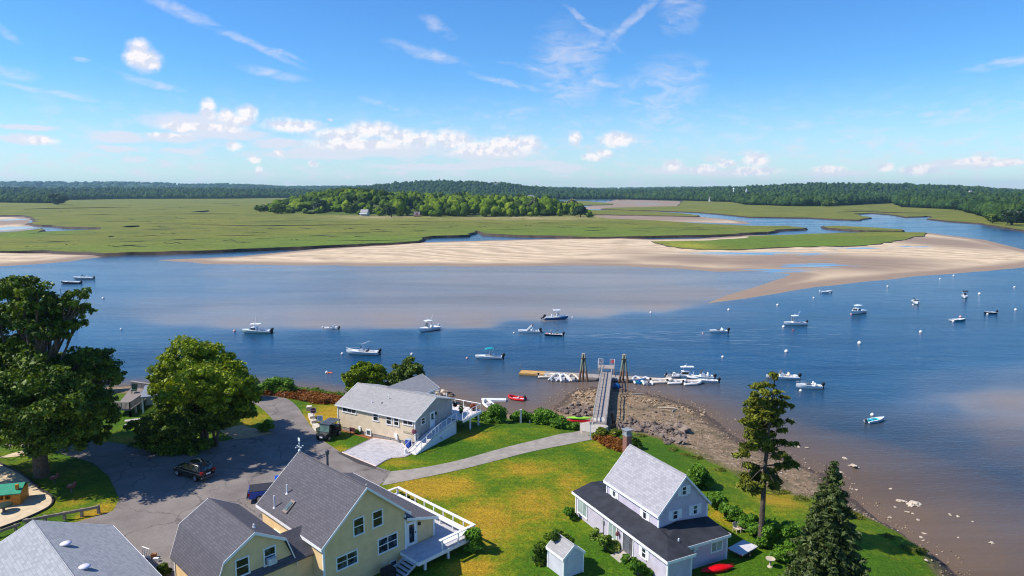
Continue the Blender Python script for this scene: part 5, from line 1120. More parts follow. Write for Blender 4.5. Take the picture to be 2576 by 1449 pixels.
ch_ = thing('lounge_chair', 'dark green lounge chair standing on the grey deck', 'chair', tuple(q2.lerp(q3, .55)+Vector((-.3, -1.6, 0))), .3)
mb = MB(); mb.box((0, 0, .42), (.7, .75, .1)); mb.build('seat', plain('green_frame', (.02, .06, .04, 1), .6), ch_); mb = MB(); mb.box((0, .42, .8), (.7, .09, .85), rx=-.25); mb.build('backrest', plain('green_frame', (.02, .06, .04, 1), .6), ch_)
for x in (-.3, .3):
    for y in (-.32, .32): mb = MB(); mb.bx(x-.03, x+.03, y-.03, y+.03, 0, .4); mb.build('leg', plain('green_frame', (.02, .06, .04, 1), .6), ch_)
t = thing('porch_shelter', 'small grey roofed porch on white posts between the trees', 'shelter', tuple(np.r_[W(382,1032,LW)[:2], LW]), .35)
mb = MB(); mb.slab([(-1.1, -1.2, 2.3), (1.7, -1.2, 2.3), (1.7, 3.2, 2.75), (-1.1, 3.2, 2.75)], .16); mb.build('roof', plain('grey_felt', (.20, .23, .27, 1), .8), t)
for x, y in ((-.9, -1), (1.5, -1), (-.9, 3), (1.5, 3)): mb = MB(); mb.bx(x-.09, x+.09, y-.09, y+.09, -.2, 2.2); mb.build('post', WHITE, t)
mb = MB(); mb.bx(-.8, 1.4, 2.8, 2.95, -.1, 2.1); mb.build('wall', siding('white_siding', (.62, .64, .66, 1)), t)
# ---------------------------------------------------------------- boats, dock, buoys
def hull_sections(L_, B, D, n=13, fine=2.3, stern=.92):
    st = []
    for i in range(n):
        t = i/(n-1); y = -L_/2+L_*t
        b = B/2*(1-max(0, (t-.38)/.62)**fine)*(stern+(1-stern)*min(1, t/.38)); b = max(b, .03)
        zs = D*(.74+.36*t**1.8); zk = -.18+.55*D*max(0, (t-.72)/.28)**2
        st.append((y, b, zs, zk))
    return st
def hull(par, L_, B, D, mat, deckmat, floor=None, fore=.62, stripe=None, fine=2.3, open_=True):
    st = hull_sections(L_, B, D, fine=fine); mb = MB(); V_ = []
    for y, b, zs, zk in st: V_ += [(-b, y, zs), (-b*.96, y, zs-.12*D), (-b*.80, y, zk+.30*(zs-zk)), (0, y, zk), (b*.80, y, zk+.30*(zs-zk)), (b*.96, y, zs-.12*D), (b, y, zs)]
    n = len(st); mb.add(V_, [(i*7+k, (i+1)*7+k, (i+1)*7+k+1, i*7+k+1) for i in range(n-1) for k in range(6)]+[tuple(range(7))])
    for j in range(len(mb.f)-1): mb.m[j] = 1 if (j % 6) in (0, 5) else 0
    h = mb.build('hull', [mat, stripe or deckmat], par, True)
    dk = MB(); gw = .16*B/2+.06; fl = max(.12, .30*D)
    V_ = []
    for y, b, zs, zk in st:
        t = (y+L_/2)/L_; inn = max(b-gw, .0) if (open_ and t < fore) else 0
        V_ += [(-b, y, zs+.01), (-inn, y, zs+.02+(0 if inn else .06*b)), (-inn, y, fl if inn else zs+.02+.06*b), (inn, y, fl if inn else zs+.02+.06*b), (inn, y, zs+.02+(0 if inn else .06*b)), (b, y, zs+.01)]
    fs = [(i*6+k, i*6+k+1, (i+1)*6+k+1, (i+1)*6+k) for i in range(n-1) for k in range(5)]
    dk.add(V_, fs); 
    y, b, zs, zk = st[0]; dk.bx(-b*.95, b*.95, y, y+.12, fl, zs-.06)
    if floor:
        for j in range(n-1): dk.m[j*5+2] = 1
    dk.build('deck', [deckmat, floor or deckmat], par); return st
def outboard(par, y, z, mat=BLACK, s=1., x=0., tilt=0.):
    mb = MB()
    mb.blob((0, -.18*s, .42*s), (.20*s, .30*s, .30*s), 2, 2, .05); mb.box((0, -.16*s, -.12*s), (.14*s, .22*s, .75*s)); mb.box((0, -.2*s, -.5*s), (.1*s, .5*s, .12*s)); mb.box((0, .02*s, .05*s), (.2*s, .18*s, .3*s))
    m = mb.build('outboard_motor', mat, par, True); m.location = (x, y, z); m.rotation_euler.x = tilt; return m
def console(par, y, fl, w=.8, h=.95, shield=True):
    mb = MB(); mb.prismx([(y-.35, fl), (y+.45, fl), (y+.35, fl+h*.72), (y+.1, fl+h), (y-.35, fl+h*.9)], -w/2, w/2); c = mb.build('console', GEL, par)
    if shield:
        mb = MB(); mb.prismx([(y+.36, fl+h*.7), (y+.40, fl+h*.72), (y+.08, fl+h+.42), (y+.04, fl+h+.4)], -w/2+.03, w/2-.03); mb.build('windshield', plain('tinted_screen', (.05, .06, .07, 1), .1, spec=.5), c)
    mb = MB(); mb.wheel((0, y-.42, fl+h*.78), .17, .03, ax='y'); mb.build('helm', BLACK, c); return c
def seat(par, x, y, z, w=.6, mat=None, back=True, name='seat'):
    mb = MB(); mb.box((x, y, z), (w, .5, .22)); 
    if back: mb.box((x, y-.24, z+.28), (w, .1, .42), rx=.15)
    return mb.build(name, mat or GEL, par)
def rounded(cx, cy, w, l, z, taper=.8):
    return [(cx-w/2, cy-l/2, z), (cx+w/2, cy-l/2, z), (cx+w/2, cy+l*.2, z), (cx+w/2*taper, cy+l*.42, z), (cx+w/4*taper, cy+l/2, z), (cx-w/4*taper, cy+l/2, z), (cx-w/2*taper, cy+l*.42, z), (cx-w/2, cy+l*.2, z)]
def ttop(par, y, z0, z1, w=1.7, l=2.1, mat=None):
    mb = MB(); mb.slab(rounded(0, y, w, l, z1), .09); r_ = mb.build('hardtop', mat or GEL, par)
    mb = MB()
    for x in (-w*.36, w*.36):
        for dy in (-.65, .55): mb.tube([(x*.85, y+dy*.8, z0), (x, y+dy, z1-.08)], .03, 5)
    mb.build('top_frame', SILVER, r_); return r_
def bowrail(par, st, t0=.55, h=.38):
    pts = [( b*.92, y, zs+h) for y, b, zs, zk in st if (y-st[0][0])/(st[-1][0]-st[0][0]) >= t0]; pts = pts+[(-x, y, z) for x, y, z in reversed(pts)]
    mb = MB(); mb.tube(pts, .02, 4)
    for p in pts[::2]: mb.tube([(p[0], p[1], p[2]-h), p], .016, 4)
    mb.build('bow_rail', SILVER, par)
def head(deg): return R(deg)                                   # compass of the bow, 0 = along +x, counter-clockwise
def boat(label, px, py, deg, L_, kind, B=None, D=None, hullm=None, cat='boat', name='motorboat', **k):
    p = W(px, py, 0); t = thing(name, label, cat, (p[0], p[1], k.get('z', 0)), R(deg)-math.pi/2, 'boats moored in the channel')
    L_ *= .93; B = B or L_*.34; D = D or .13*L_
    hm = hullm or GEL
    st = hull(t, L_, B, D, hm, GEL, k.get('floor'), k.get('fore', .62), k.get('stripe'), k.get('fine', 2.3))
    fl = max(.12, .30*D); y0 = -L_/2; zs = st[0][2]
    mot = k.get('motor', BLACK); ms = k.get('ms', 1.)
    if mot: 
        for x in ((-.28, .28) if k.get('twin') else (0,)): outboard(t, y0-.12, zs-.15, mot, ms, x, k.get('tilt', 0))
    if kind == 'ttop':
        console(t, .1*L_-.3, fl, .9, 1.1); ttop(t, .1*L_-.45, zs, zs+1.75, B*.72, L_*.30, k.get('top')); seat(t, 0, -.06*L_-.5, fl+.5, .9); seat(t, 0, y0+.45, fl+.35, B*.6, back=False, name='stern_bench')
        if k.get('mast'): mb = MB(); mb.tube([(-.5, .1*L_-.8, zs+1.75), (-.7, .1*L_-1.4, zs+1.75+k['mast'])], .025, 4); mb.tube([(0, .1*L_-.5, zs+1.75), (0, .1*L_-.5, zs+2.15)], .07, 6); mb.build('antenna', WHITE, t)
    elif kind == 'cc':
        console(t, .02*L_, fl, .8, 1.0); seat(t, 0, -.13*L_-.15, fl+.45, .85, k.get('seatm')); seat(t, 0, y0+.4, fl+.35, B*.55, back=False, name='stern_bench')
        if k.get('arch'):
            mb = MB(); y = -.02*L_
            for x in (-.5, .5): mb.tube([(x, y-.5, fl+.3), (x*.9, y+.1, zs+1.5)], .03, 5)
            mb.tube([(-.45, y+.1, zs+1.5), (.45, y+.1, zs+1.5)], .035, 5); mb.tube([(-.55, y+.7, zs+1.62), (.5, y-.5, zs+1.5)], .025, 4); mb.tube([(.45, y+.1, zs+1.5), (.75, y-1.3, zs+2.0)], .02, 4); mb.build('radar_arch', WHITE, t)
    elif kind == 'cabin':
        y = .10*L_; mb = MB(); mb.prismx([(y-.9, zs-.1), (y+.9, zs+.05), (y+.35, zs+.75), (y-.9, zs+.75)], -B*.33, B*.33); c = mb.build('cabin', GEL, t)
        mb = MB(); mb.prismx([(y+.80, zs+.22), (y+.86, zs+.22), (y+.43, zs+.72), (y+.37, zs+.72)], -B*.28, B*.28)
        for s_ in (-1, 1): mb.bx(s_*B*.33-.02, s_*B*.33+.02, y-.75, y+.35, zs+.28, zs+.66)
        mb.build('window', GLASS, c)
        ttop(t, y-.55, zs+.6, zs+1.55, B*.72, 2.3); seat(t, 0, y-1.4, fl+.45, .8); seat(t, 0, y0+.5, fl+.35, B*.6, back=False, name='stern_bench')
        if k.get('mast'): mb = MB(); mb.tube([(.4, y-.5, zs+1.5), (.4, y-.5, zs+1.5+k['mast'])], .022, 4); mb.lathe([(.22, 0), (.22, .12), (.1, .2)], (0, y-.3, zs+1.55), 10); mb.build('antenna', WHITE, t)
    elif kind == 'bimini':
        console(t, .0, fl, .7, .8); seat(t, 0, -.16*L_, fl+.4, .8); y = -.04*L_; z1 = zs+1.55
        mb = MB()
        for dy in (-.8, 0, .8):
            mb.tube([(-B*.42, y-.1, zs), (-B*.40, y+dy, z1-.1*abs(dy)), (B*.40, y+dy, z1-.1*abs(dy)), (B*.42, y-.1, zs)], .02, 4)
        f_ = mb.build('canopy_frame', SILVER, t)
        mb = MB(); pr = [(y-.95, z1-.22), (y-.5, z1+.02), (y, z1+.07), (y+.5, z1+.02), (y+.95, z1-.22), (y+.95, z1-.27), (y+.5, z1-.03), (y, z1+.02), (y-.5, z1-.03), (y-.95, z1-.27)]; mb.prismx(pr, -B*.42, B*.42); mb.build('canopy', k.get('top', TEAL), t)
    elif kind == 'bowrider':
        mb = MB(); y = .06*L_; mb.prismx([(y, zs), (y+.06, zs), (y-.35, zs+.45), (y-.41, zs+.43)], -B*.40, B*.40); mb.build('windshield', plain('tinted_screen', (.05, .06, .07, 1), .1, spec=.5), t)
        for x in (-.45, .45): seat(t, x, -.10*L_, fl+.35, .5)
        seat(t, 0, y0+.5, fl+.35, B*.65, back=False, name='stern_bench')
        if k.get('arch'):
            mb = MB()
            for x in (-B*.42, B*.42): mb.tube([(x, y+.35, zs), (x, y-1.0, zs+1.3)], .07, 6); mb.tube([(x, y-1.0, zs+1.3), (x, y-1.3, zs+.1)], .025, 4)
            mb.build('canopy_frame', WHITE, t); mb = MB(); mb.tube([(-B*.42, y-1.1, zs+1.33), (B*.42, y-1.1, zs+1.33)], .12, 8); mb.build('folded_canopy', plain('plum_canvas', (.08, .02, .05, 1), .8), t)
    elif kind == 'skiff':
        for q in (-.25, .05): mb = MB(); mb.box((0, q*L_, fl+.28), (B*.78, .28, .06)); mb.build('thwart', k.get('seatm') or GEL, t)
    elif kind == 'cuddy':
        mb = MB(); y = .02*L_; mb.prismx([(y+.1, zs), (y+.16, zs), (y-.22, zs+.42), (y-.28, zs+.4)], -B*.38, B*.38); mb.build('windshield', plain('tinted_screen', (.05, .06, .07, 1), .1, spec=.5), t)
        for x in (-.45, .45): seat(t, x, -.15*L_, fl+.35, .5)
    if k.get('rail'): bowrail(t, st)
    return t
boat('white walkaround boat with hardtop and pale green bottom near the left shoal', 645, 838, 178, 7.2, 'cabin', mast=1.6, hullm=plain('mint_gelcoat', (.52, .62, .52, 1), .35, .08), stripe=GEL, rail=False, twin=True)
boat('small white runabout with black outboard at the shoal edge left of the bow-on boat', 833, 828, 172, 3.7, 'bowrider', ms=.85)
boat('white hardtop centre console lying bow-on towards the shore', 1078, 832, 228, 6.3, 'ttop', mast=1.3, B=2.3, D=.95, motor=plain('white_cowl', (.7, .7, .7, 1), .35))
boat('blue hulled centre console with white hardtop, motor tilted up', 1399, 803, 8, 6.6, 'ttop', hullm=BLUEH, stripe=GEL, ms=1.2, tilt=-.9, D=.85)
boat('white bowrider with folded plum canopy beside the dark skiff', 1331, 837, 178, 5.4, 'bowrider', arch=True, ms=1.15, tilt=-.5, stripe=GEL)
SKF = boat('dark skiff under way with two people aboard', 1392, 845, 180, 4.3, 'skiff', hullm=NAVY, stripe=NAVY, floor=plain('grey_floor', (.2, .2, .2, 1), .8), D=.55)
boat('white centre console with bow rail and radar arch, nearest the beige house', 912, 891, 176, 7.0, 'cc', arch=True, rail=True, seatm=BLACK, twin=False, ms=1.1, D=.8)
boat('white skiff under a teal bimini canopy', 1229, 902, 177, 5.6, 'bimini', ms=1.1, D=.65)
boat('cream open skiff beached on the edge of the sandbar', 2079, 736, 12, 4.6, 'skiff', ms=.8, motor=GEL)
boat('white pilot boat with a long cabin top in the right channel', 2157, 789, 215, 6.6, 'cabin', D=1.0, motor=None, mast=0)
boat('white centre console with round hardtop and mast right of the little skiff', 1999, 818, 185, 6.0, 'ttop', mast=1.2, D=.85)
boat('small white skiff with tall black outboard on the ripples', 1807, 836, 180, 4.4, 'cuddy', ms=1.15, D=.6)
boat('white boat seen bow-on between the pilot boat and the right edge', 2304, 764, 250, 5.6, 'bowrider', arch=False, D=.9, motor=BLACK)
boat('small white boat with a black canopy far right', 2427, 749, 240, 5.4, 'bimini', top=BLACK, D=.7)
boat('teal skiff at the far right mooring', 2410, 807, 10, 4.6, 'skiff', hullm=plain('teal_paint', (.03, .30, .32, 1), .4), stripe=plain('teal_paint', (.03, .30, .32, 1), .4), seatm=GEL, motor=None, D=.5)
boat('little dark skiff with outboard near the right edge', 2490, 789, 185, 3.7, 'skiff', hullm=NAVY, stripe=NAVY, D=.5)
boat('white open boat with tan seats behind the tall spruce top', 1967, 953, 178, 5.9, 'cc', motor=BLACK, seatm=CREAM, D=.65)
boat('white cuddy boat with black outboard right of the tall spruce', 2034, 977, 176, 4.4, 'cuddy', rail=True, D=.75, ms=.95)
boat('turquoise rowing skiff with small motor alone in the right shallows', 2202, 1061, 22, 3.6, 'skiff', hullm=plain('pale_blue_hull', (.45, .60, .68, 1), .4), stripe=plain('pale_blue_hull', (.45, .60, .68, 1), .4), floor=TURQ, seatm=TURQ, motor=DGREY, ms=.7, D=.5)
boat('far dark sided open boat above the maple crown', 210, 702, 178, 8.0, 'cc', hullm=plain('grey_hull', (.35, .38, .42, 1), .4), stripe=GEL, motor=BLACK, D=.8)
boat('far low boat half hidden by the maple crown', 178, 713, 178, 7.5, 'skiff', hullm=NAVY, stripe=NAVY, D=.8)
boat('bright white boat seen through the maple branches', 160, 815, 176, 6.2, 'ttop', D=.9)

# two people in the dark skiff
def seated(name_label, par_loc, rz, shirt, trouser, cap=None, s=1.):
    t = thing('person', name_label, 'person', par_loc, rz)
    V_ = [(0,0,.42),(0,.02,.62),(0,.04,.86),(0,.05,.95),(0,.07,1.06),(0,.08,1.18),(-.10,.02,.42),(-.12,.40,.46),(-.12,.46,.06),(-.12,.58,.02),(.10,.02,.42),(.12,.40,.46),(.12,.46,.06),(.12,.58,.02),(-.19,.04,.84),(-.26,.06,.60),(-.18,.28,.52),(-.16,.36,.51),(.19,.04,.84),(.26,.06,.60),(.18,.28,.52),(.16,.36,.51)]
    E_l = [(0,1),(1,2),(2,3),(3,4),(4,5),(0,6),(6,7),(7,8),(8,9),(0,10),(10,11),(11,12),(12,13),(2,14),(14,15),(15,16),(16,17),(2,18),(18,19),(19,20),(20,21)]
    rad = [.14,.14,.16,.055,.085,.07,.10,.075,.05,.04,.10,.075,.05,.04,.065,.05,.04,.035,.065,.05,.04,.035]
    def skin(nm, keep, grow, mat, par):
        ids = sorted(keep); mp = {v: i for i, v in enumerate(ids)}
        me = bpy.data.meshes.new(nm); me.from_pydata([V_[i] for i in ids], [(mp[a], mp[b]) for a, b in E_l if a in mp and b in mp], []); me.materials.append(mat)
        o = bpy.data.objects.new(nm, me); COL.objects.link(o); o.parent = par
        o.modifiers.new('skin', 'SKIN')
        for i, v in enumerate(ids): me.skin_vertices[0].data[i].radius = (rad[v]*grow, rad[v]*grow); me.skin_vertices[0].data[i].use_root = (i == 0)
        m = o.modifiers.new('sub', 'SUBSURF'); m.levels = m.render_levels = 1; return o
    b = skin('body', range(22), 1., SKIN, t); skin('shirt', (0, 1, 2, 14, 15, 18, 19), 1.14, shirt, t); skin('trousers', (0, 6, 7, 8, 10, 11, 12), 1.12, trouser, t)
    h = MB(); h.blob((0, .06, 1.15), (.10, .115, .10), 3, 2, .05); h.build('hair', plain('dark_hair', (.02, .015, .01, 1), .8), t)
    if cap: h = MB(); h.blob((0, .07, 1.18), (.11, .125, .09), 3, 2, .02); h.box((0, .19, 1.16), (.15, .12, .02)); h.build('cap', cap, t)
    t.scale = (s, s, s); return t
p = W(1392, 845, 0)
seated('person in a teal shirt steering at the stern of the dark skiff', (p[0]+.95, p[1], .05), R(90), plain('teal_shirt', (.02, .38, .34, 1), .8), plain('dark_trousers', (.03, .03, .05, 1), .8))
seated('person in dark clothes sitting amidships in the dark skiff', (p[0]-.45, p[1], .0), R(90), plain('dark_jacket', (.03, .03, .04, 1), .8), plain('dark_trousers', (.03, .03, .05, 1), .8), plain('grey_cap', (.5, .5, .5, 1), .8))
mb = MB(); mb.blob((p[0]-1.3, p[1], .52), (.34, .26, .22), 2, 2, .2); tag(mb.build('gear_bag', plain('pink_bag', (.62, .14, .17, 1), .7)), 'pink and white bundle in the bow of the dark skiff', 'bag')

# inflatable dinghies
def rib(label, px, py, deg, L_=3.1, mat=GREYR, motor=BLACK, cons=False, floorm=None, name='inflatable_dinghy', seatm=None, z=0., group='dinghies tied to the dock', raw=None, tilt=-.4):
    p = raw if raw is not None else W(px, py, z); t = thing(name, label, 'dinghy', (p[0], p[1], z), R(deg)-math.pi/2, group)
    b = L_*.22; r = L_*.068; pts = []; rs = []
    path = [(-b, -L_*.54), (-b, -L_*.5), (-b, -.2*L_), (-b, .12*L_), (-b*.86, .30*L_), (-b*.5, .43*L_), (0, .485*L_)]
    path = path+[(-x, y) for x, y in reversed(path[:-1])]
    for i, (x, y) in enumerate(path):
        e = min(i, len(path)-1-i); pts.append((x, y, r*.9+(.10 if e > 3 else 0)*(e-3))); rs.append(r*(.35 if e == 0 else .85 if e == 1 else 1))
    MB().tube(pts, rs, 9).build('tube', mat, t, True)
    mb = MB(); mb.slab([(-b, -.46*L_, r*.55), (b, -.46*L_, r*.55), (b, .1*L_, r*.55), (b*.6, .36*L_, r*.7), (0, .44*L_, r*.8), (-b*.6, .36*L_, r*.7), (-b, .1*L_, r*.55)], .06); mb.build('floor', floorm or plain('dinghy_floor', (.42, .42, .41, 1), .7, .15), t)
    mb = MB(); mb.bx(-b, b, -.47*L_, -.44*L_, .02, r*1.9); mb.build('transom', floorm or GREYR, t)
    mb = MB(); mb.box((0, -.05*L_, r*1.5), (b*2, .24, .05)); mb.build('thwart', seatm or GREYR, t)
    if motor: outboard(t, -.47*L_-.03, r*1.2, motor, .72, 0, tilt)
    if cons: console(t, -.02*L_, r*.6, .5, .7, True)
    return t
# headings: 5 = bow to the right along the dock, 95 = bow towards the dock with the motor to the shore
mk = [('cream inflatable dinghy lying along the tan float end', (722,392), 5, 3.1, CREAM, BLACK), ('grey white inflatable nosed in beside the cream one, motor to shore', (812,412), 68, 3.2, GREYR, DGREY), ('white grey inflatable second from the left piling cluster', (900,418), 92, 3.2, plain('white_rubber', (.72, .72, .72, 1), .5, .06), BLACK),
      ('tan inflatable with black motor next to the left piling cluster', (992,416), 98, 3.2, plain('tan_rubber', (.60, .50, .38, 1), .55, .08), BLACK),
      ('grey inflatable with a blue cover next to the right piling cluster', (1634,440), 92, 3.1, GREYR, BLUE), ('round nosed white inflatable with motor to the shore', (1728,450), 88, 3.2, plain('white_rubber', (.72, .72, .72, 1), .5, .06), DGREY),
      ('long cream inflatable tied along the right float', (1868,446), 6, 3.8, CREAM, BLACK), ('pale inflatable in the middle of the right float row', (2025,455), 6, 3.3, plain('bone_rubber', (.68, .66, .62, 1), .5, .06), BLACK), ('bone white inflatable at the outer end of the shore row', (2182,463), 12, 3.3, plain('bone_rubber', (.68, .66, .62, 1), .5, .06), BLACK)]
for lab, (x, y), dg, l, m, mo in mk: rib(lab, *zm4(x, y+5), dg, l, m, mo, floorm=TURQ if 'blue cover' in lab else None)
boat('grey white skiff with dark outboard at the tip of the dock', *zm4(2340,452), 178, 3.6, 'skiff', hullm=plain('pale_grey_hull', (.58, .60, .62, 1), .4), stripe=GEL, D=.55, ms=.9)
boat('white console tender tied outside the dock tip', *zm4(2290,415), 178, 4.0, 'cc', D=.55, ms=.9)
rib('dark grey inflatable with console behind the right float', *zm4(2010,398), 4, 3.2, plain('slate_rubber', (.25, .25, .27, 1), .6), BLACK, True)
boat('white cabin tender with stacked covers behind the right float', *zm4(2118,404), 180, 3.8, 'cabin', D=.6, motor=None, mast=.5)
rib('white inflatable with black motor behind the dock tip', *zm4(2205,407), 174, 3.0, plain('white_rubber', (.72, .72, .72, 1), .5, .06), BLACK)
for o in bpy.data.objects:
    if o.get('label') and ('dock tip' in o['label'] or 'stacked covers' in o['label'] or 'tip of the dock' in o['label']): o['group'] = 'dinghies tied to the dock'
q = W(*zm4(420, 622), 0); rib('red and white inflatable afloat off the hedge', 0, 0, 158, 2.75, RED, BLACK, False, GEL, z=0, group='small craft in the shallows by the hedge', raw=q)
q = W(*zm4(135, 682), 0); rib('white inflatable nosed ashore behind the hedge', 0, 0, 112, 2.9, plain('white_rubber', (.72, .72, .72, 1), .5, .06), DGREY, z=.02, group='small craft in the shallows by the hedge', raw=q)
q = W(*zm4(188, 640), 0); mb = MB(); mb.slab([(-1.9, -.5, .32), (1.9, -.5, .32), (1.95, .0, .32), (1.9, .5, .32), (-1.9, .5, .32)], .3); mb.bx(-1.7, 1.7, -.35, .35, .32, .36)
o = tag(mb.build('float_platform', GEL), 'flat white float beside the beached inflatable', 'float', 'small craft in the shallows by the hedge'); o.location = q; o.rotation_euler.z = R(-2)

# buoys
def buoy(px, py, lab, r=.28, mat=None):
    r *= .82; p = W(px, py, 0); mb = MB(); mb.lathe([(r*.35, -r*.7), (r*.85, -r*.35), (r, .1*r), (r*.85, .6*r), (r*.5, .95*r), (r*.12, 1.1*r)], (0, 0, 0), 12); mb.lathe([(r*.1, r), (r*.1, r*1.35), (r*.04, r*1.4)], (0, 0, 0), 6)
    o = mb.build('mooring_buoy', mat or BUOYW, None, True); o.location = (p[0], p[1], .05); return tag(o, lab, 'buoy', 'mooring buoys')
for x, y, lab, r, m in [
 (590,834,'pink ball buoy ahead of the hardtop walkaround boat',.42,BUOYP),(812,824,'white buoy at the bow of the small runabout',.3,0),(861,891,'white buoy at the bow of the boat with the radar arch',.36,0),(1036,892,'lone white buoy between the arch boat and the teal canopy',.36,0),
 (1175,902,'pink buoy at the bow of the teal canopy skiff',.3,BUOYP),(1293,838,'pale buoy ahead of the plum canopy bowrider',.26,0),(1440,799,'white buoy at the bow of the blue hulled boat',.26,0),(260,751,'white buoy alone right of the maple top',.5,0),(305,829,'white buoy left of the walkaround boat in open water',.36,0),(1637,787,'white buoy on the far edge of the middle shoal',.36,0),
 (1833,780,'white buoy below the sandbar tip',.42,0),(1956,768,'white buoy above the mast boat',.42,0),(2047,750,'white buoy left of the beached skiff',.36,0),(1768,840,'small buoy left of the tall outboard skiff',.26,BUOYP),(1971,823,'white buoy at the bow of the round hardtop boat',.42,0),(1995,831,'tiny orange float below the round hardtop boat',.2,BUOYO),
 (1978,885,'big pinkish ball buoy above the tall spruce',.46,BUOYW),(2162,864,'big white ball buoy below the pilot boat',.5,0),(1818,899,'white buoy right of the dock in open channel',.34,0),(2316,836,'white buoy below the bow-on boat at the right',.44,0),(2297,767,'buoy under the bow of the bow-on boat',.32,0),(2142,791,'buoy under the bow of the pilot boat',.36,BUOYP),
 (2464,740,'white buoy right of the black canopy boat',.5,0),(2552,723,'white buoy at the upper right edge of the water',.4,0),(2555,780,'white buoy at the right edge below the upper one',.42,0),(2398,809,'white buoy left of the teal skiff',.36,0),(2484,791,'buoy at the bow of the little dark skiff',.34,0),(2416,798,'orange topped float behind the teal skiff',.4,BUOYP),(2233,721,'far white buoy off the sandbar edge',.4,0),(2365,702,'far white buoy halfway along the sandbar edge',.36,0),(2399,694,'farthest white buoy by the sandbar edge',.42,0),
 (2014,984,'white buoy under the bow of the cuddy boat',.3,0),(2194,1045,'white ball buoy beside the turquoise skiff',.34,0),(2088,737,'tiny buoy at the bow of the beached skiff',.2,0),(822,938,'white and red float in open water above the beige house',.34,BUOYW)]: buoy(x, y, lab, r, m or None)
mb = MB(); p = W(824, 938, 0); mb.tube([(p[0]-.2, p[1]+.1, .02), (p[0]+.9, p[1]-.1, .03)], .13, 6); mb.tube([(p[0]-.2, p[1]+.1, .02), (p[0]+.3, p[1]-.4, .03)], .1, 6); tag(mb.build('drift_float', BUOYO), 'red drifting pole beside the white and red float', 'float')

# dock: floats, gangway, pilings
FLW = planks('grey_float_planks', (.33, .285, .25, 1), (.41, .36, .32, 1), .15, .45); FLT = planks('new_float_planks', (.52, .30, .09, 1), (.60, .36, .12, 1), .15, .7)
dz = .30; front = [zm4(x, y) for x, y in ((443,362),(688,374),(1040,393),(1235,410),(1405,417),(1580,428))]
def float_(label, pL, pR, wid, mat, zt=dz, rot90=True):
    a, b = W(*zm4(*pL), zt), W(*zm4(*pR), zt); e = (b-a)[:2]; l = np.linalg.norm(e); an = math.atan2(e[1], e[0])
    t = thing('dock_float', label, 'dock', (a[0], a[1], 0), an-math.pi/2, 'floating dock sections')
    # local y runs along the dock, local x towards the shore is positive
    mb = MB(); mb.bx(-wid, 0, .03, l-.03, zt-.06, zt); mb.build('planking', mat, t)
    mb = MB(); mb.bx(-wid-.04, -wid, .0, l, zt-.26, zt+.02); mb.bx(0, .05, .0, l, zt-.26, zt+.02); mb.bx(-wid, 0, -.02, .03, zt-.26, zt+.02); mb.bx(-wid, 0, l-.03, l+.02, zt-.26, zt+.02); mb.bx(-.14, .0, .05, l-.05, zt+.001, zt+.09); mb.build('fender_board', mat if mat is FLT else TAUPE, t)
    for k in range(3): mb = MB(); y = l*(.08+.36*k); mb.bx(-wid+.1, -.1, y, y+min(1.2, l*.16), -.25, zt-.1); mb.build('pontoon', BLACK, t)
    for k in range(2): mb = MB(); mb.box((-.06, l*(.3+.4*k), zt+.13), (.07, .3, .05)); mb.build('cleat', STEEL, t)
    return t
float_('new tan planked float at the left end of the dock', (443,362), (690,375), 2.3, FLT); float_('long grey float lined with inflatables left of the pilings', (692,375), (1045,394), 2.3, FLW); float_('grey float between the left pilings and the gangway', (1048,398), (1236,412), 2.5, FLW)
float_('wide grey float under the foot of the gangway', (1238,412), (1402,420), 2.7, FLW); float_('grey float right of the gangway by the right pilings', (1404,420), (1578,432), 2.5, FLW); float_('narrow grey float lined with inflatables right of the pilings', (1581,416), (1946,446), 2.0, FLW); float_('outermost reddish grey float at the right tip of the dock', (1949,440), (2255,452), 1.7, planks('old_float_planks', (.36, .28, .24, 1), (.42, .33, .28, 1), .15, .6))
p = W(*zm4(455, 318), dz); mb = MB(); mb.tube([(p[0], p[1], .1), (p[0], p[1], 1.1)], .05, 6); mb.lathe([(.1, 0), (.06, .14)], (p[0], p[1], 1.1), 8); tag(mb.build('dock_post', STEEL), 'short steel post at the far corner of the tan float', 'post')
PILE = NT('tarred_piling'); sx_ = PILE.N.new('ShaderNodeSeparateXYZ'); PILE.K.new(PILE.tc.outputs['Object'], sx_.inputs[0]); PILE.col(PILE.mix(PILE.rng(PILE.math('ADD', sx_.outputs[2], PILE.math('MULTIPLY', PILE.noise(2.5, 4), .5)), 2.0, 2.35), (.20, .105, .06, 1), PILE.mix(PILE.rng(PILE.noise(3., 4), .3, .7), (.17, .21, .155, 1), (.26, .26, .20, 1)))).rough(.9); PILE.bump(PILE.noise(14, 3), .4, .03); PILE = PILE.mat
for q, lab in (((1088,440), 'three leaning wooden pilings lashed together left of the gangway'), ((1494,450), 'three leaning wooden pilings lashed together right of the gangway')):
    c = W(*zm4(*q), 0); t = thing('piling_cluster', lab, 'pilings', (c[0], c[1], 0), 0, 'piling clusters holding the dock')
    for x, y in ((-.74, -.3), (.74, -.35), (.0, .55)): mb = MB(); mb.tube([(x*1.1, y*1.1, -1.6), (x*.85, y*.85, .6), (x*.42, y*.42, 3.), (x*.2, y*.26, 4.75)], [.20, .19, .17, .15], 10); mb.build('piling', PILE, t, True)
    mb = MB(); mb.lathe([(.42, 3.95), (.43, 4.12)], (0, 0, 0), 12); mb.build('lashing', plain('rusty_band', (.07, .035, .025, 1), .8), t)
    for x, y in ((-.74, -.3), (.74, -.35), (.0, .55)): mb = MB(); mb.lathe([(.17, 0), (.16, .12), (.05, .2)], (x*.2, y*.26, 4.72), 10); mb.build('cap', plain('weathered_cap', (.40, .33, .29, 1), .8), t)
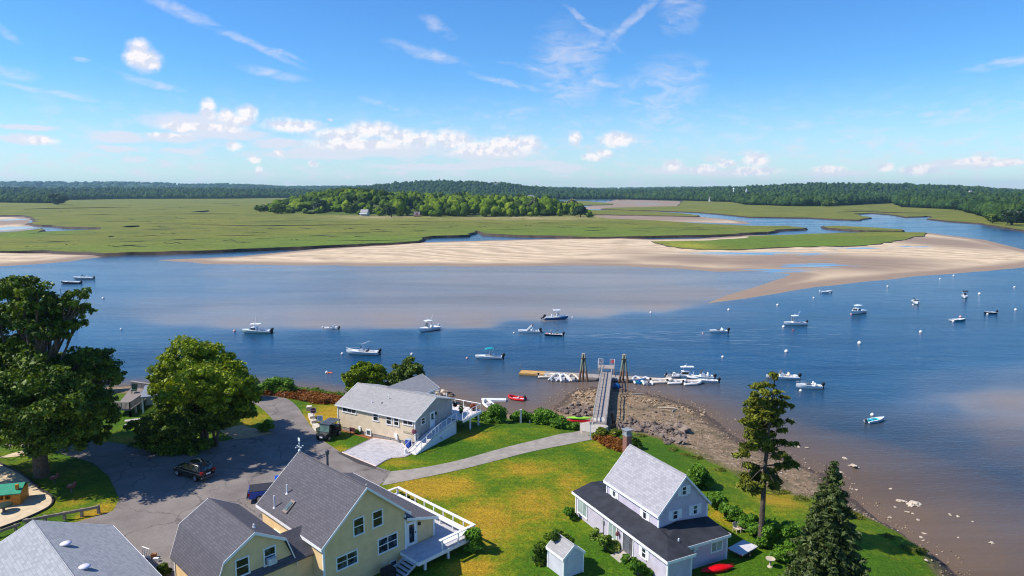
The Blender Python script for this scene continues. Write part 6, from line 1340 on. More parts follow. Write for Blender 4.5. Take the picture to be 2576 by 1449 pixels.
# gangway
gt, gb = Vector(W(*zm4(1252, 856), 2.95)), Vector(W(*zm4(1328, 350), 1.35)); gl = (gb-gt).length; ga = math.atan2(gb[1]-gt[1], gb[0]-gt[0]); gp = math.asin((gb[2]-gt[2])/gl)
t = thing('gangway', 'long grey wooden gangway with side rails sloping down to the dock', 'gangway', gt, 0); t.rotation_euler = (gp, 0, ga-math.pi/2)
hw = .76; mb = MB(); mb.bx(-hw, hw, 0, gl, -.07, 0); mb.build('deck', planks('gangway_planks', (.31, .27, .24, 1), (.38, .33, .30, 1), .2, .6), t)
GW = planks('gangway_rail_wood', (.33, .30, .28, 1), (.40, .36, .33, 1), 1.5, .8)
for s_ in (-1, 1):
    mb = MB(); x = s_*(hw+.06)
    mb.bx(x-.06, x+.06, -.2, gl+.1, 1.02, 1.12); mb.bx(x-.05, x+.05, -.2, gl+.1, -.28, -.06); mb.bx(x-.04, x+.04, 0, gl, .5, .56)
    n = 16
    for i in range(n+1): y = gl*i/n; mb.bx(x-.045, x+.045, y-.045, y+.045, -.06, 1.02)
    mb.build('side_rail', GW, t)
mb = MB(); mb.bx(-hw, hw, 0, gl, -.32, -.1); 
mb2 = MB()
for i in range(9): mb2.bx(-hw, hw, gl*i/8-.05, gl*i/8+.05, -.3, -.08)
mb2.build('cross_beam', TAUPE, t)
# landing stage on the float, with its gate frames
c = W(*zm4(1320, 352), dz); t = thing('landing_stage', 'raised landing stage with gate frames at the foot of the gangway', 'platform', (c[0], c[1], 0), ga-math.pi/2)
mb = MB(); mb.bx(-1.45, 1.45, -1.0, 1.3, 1.2, 1.32); mb.build('platform', FLW, t)
mb = MB()
for x in (-1.35, 1.35):
    for y in (-.9, 1.2): mb.bx(x-.1, x+.1, y-.1, y+.1, -.2, 1.2)
mb.bx(-1.4, -1.2, -.9, 1.2, .55, .75); mb.bx(1.2, 1.4, -.9, 1.2, .55, .75); mb.build('trestle', TAUPE, t)
for s_ in (-1, 1):
    mb = MB(); x0, x1 = sorted((s_*.62, s_*1.42))
    for x in (x0, x1): mb.bx(x-.04, x+.04, 1.24, 1.32, 1.32, 2.45)
    for z in (1.75, 2.4): mb.bx(x0, x1, 1.25, 1.31, z, z+.07)
    xx = s_*1.42; mb.bx(xx-.04, xx+.04, -1.0, -.92, 1.32, 2.4); mb.bx(xx-.035, xx+.035, -1., 1.3, 2.38, 2.46); mb.bx(xx-.03, xx+.03, -1., 1.3, 1.8, 1.86)
    gf = mb.build('gate_frame', plain('pale_gate', (.60, .58, .60, 1), .6, .08), t)
    mb = MB(); mb.bx(x0+.05, x1-.05, 1.265, 1.295, 1.4, 2.36); mb.build('gate_mesh', plain('wire_panel', (.30, .31, .37, 1), .7, .15), gf)
    if s_ > 0: mb = MB(); mb.bx(x0+.22, x1-.12, 1.22, 1.245, 1.75, 2.3); mb.build('notice', plain('red_notice', (.62, .10, .10, 1), .6), gf)
mb = MB(); p = W(*zm4(1424, 500), .0); mb.lathe([(.0, -.3), (.52, -.2), (.7, .1), (.52, .45), (.15, .62)], (0, 0, 0), 16); o = tag(mb.build('float_drum', plain('blue_barrel', (.012, .11, .30, 1), .4), None, True), 'big blue plastic float in the shade right of the gangway', 'float'); o.location = (p[0], p[1], .05)
# abutment
pl = [W(*zm4(*q), LW+.02)[:2] for q in ((1075,945),(1200,965),(1340,905),(1300,850),(1180,845),(1050,870))]
mb = MB(); mb.slab([(x, y, LW+.12) for x, y in pl], 2.4); tag(structure(mb.build('concrete_landing', CONC)), 'pale concrete landing between the path and the gangway')
mb = MB(); a, b = W(*zm4(1180, 845), LW), W(*zm4(1305, 845), LW); mb.slab([(a[0], a[1]-.6, 2.92), (b[0], b[1]-.6, 2.92), (b[0], b[1]+.7, 2.92), (a[0], a[1]+.7, 2.92)], 1.8); tag(structure(mb.build('concrete_step', plain('pale_concrete', (.50, .46, .40, 1), .9, .12, 2))), 'concrete sill at the head of the gangway')
t = thing('pier_fence', 'dark old timber posts along the foot of the gangway', 'fence')
for i, q in enumerate(((1385,870),(1402,900),(1380,820),(1412,930),(1378,925))): p = G(*zm4(*q)); mb = MB(); mb.bx(p[0]-.1, p[0]+.1, p[1]-.1, p[1]+.1, p[2]-.3, p[2]+1.1-.1*i); mb.build('post', plain('black_timber', (.03, .025, .02, 1), .9), t)
for nm, q, m, lab, rz in (('kayak', (1045,818), LIME, 'lime green kayak lying on top of the red one by the gangway', -4), ('kayak', (1050,845), RED, 'red kayak lying under the lime green one by the gangway', -6)):
    p = W(*zm4(*q), LW+(.35 if m is LIME else .0)); e = thing(nm, lab, 'kayak', (p[0], p[1], LW-.05+(.42 if m is LIME else .05)), R(rz), 'kayaks')
    mb = MB(); n = 11; l = 3.4 if m is LIME else 4.
    mb.tube([(-l/2+l*i/(n-1), 0, .16+.1*(abs(i-5)/5)**3) for i in range(n)], [max(.03, .34*(1-(abs(i-5)/5)**2.2)) for i in range(n)], 10); o = mb.build('hull', m, e, True); o.scale.z = .6
    mb = MB(); mb.lathe([(.0, .0), (.2, .02), (.25, .04), (.27, .06)], (0, 0, .33), 12); o = mb.build('cockpit', BLACK, e); o.scale = (1.9, .9, .8)
mb = MB(); p = G(*zm4(1160, 1030)); mb.bx(-.05, .05, -.05, .05, 0, 2.6); e = thing('sign_post', 'white post with a small plaque beside the path by the gangway', 'sign post', p); mb.build('post', WHITE, e); mb = MB(); mb.bx(-.14, .14, -.09, -.05, 1.95, 2.3); mb.build('plaque', plain('plaque', (.6, .58, .52, 1), .5), e)
mb = MB(); p = G(*zm4(460, 860)); mb.bx(-.12, .12, -.12, .12, 0, 1.75); mb.bx(-.14, .14, -.14, .14, 1.75, 1.82); o = tag(mb.build('granite_post', plain('grey_post', (.5, .5, .48, 1), .8)), 'grey post standing in front of the hedge', 'post'); o.location = p
mb = MB(); p = G(*zm4(550, 872)); mb.bx(-.06, .06, -.06, .06, 0, .5); o = tag(mb.build('stake', TAUPE), 'short stake in front of the hedge right of the grey post', 'post'); o.location = p
# ---------------------------------------------------------------- trees, shrubs, rocks
def depth_of(p): d = np.array(p, float)-[0, 0, CH]; return d[1]*cp-d[2]*sp
def lobes_px(lst, Y0, squash=.9):
    out = []
    for l in lst:
        px, py, r = l[:3]; dy = l[3] if len(l) > 3 else 0; c = atY(px, py, Y0+dy); k = 1.08*r*depth_of(c)/F; ry = (l[4] if len(l) > 4 else squash)
        out.append((tuple(c), (k, k*.95, k*ry)))
    return out
def limb(mb, a, b, r0, r1, bow=.12, seed=0, n=6):
    r = random.Random(seed); a, b = Vector(a), Vector(b); L_ = (b-a).length; mid = (a+b)/2+Vector((r.uniform(-1, 1), r.uniform(-1, 1), r.uniform(.2, 1)))*L_*bow; pts = []; rs = []
    for i in range(n+1):
        t = i/n; pts.append(a*(1-t)**2+mid*2*t*(1-t)+b*t*t); rs.append(r0+(r1-r0)*t)
    mb.tube(pts, rs, 7)
def leafy(name, label, base, lobes, n, size, mat, seed, trunk=.3, bark=BARK, group=None, cat='tree', stems=1, fork=.35, **k):
    t = thing(name, label, cat, base, 0, group); b = Vector(base); L_ = [((Vector(c)-b)[:], r) for c, r in lobes]
    top = max(L_, key=lambda l: l[0][2])[0]; mb = MB(); rr = random.Random(seed)
    if stems == 1: f = Vector((top[0]*.25, top[1]*.25, top[2]*fork)); mb.tube([(0, 0, -.4), (0, 0, .1), (f*.5)[:], f[:]], [trunk*1.35, trunk*1.1, trunk*.9, trunk*.8], 10); fk = [f]
    else:
        fk = []
        for i in range(stems): f = Vector((rr.uniform(-1, 1)*trunk*4, rr.uniform(-1, 1)*trunk*3, top[2]*fork*rr.uniform(.8, 1.2))); mb.tube([(f[0]*.25, f[1]*.25, -.3), (f*.5)[:], f[:]], [trunk, trunk*.9, trunk*.75], 8); fk.append(f)
    for i, (c, r) in enumerate(L_): s_ = fk[i % len(fk)]; limb(mb, s_, Vector(c)+Vector((0, 0, r[2]*.3)), trunk*.5*min(1, r[0]/2+.3), .03, .12, seed+i)
    for i, (c, r) in enumerate(L_):
        for j in range(3): limb(mb, Vector(c)*.75+fk[0]*.25, Vector(c)+Vector((rr.uniform(-1, 1)*r[0], rr.uniform(-1, 1)*r[1], rr.uniform(-.2, .9)*r[2])), trunk*.14, .015, .1, seed+i*7+j, 4)
    mb.build('trunk', bark, t); foliage(t, 'crown', L_, n, size, mat, seed, **{**dict(sub=14), **k}); return t
b = G(105, 1197)
ML = [(35,740,50,1),(95,748,44,-1),(58,712,36,0),(-20,790,60,1),(60,800,50,0),(148,772,42,1),(190,748,32,0),(212,772,20,2),(108,830,40,-1),(15,860,52,2),(160,830,32,-1),(196,812,22,1),(120,790,40,3),(10,720,34,2),(75,770,44,3),(170,800,30,3),(75,850,40,3),(-60,880,90,2),(55,880,40,0),
    (60,965,80,-2),(150,925,52,1),(190,905,42,2),(235,900,38,0),(245,930,46,1),(140,1000,82,-4),(225,985,62,-1),(272,950,30,0),(290,935,22,1),(30,1030,92,-3),(150,1065,78,-3),(225,1050,56,-1),(-70,960,100,0),(-70,1070,92,0),(115,1110,46,-2),(195,1105,38,-1),(240,1090,34,0),(265,1030,40,0),(110,960,60,2),(85,1065,70,2),(180,960,60,4),(200,950,54,7),(225,1000,52,8),(150,930,50,9),(100,985,76,8),(195,1045,50,7),(60,1000,80,9),(170,1000,60,10),(90,930,60,10)]  # hindmost lobes, hidden behind the crown, added to shade the parking lot
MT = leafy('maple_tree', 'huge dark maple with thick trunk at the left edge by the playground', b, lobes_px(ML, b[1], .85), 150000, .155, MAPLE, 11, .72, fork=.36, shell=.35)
b = G(520, 1116)
leafy('shade_tree', 'broad round topped bright green tree beside the parking lot', b, lobes_px([(470,905,56,0),(520,905,52,0),(425,930,40,0),(560,930,46,0),(590,960,42,0),(480,945,60,-2),(545,965,52,-2),(425,975,40,-1),(625,980,30,0),(610,1000,34,-1),(400,950,24,1),(500,890,34,2),(560,1000,44,0),(470,990,50,0),(480,930,50,4),(530,940,50,5),(560,970,44,4),(450,960,44,5),(500,960,56,-5),(550,985,48,-5),(455,985,44,-5),(580,990,36,4)], b[1], .85), 90000, .145, ELM, 12, .28, stems=3, fork=.4, shell=.45)  # lobes nearer and farther than the trunk added to extend the cast shadow
b = G(543, 1122)
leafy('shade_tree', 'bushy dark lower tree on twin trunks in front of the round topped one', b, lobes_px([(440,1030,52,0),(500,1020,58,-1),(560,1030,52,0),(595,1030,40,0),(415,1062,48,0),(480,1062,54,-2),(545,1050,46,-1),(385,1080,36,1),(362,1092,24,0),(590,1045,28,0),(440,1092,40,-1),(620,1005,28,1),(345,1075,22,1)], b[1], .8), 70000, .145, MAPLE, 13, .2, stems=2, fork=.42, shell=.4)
b = G(395, 1128)
leafy('shade_tree', 'low dark thicket tree in the deep shade above the black car', b, lobes_px([(400,1105,48,0),(440,1120,50,0),(370,1125,34,1),(480,1130,40,0),(420,1145,40,0),(455,1148,34,-1),(505,1135,30,-1),(390,1150,30,0),(480,1140,30,3),(520,1120,28,4),(430,1130,34,3)], b[1], .75), 36000, .145, MAPLE, 14, .14, stems=3, fork=.4, shell=.4)  # lowest dark lobes also stand in for tree shadow on the asphalt
b = G(918, 1002)
leafy('shore_tree', 'round green tree behind the beige house roof, left of two', b, lobes_px([(905,938,30,0),(940,940,26,0),(885,950,20,0),(920,960,34,0),(958,950,18,0),(900,975,26,0),(945,975,24,0),(922,925,16,0)], b[1], .85), 28000, .14, ELM, 15, .16, fork=.4, shell=.45)
b = G(1010, 1000)
leafy('shore_tree', 'wispy paler green tree behind the beige house roof, right of two', b, lobes_px([(1030,925,26,0),(1010,945,28,0),(1045,940,20,0),(990,960,22,0),(1030,965,30,0),(1005,985,26,0),(1000,920,12,0),(1050,960,14,0)], b[1], .95), 18000, .17, leafmat('willow_leaves', [(.05,.09,.015,1),(.10,.16,.02,1),(.17,.23,.03,1)]), 16, .12, fork=.35, shell=.3)
b = G(1075, 1012)
leafy('shore_shrub', 'grey green shrub at the shore behind the wing roof', b, lobes_px([(1073,985,14,0),(1088,992,12,0),(1060,985,10,0)], b[1], .8), 2600, .2, SILVERG, 17, .06, cat='shrub', fork=.3, shell=.5)

def bush(name, label, spots, mat, n, size, seed, cat='shrub', group=None, zoff=0):
    """a bush from photo ellipses (x, y, r, squash); its foot lies under the lowest one"""
    low = max(spots, key=lambda q: q[1]+q[2]*.6); b = G(low[0], low[1]+low[2]*.62)
    lobes = []
    for q in spots:
        c = atY(q[0], q[1], b[1]+(q[4] if len(q) > 4 else 0)); k = 1.15*q[2]*depth_of(c)/F; zz_ = max(c[2], gz(c[0], c[1])+k*.45); lobes.append(((c[0], c[1], zz_), (k, k, k*(q[3] if len(q) > 3 else .8))))
    t = thing(name, label, cat, b, 0, group); L_ = [((c[0]-b[0], c[1]-b[1], c[2]-b[2]), r) for c, r in lobes]; mb = MB()
    for i, (c, r) in enumerate(L_): limb(mb, (c[0]*.3, c[1]*.3, -.1), (c[0], c[1], c[2]+r[2]*.2), .05, .015, .1, seed+i, 4)
    mb.build('stem', BARK, t); foliage(t, 'foliage', L_, int(n*2.2), size*.62, mat, seed, shell=.4, sub=16, tight=True); return t
bush('hedge_shrub', 'leftmost hedge bush, partly hiding the beached inflatable', [(1200,1042,16),(1213,1048,14)], HEDGE, 3200, .16, 41, group='hedge bushes by the shore')
bush('hedge_shrub', 'tall round hedge bush in front of the white float', [(1250,1038,24,.95),(1240,1050,20),(1262,1052,16)], HEDGE, 5200, .16, 42, group='hedge bushes by the shore')
bush('hedge_shrub', 'flat topped hedge bush behind the grey post', [(1295,1048,16),(1315,1046,18),(1332,1050,16)], HEDGE, 5200, .16, 43, group='hedge bushes by the shore')
bush('hedge_shrub', 'domed hedge bush, the widest, left of the kayaks', [(1365,1046,24,.85),(1380,1050,22,.8),(1355,1055,18)], HEDGE, 6200, .16, 44, group='hedge bushes by the shore')
bush('hedge_shrub', 'low leafy hedge bush against the kayaks', [(1408,1060,18),(1425,1066,18,.8),(1395,1064,14)], HEDGE, 4600, .16, 45, group='hedge bushes by the shore')
bush('hedge_shrub', 'small last hedge bush by the concrete landing', [(1445,1072,12),(1438,1074,10)], HEDGE, 2000, .15, 46, group='hedge bushes by the shore')
bush('shrub', 'rounded bush by the road end left of the rusty hedge', [(690,968,26,.75),(715,970,24,.7),(665,978,22,.7),(740,982,14,.7)], HEDGE, 6500, .2, 47)
bush('shrub', 'tiny round bush poking out of the rusty hedge', [(793,982,9,1.1),(800,985,8)], ELM, 1400, .15, 48)
bush('shrub', 'flowering shrub with white dots at the road end under the tree', [(600,945,22,.8),(618,965,28,.8),(590,970,26,.8),(630,990,20,.8)], leafmat('white_dotted_leaves', [(.04,.10,.008,1),(.10,.18,.012,1),(.13,.21,.02,1)]), 6500, .2, 49)
bush('shrub', 'leafy clump on the grass corner beside the road', [(672,1068,14,1.),(662,1078,12)], HEDGE, 2200, .17, 50)
bush('shrub', 'green bush between the gangway foot and the chimney', [(1520,1088,16,.8),(1545,1090,18,.75),(1500,1095,14,.8)], leafmat('yellowish_leaves', [(.06,.10,.006,1),(.14,.18,.01,1),(.22,.23,.015,1)]), 4600, .17, 51)
bush('shrub', 'dark round bush just behind the brick chimney', [(1595,1112,14,1.),(1602,1120,13)], MAPLE, 2400, .16, 52)
bush('shrub', 'round ball bush behind the lavender gable', [(1756,1196,25,1.),(1740,1210,22),(1775,1212,22)], HEDGE, 7000, .15, 53)
HB = [((1800,1258,22),(1815,1268,18)), ((1838,1286,22),(1850,1296,22),(1825,1280,16)), ((1880,1308,22),(1870,1318,18)), ((1905,1335,18),(1895,1330,16)), ((1935,1330,26),(1960,1345,30),(1925,1360,22)), ((1990,1335,28),(2000,1360,26),(1975,1375,26)), ((1962,1395,20),(1985,1400,16))]
HL = ['hedge bush nearest the lavender gable', 'clipped hedge bush beside the two white garden chairs', 'small hedge bush behind the white garden chairs', 'low hedge bush just left of the tall spruce trunk', 'broad bright bush right behind the tall spruce trunk', 'large leafy bush between the two spruces', 'small bush at the foot of the blue spruce']
for i, (s_, l_) in enumerate(zip(HB, HL)): bush('garden_shrub', l_, list(s_), HEDGE, 1500*len(s_)+1200, .15, 60+i, group='bushes along the lawn edge')
bush('garden_shrub', 'tall bush behind the grey garden shed', [(1395,1352,22,.9),(1364,1385,18,1.1),(1428,1354,17,.8),(1354,1408,15,1.1)], MAPLE, 13000, .1, 70)
bush('flower_bed', 'yellow flowering shrub bed along the lavender porch', [(1500,1345,16,.8),(1520,1355,20,.8),(1540,1372,20,.8)], FLOWER, 4200, .13, 71, cat='shrub')
bush('garden_shrub', 'small green clump at the far porch corner of the lavender house', [(1432,1288,14,.9),(1442,1300,11)], HEDGE, 1800, .13, 72)
bush('flower_bed', 'low leafy border under the right porch window of the lavender house', [(1588,1415,18,.7),(1610,1428,16,.7),(1625,1440,14,.7),(1575,1405,10,.8)], HEDGE, 3600, .13, 73, cat='shrub')
bush('garden_shrub', 'round bush at the corner of the yellow house deck', [(1192,1352,22,1.),(1198,1372,18),(1182,1378,14)], HEDGE, 3800, .15, 74)
bush('garden_shrub', 'bright conical bush against the yellow gable wall', [(855,1445,14,1.1),(852,1458,20,1.)], HEDGE, 2600, .13, 75)
bush('garden_shrub', 'low dark plants under the deck rail of the yellow house', [(1010,1245,8,.6),(1022,1252,10,.5),(1036,1260,8,.5)], MAPLE, 1200, .14, 76)
bush('garden_shrub', 'small shrub in the mulch bed left of the basement window', [(897,1085,8,.7),(905,1087,7,.7)], HEDGE, 900, .12, 77)
bush('garden_shrub', 'small shrub in the mulch bed at the patio edge', [(984,1104,5,.8)], HEDGE, 400, .12, 78)
bush('garden_shrub', 'dark shrub between the silver roof and the gambrel wall', [(408,1430,14,.8),(415,1440,12)], MAPLE, 1600, .15, 79)
# rusty ground cover: one mass nobody could count
def cover(name, label, pts, n, h, mat, size, seed):
    poly = np.array([G(*p)[:2] for p in pts]); r = np.random.default_rng(seed); P = r.uniform(poly.min(0), poly.max(0), (n*4, 2)); P = P[sdist(P, poly) > -.1][:n]; z = gz_arr(P)[0]
    lob = [((p[0], p[1], zz_+h*.35), (.55+.3*r.random(), .5, h*(.5+.5*r.random()))) for p, zz_ in zip(P, z)]; V_, Fq = leaf_cloud(lob, n*110, size*.6, seed, shell=.5); o = quick_mesh(name, V_, Fq, mat); o['kind'] = 'stuff'; o['label'] = label
cover('rusty_groundcover', 'rust red creeping shrub along the shore edge', [(640,985),(700,984),(760,992),(855,1004),(865,1016),(800,1016),(740,1004),(690,996),(645,994)], 330, .75, RUST, .17, 81)
cover('green_groundcover', 'green creeping shrub behind the rusty hedge', [(650,978),(720,980),(800,990),(860,998),(862,1006),(760,994),(650,986)], 170, .7, HEDGE, .17, 82)
cover('rusty_groundcover', 'rust red undergrowth beside the gangway foot', [(1497,1098),(1530,1103),(1565,1122),(1570,1136),(1540,1126),(1505,1110)], 90, .6, RUST, .15, 83)
cover('beach_weed', 'dry grass tufts at the edge of the shingle', [(1600,1092),(1700,1128),(1850,1200),(2080,1262),(2240,1332),(2330,1400),(2310,1410),(2200,1330),(2000,1252),(1820,1196),(1690,1132),(1600,1098)], 90, .15, leafmat('beach_grass', [(.06,.10,.01,1),(.13,.16,.015,1),(.24,.21,.04,1)]), .11, 84)

# spruces
def conifer_lobes(H_, R0, z0, levels, per, seed, ragged=.25):
    r = random.Random(seed); L_ = []
    for i in range(levels):
        f = i/(levels-1); z = z0+(H_-z0)*f; R_ = R0*(1-f)**.85+.12
        m = max(3, int(per*(1-f*.6)))
        for j in range(m):
            a = 2*math.pi*(j+r.random()*.7)/m+i*.7; q = R_*r.uniform(1-ragged, 1.08)
            for k in range(4):
                s_ = (k+.8)/4; rad = .13+.20*q*(1-s_*.55)*.6
                L_.append(((q*s_*math.cos(a), q*s_*math.sin(a), z-.32*q*s_*s_+.08*q*s_), (rad, rad, rad*.55)))
    return L_
b = G(2076, 1500); H_ = atY(2078, 1164, b[1])[2]-b[2]; c_ = atY(2078, 1164, b[1])
t = thing('blue_spruce', 'dense dark blue green spruce at the lower right lawn', 'tree', b); mb = MB(); mb.tube([(0, 0, -.3), (0, 0, H_*.5), (c_[0]-b[0], 0, H_)], [.22, .14, .02], 8); mb.build('trunk', BARK, t)
foliage(t, 'crown', conifer_lobes(H_, 3.5, .35, 26, 11, 91, .3), 46000, .15, BSPRUCE, 91, flat=.32, shell=.3, droop=.03)
b = G(1913, 1374); zx = lambda x, y: (1761+.3706*x, 912+.3706*y); tp = [Vector(atY(*zx(x, y), b[1]))-Vector(b) for x, y in ((408,1250),(430,900),(440,700),(455,590),(468,400),(498,200),(512,70))]
t = thing('tall_spruce', 'tall thin ragged spruce with a bare lower trunk', 'tree', b); mb = MB(); mb.tube([tuple(tp[0]-Vector((0, 0, .5)))]+[tuple(p) for p in tp], [.30, .26, .2, .17, .15, .11, .07, .02], 9)
CL = [(520,75,48,14),(500,100,30,12),(440,150,80,20),(380,160,40,14),(400,200,60,22),(480,190,60,22),(400,250,80,34),(450,265,80,34),(560,225,50,10),(590,290,55,12),(540,265,40,20),(370,330,70,42),(430,340,80,50),(520,330,60,34),(330,400,45,40),(400,420,80,50),(490,400,70,30),(590,392,60,9),(370,490,60,36),(450,480,70,34),(540,455,60,14),(400,545,60,34),(520,540,90,24),(625,548,45,12),(320,560,50,24),(275,605,36,34),(480,585,50,20),(560,630,60,26),(610,690,55,32),(340,700,50,30),(350,780,60,52),(315,830,45,34),(480,780,50,40),(515,830,40,22),(390,840,40,34),(345,860,40,24),(550,705,40,20),(470,740,24,30)]
rr = random.Random(4); LB = []
for x, y, rx, ry in CL:
    k = .3706*depth_of(b)/F; n = max(3, int(rx/10)); dy = rr.uniform(-1.1, 1.1)
    cx0 = 440+(455-440)*max(0, (900-y))/300
    for i in range(n):
        u = rr.uniform(-1, 1); v = rr.uniform(-1, 1); p = Vector(atY(*zx(x+u*rx*.8, y+v*ry*.6+abs(u)*8), b[1]+dy+rr.uniform(-.5, .5)))-Vector(b); rd = k*ry*rr.uniform(.48, .8)+.08; LB.append((tuple(p), (rd*1.25, rd*1.1, rd*.6)))
    tz = min(tp, key=lambda q: abs(q.z-(Vector(atY(*zx(x, y), b[1]))-Vector(b)).z-.4)); limb(mb, tz, Vector(atY(*zx(x, y), b[1]+dy))-Vector(b), .05, .012, .05, int(x+y), 5)
for i in range(60):
    y = rr.uniform(360, 900); q = Vector(atY(*zx(448, y), b[1]))-Vector(b); a = rr.uniform(0, 6.28); l = rr.uniform(.7, 2.0); tz = min(tp, key=lambda s_: abs(s_.z-q.z)); o_ = Vector((tz.x+(q.x-tz.x)*.4, 0, q.z)); limb(mb, o_, o_+Vector((math.cos(a)*l, math.sin(a)*l, -.15*l)), .022, .008, .04, i, 4)
mb.build('trunk', BARK, t); foliage(t, 'crown', LB, 23000, .15, SPRUCE, 92, flat=.35, shell=.25, droop=.02)

# rocks
def rockmat(name, a, b):
    m = NT(name); m.col(m.mix(m.rng(m.noise(2.2, 5), .3, .7), m.mix(m.objrand(), a, b), dk(b, .8))).rough(.9); m.bump(m.noise(6, 4), .6, .06); return m.mat
RK = rockmat('dark_riprap', (.075, .055, .045, 1), (.27, .205, .165, 1)); RKB = rockmat('tan_rock', (.30, .19, .11, 1), (.42, .31, .20, 1)); RKW = rockmat('pale_rock', (.50, .40, .30, 1), (.62, .52, .40, 1))
ROCK = []
for s_ in range(9): mb = MB(); mb.blob((0, 0, 0), (1, .8, .62), 200+s_, 2, .45); o = mb.build('boulder', RK); ROCK.append(o.data); bpy.data.objects.remove(o)
rk = random.Random(8); placed = []
def rock(p, r, mat, lab, grp, flat_=1., cat='rock'):
    me = rk.choice(ROCK); key = me.name.split('.')[0]+mat.name
    me2 = RMESH.setdefault((me.name, mat.name), None)
    if me2 is None: me2 = me.copy(); me2.materials.clear(); me2.materials.append(mat); RMESH[(me.name, mat.name)] = me2
    o = bpy.data.objects.new('boulder', me2); COL.objects.link(o); o.location = (p[0], p[1], p[2]+r*.3*flat_); o.scale = (r*rk.uniform(.8, 1.25), r*rk.uniform(.8, 1.2), r*rk.uniform(.75, 1.1)*flat_); o.rotation_euler = (rk.uniform(-.3, .3), rk.uniform(-.3, .3), rk.uniform(0, 6.28)); return tag(o, lab, cat, grp)
RMESH = {}
def pile(pts, n, r0, r1, mat, lab, grp, seed, gap=.75):
    poly = np.array([G(*p)[:2] for p in pts]); r = np.random.default_rng(seed); got = []; tries = 0
    while len(got) < n and tries < 6000:
        tries += 1; q = r.uniform(poly.min(0), poly.max(0)); rad = r0+(r1-r0)*r.random()**1.8
        if sdist(q[None], poly)[0] < 0: continue
        if any(math.dist(q, g_[0]) < gap*(rad+g_[1]) for g_ in got): continue
        got.append((q, rad)); rock((q[0], q[1], gz(*q)), rad, mat, lab, grp)
pile([zm4(*q) for q in ((1400,885),(1470,850),(1600,845),(1780,865),(1960,890),(2090,930),(2110,1010),(2085,1065),(2020,1075),(1900,1040),(1800,985),(1640,945),(1480,935))], 105, .26, .68, RK, 'dark rounded boulder in the riprap right of the gangway', 'riprap boulders right of the gangway', 1, .98)
pile([zm4(*q) for q in ((830,740),(900,720),(990,690),(1060,690),(1170,700),(1165,800),(1000,780),(900,775))], 26, .34, .8, RK, 'dark boulder in the heap left of the gangway', 'boulders left of the gangway', 2, .95)
pile([zm4(*q) for q in ((960,620),(1030,540),(1120,520),(1215,530),(1180,700),(1000,690))], 60, .14, .42, RKB, 'tan stone on the spit left of the gangway', 'tan stones left of the gangway', 3, .8)
pile([zm4(*q) for q in ((1460,590),(1540,560),(1700,610),(1900,650),(2100,690),(2300,750),(2340,800),(2200,780),(2000,720),(1800,690),(1600,660),(1480,640))], 70, .12, .36, RKB, 'tan stone along the waterline right of the gangway', 'tan stones on the right shingle', 4, .9)
pile([zm4(*q) for q in ((1500,680),(1800,700),(2200,800),(2300,860),(2000,860),(1600,840))], 26, .12, .30, RK, 'dark stone scattered on the right shingle', 'dark stones on the right shingle', 5, 1.)
for q, r, m, lab in (((2080,935),.95,RK,'large upright boulder at the right end of the riprap'),((2054,1062),.7,RK,'pale round boulder at the near corner of the riprap'),((1932,1072),.38,RK,'single round boulder on the grass below the riprap')): rock(G(*zm4(*q)), r, m, lab, None)
SH = [(2126,1154,.55),(2151,1174,1.0),(2140,1172,.5),(2100,1186,.35),(2115,1188,.3),(2304,1268,.95),(2290,1272,.7),(2262,1260,.45),(2275,1262,.4),(2252,1276,.3),(2283,1288,.4),(2296,1292,.3),(2238,1302,.35),(2310,1308,.4),(2390,1295,.35),(2410,1300,.3),(2446,1312,.25),(2155,1232,.28),(2240,1230,.35),(2098,1230,.5),(2030,1126,.4),(2006,1124,.5),(2012,1178,.4),(2035,1180,.35),(2325,1342,.3),(2318,1352,.3),(2322,1360,.25),(2495,1366,.35),(1850,1055,.3),(1965,1190,.28),(2330,1410,.3),(2425,1440,.3),(2150,1282,.3),(2410,1352,.22)]
for x, y, r in SH: rock(G(x, y) if gz(*G(x, y)[:2]) > -.1 else np.array([*W(x, y, 0)[:2], -.02]), r*.58, RKW, 'pale flat rock in the shallows off the right hand lawn', 'pale rocks in the right shallows', .5)
for x, y, r in ((1098,993,.8),(1112,990,.7),(1125,994,.8),(1118,998,.6),(1135,997,.5),(1105,999,.6)): rock(G(x, y), r, RK if x % 2 else RKW, 'shore rock behind the beige house deck', 'shore rocks behind the beige house')
# pebbles and shells: stuff
r = np.random.default_rng(77); Pp = []
P = np.stack([r.uniform(2, 75, 30000), r.uniform(40, 110, 30000)], 1); zP, dW, dG = gz_arr(P); m_ = (dG < -.4) & (dW > -2.5) & (P[:, 0] > 5); P = P[m_][:5200]; zP = zP[m_][:5200]
V0, F0 = ICO[0]; k = len(V0); rs = .03+.085*r.random(len(P))**3; V_ = V0[None]*(rs[:, None, None]*(.7+.6*r.random((len(P), k, 1))))*np.array([1.2, 1, .6])+np.column_stack([P, np.maximum(zP, -.02)+.03])[:, None, :]
pm = NT('pebbles'); pm.col(pm.ramp(pm.island(), [(0, (.12, .085, .06, 1)), (.45, (.26, .18, .11, 1)), (.9, (.36, .27, .18, 1)), (1., (.55, .47, .37, 1))])).rough(.9)
o = quick_mesh('pebbles', V_.reshape(-1, 3), (np.array(F0)[None]+(np.arange(len(P))*k)[:, None, None]).reshape(-1, 3), pm.mat); o['kind'] = 'stuff'; o['label'] = 'small stones and shells strewn over the shingle beach'
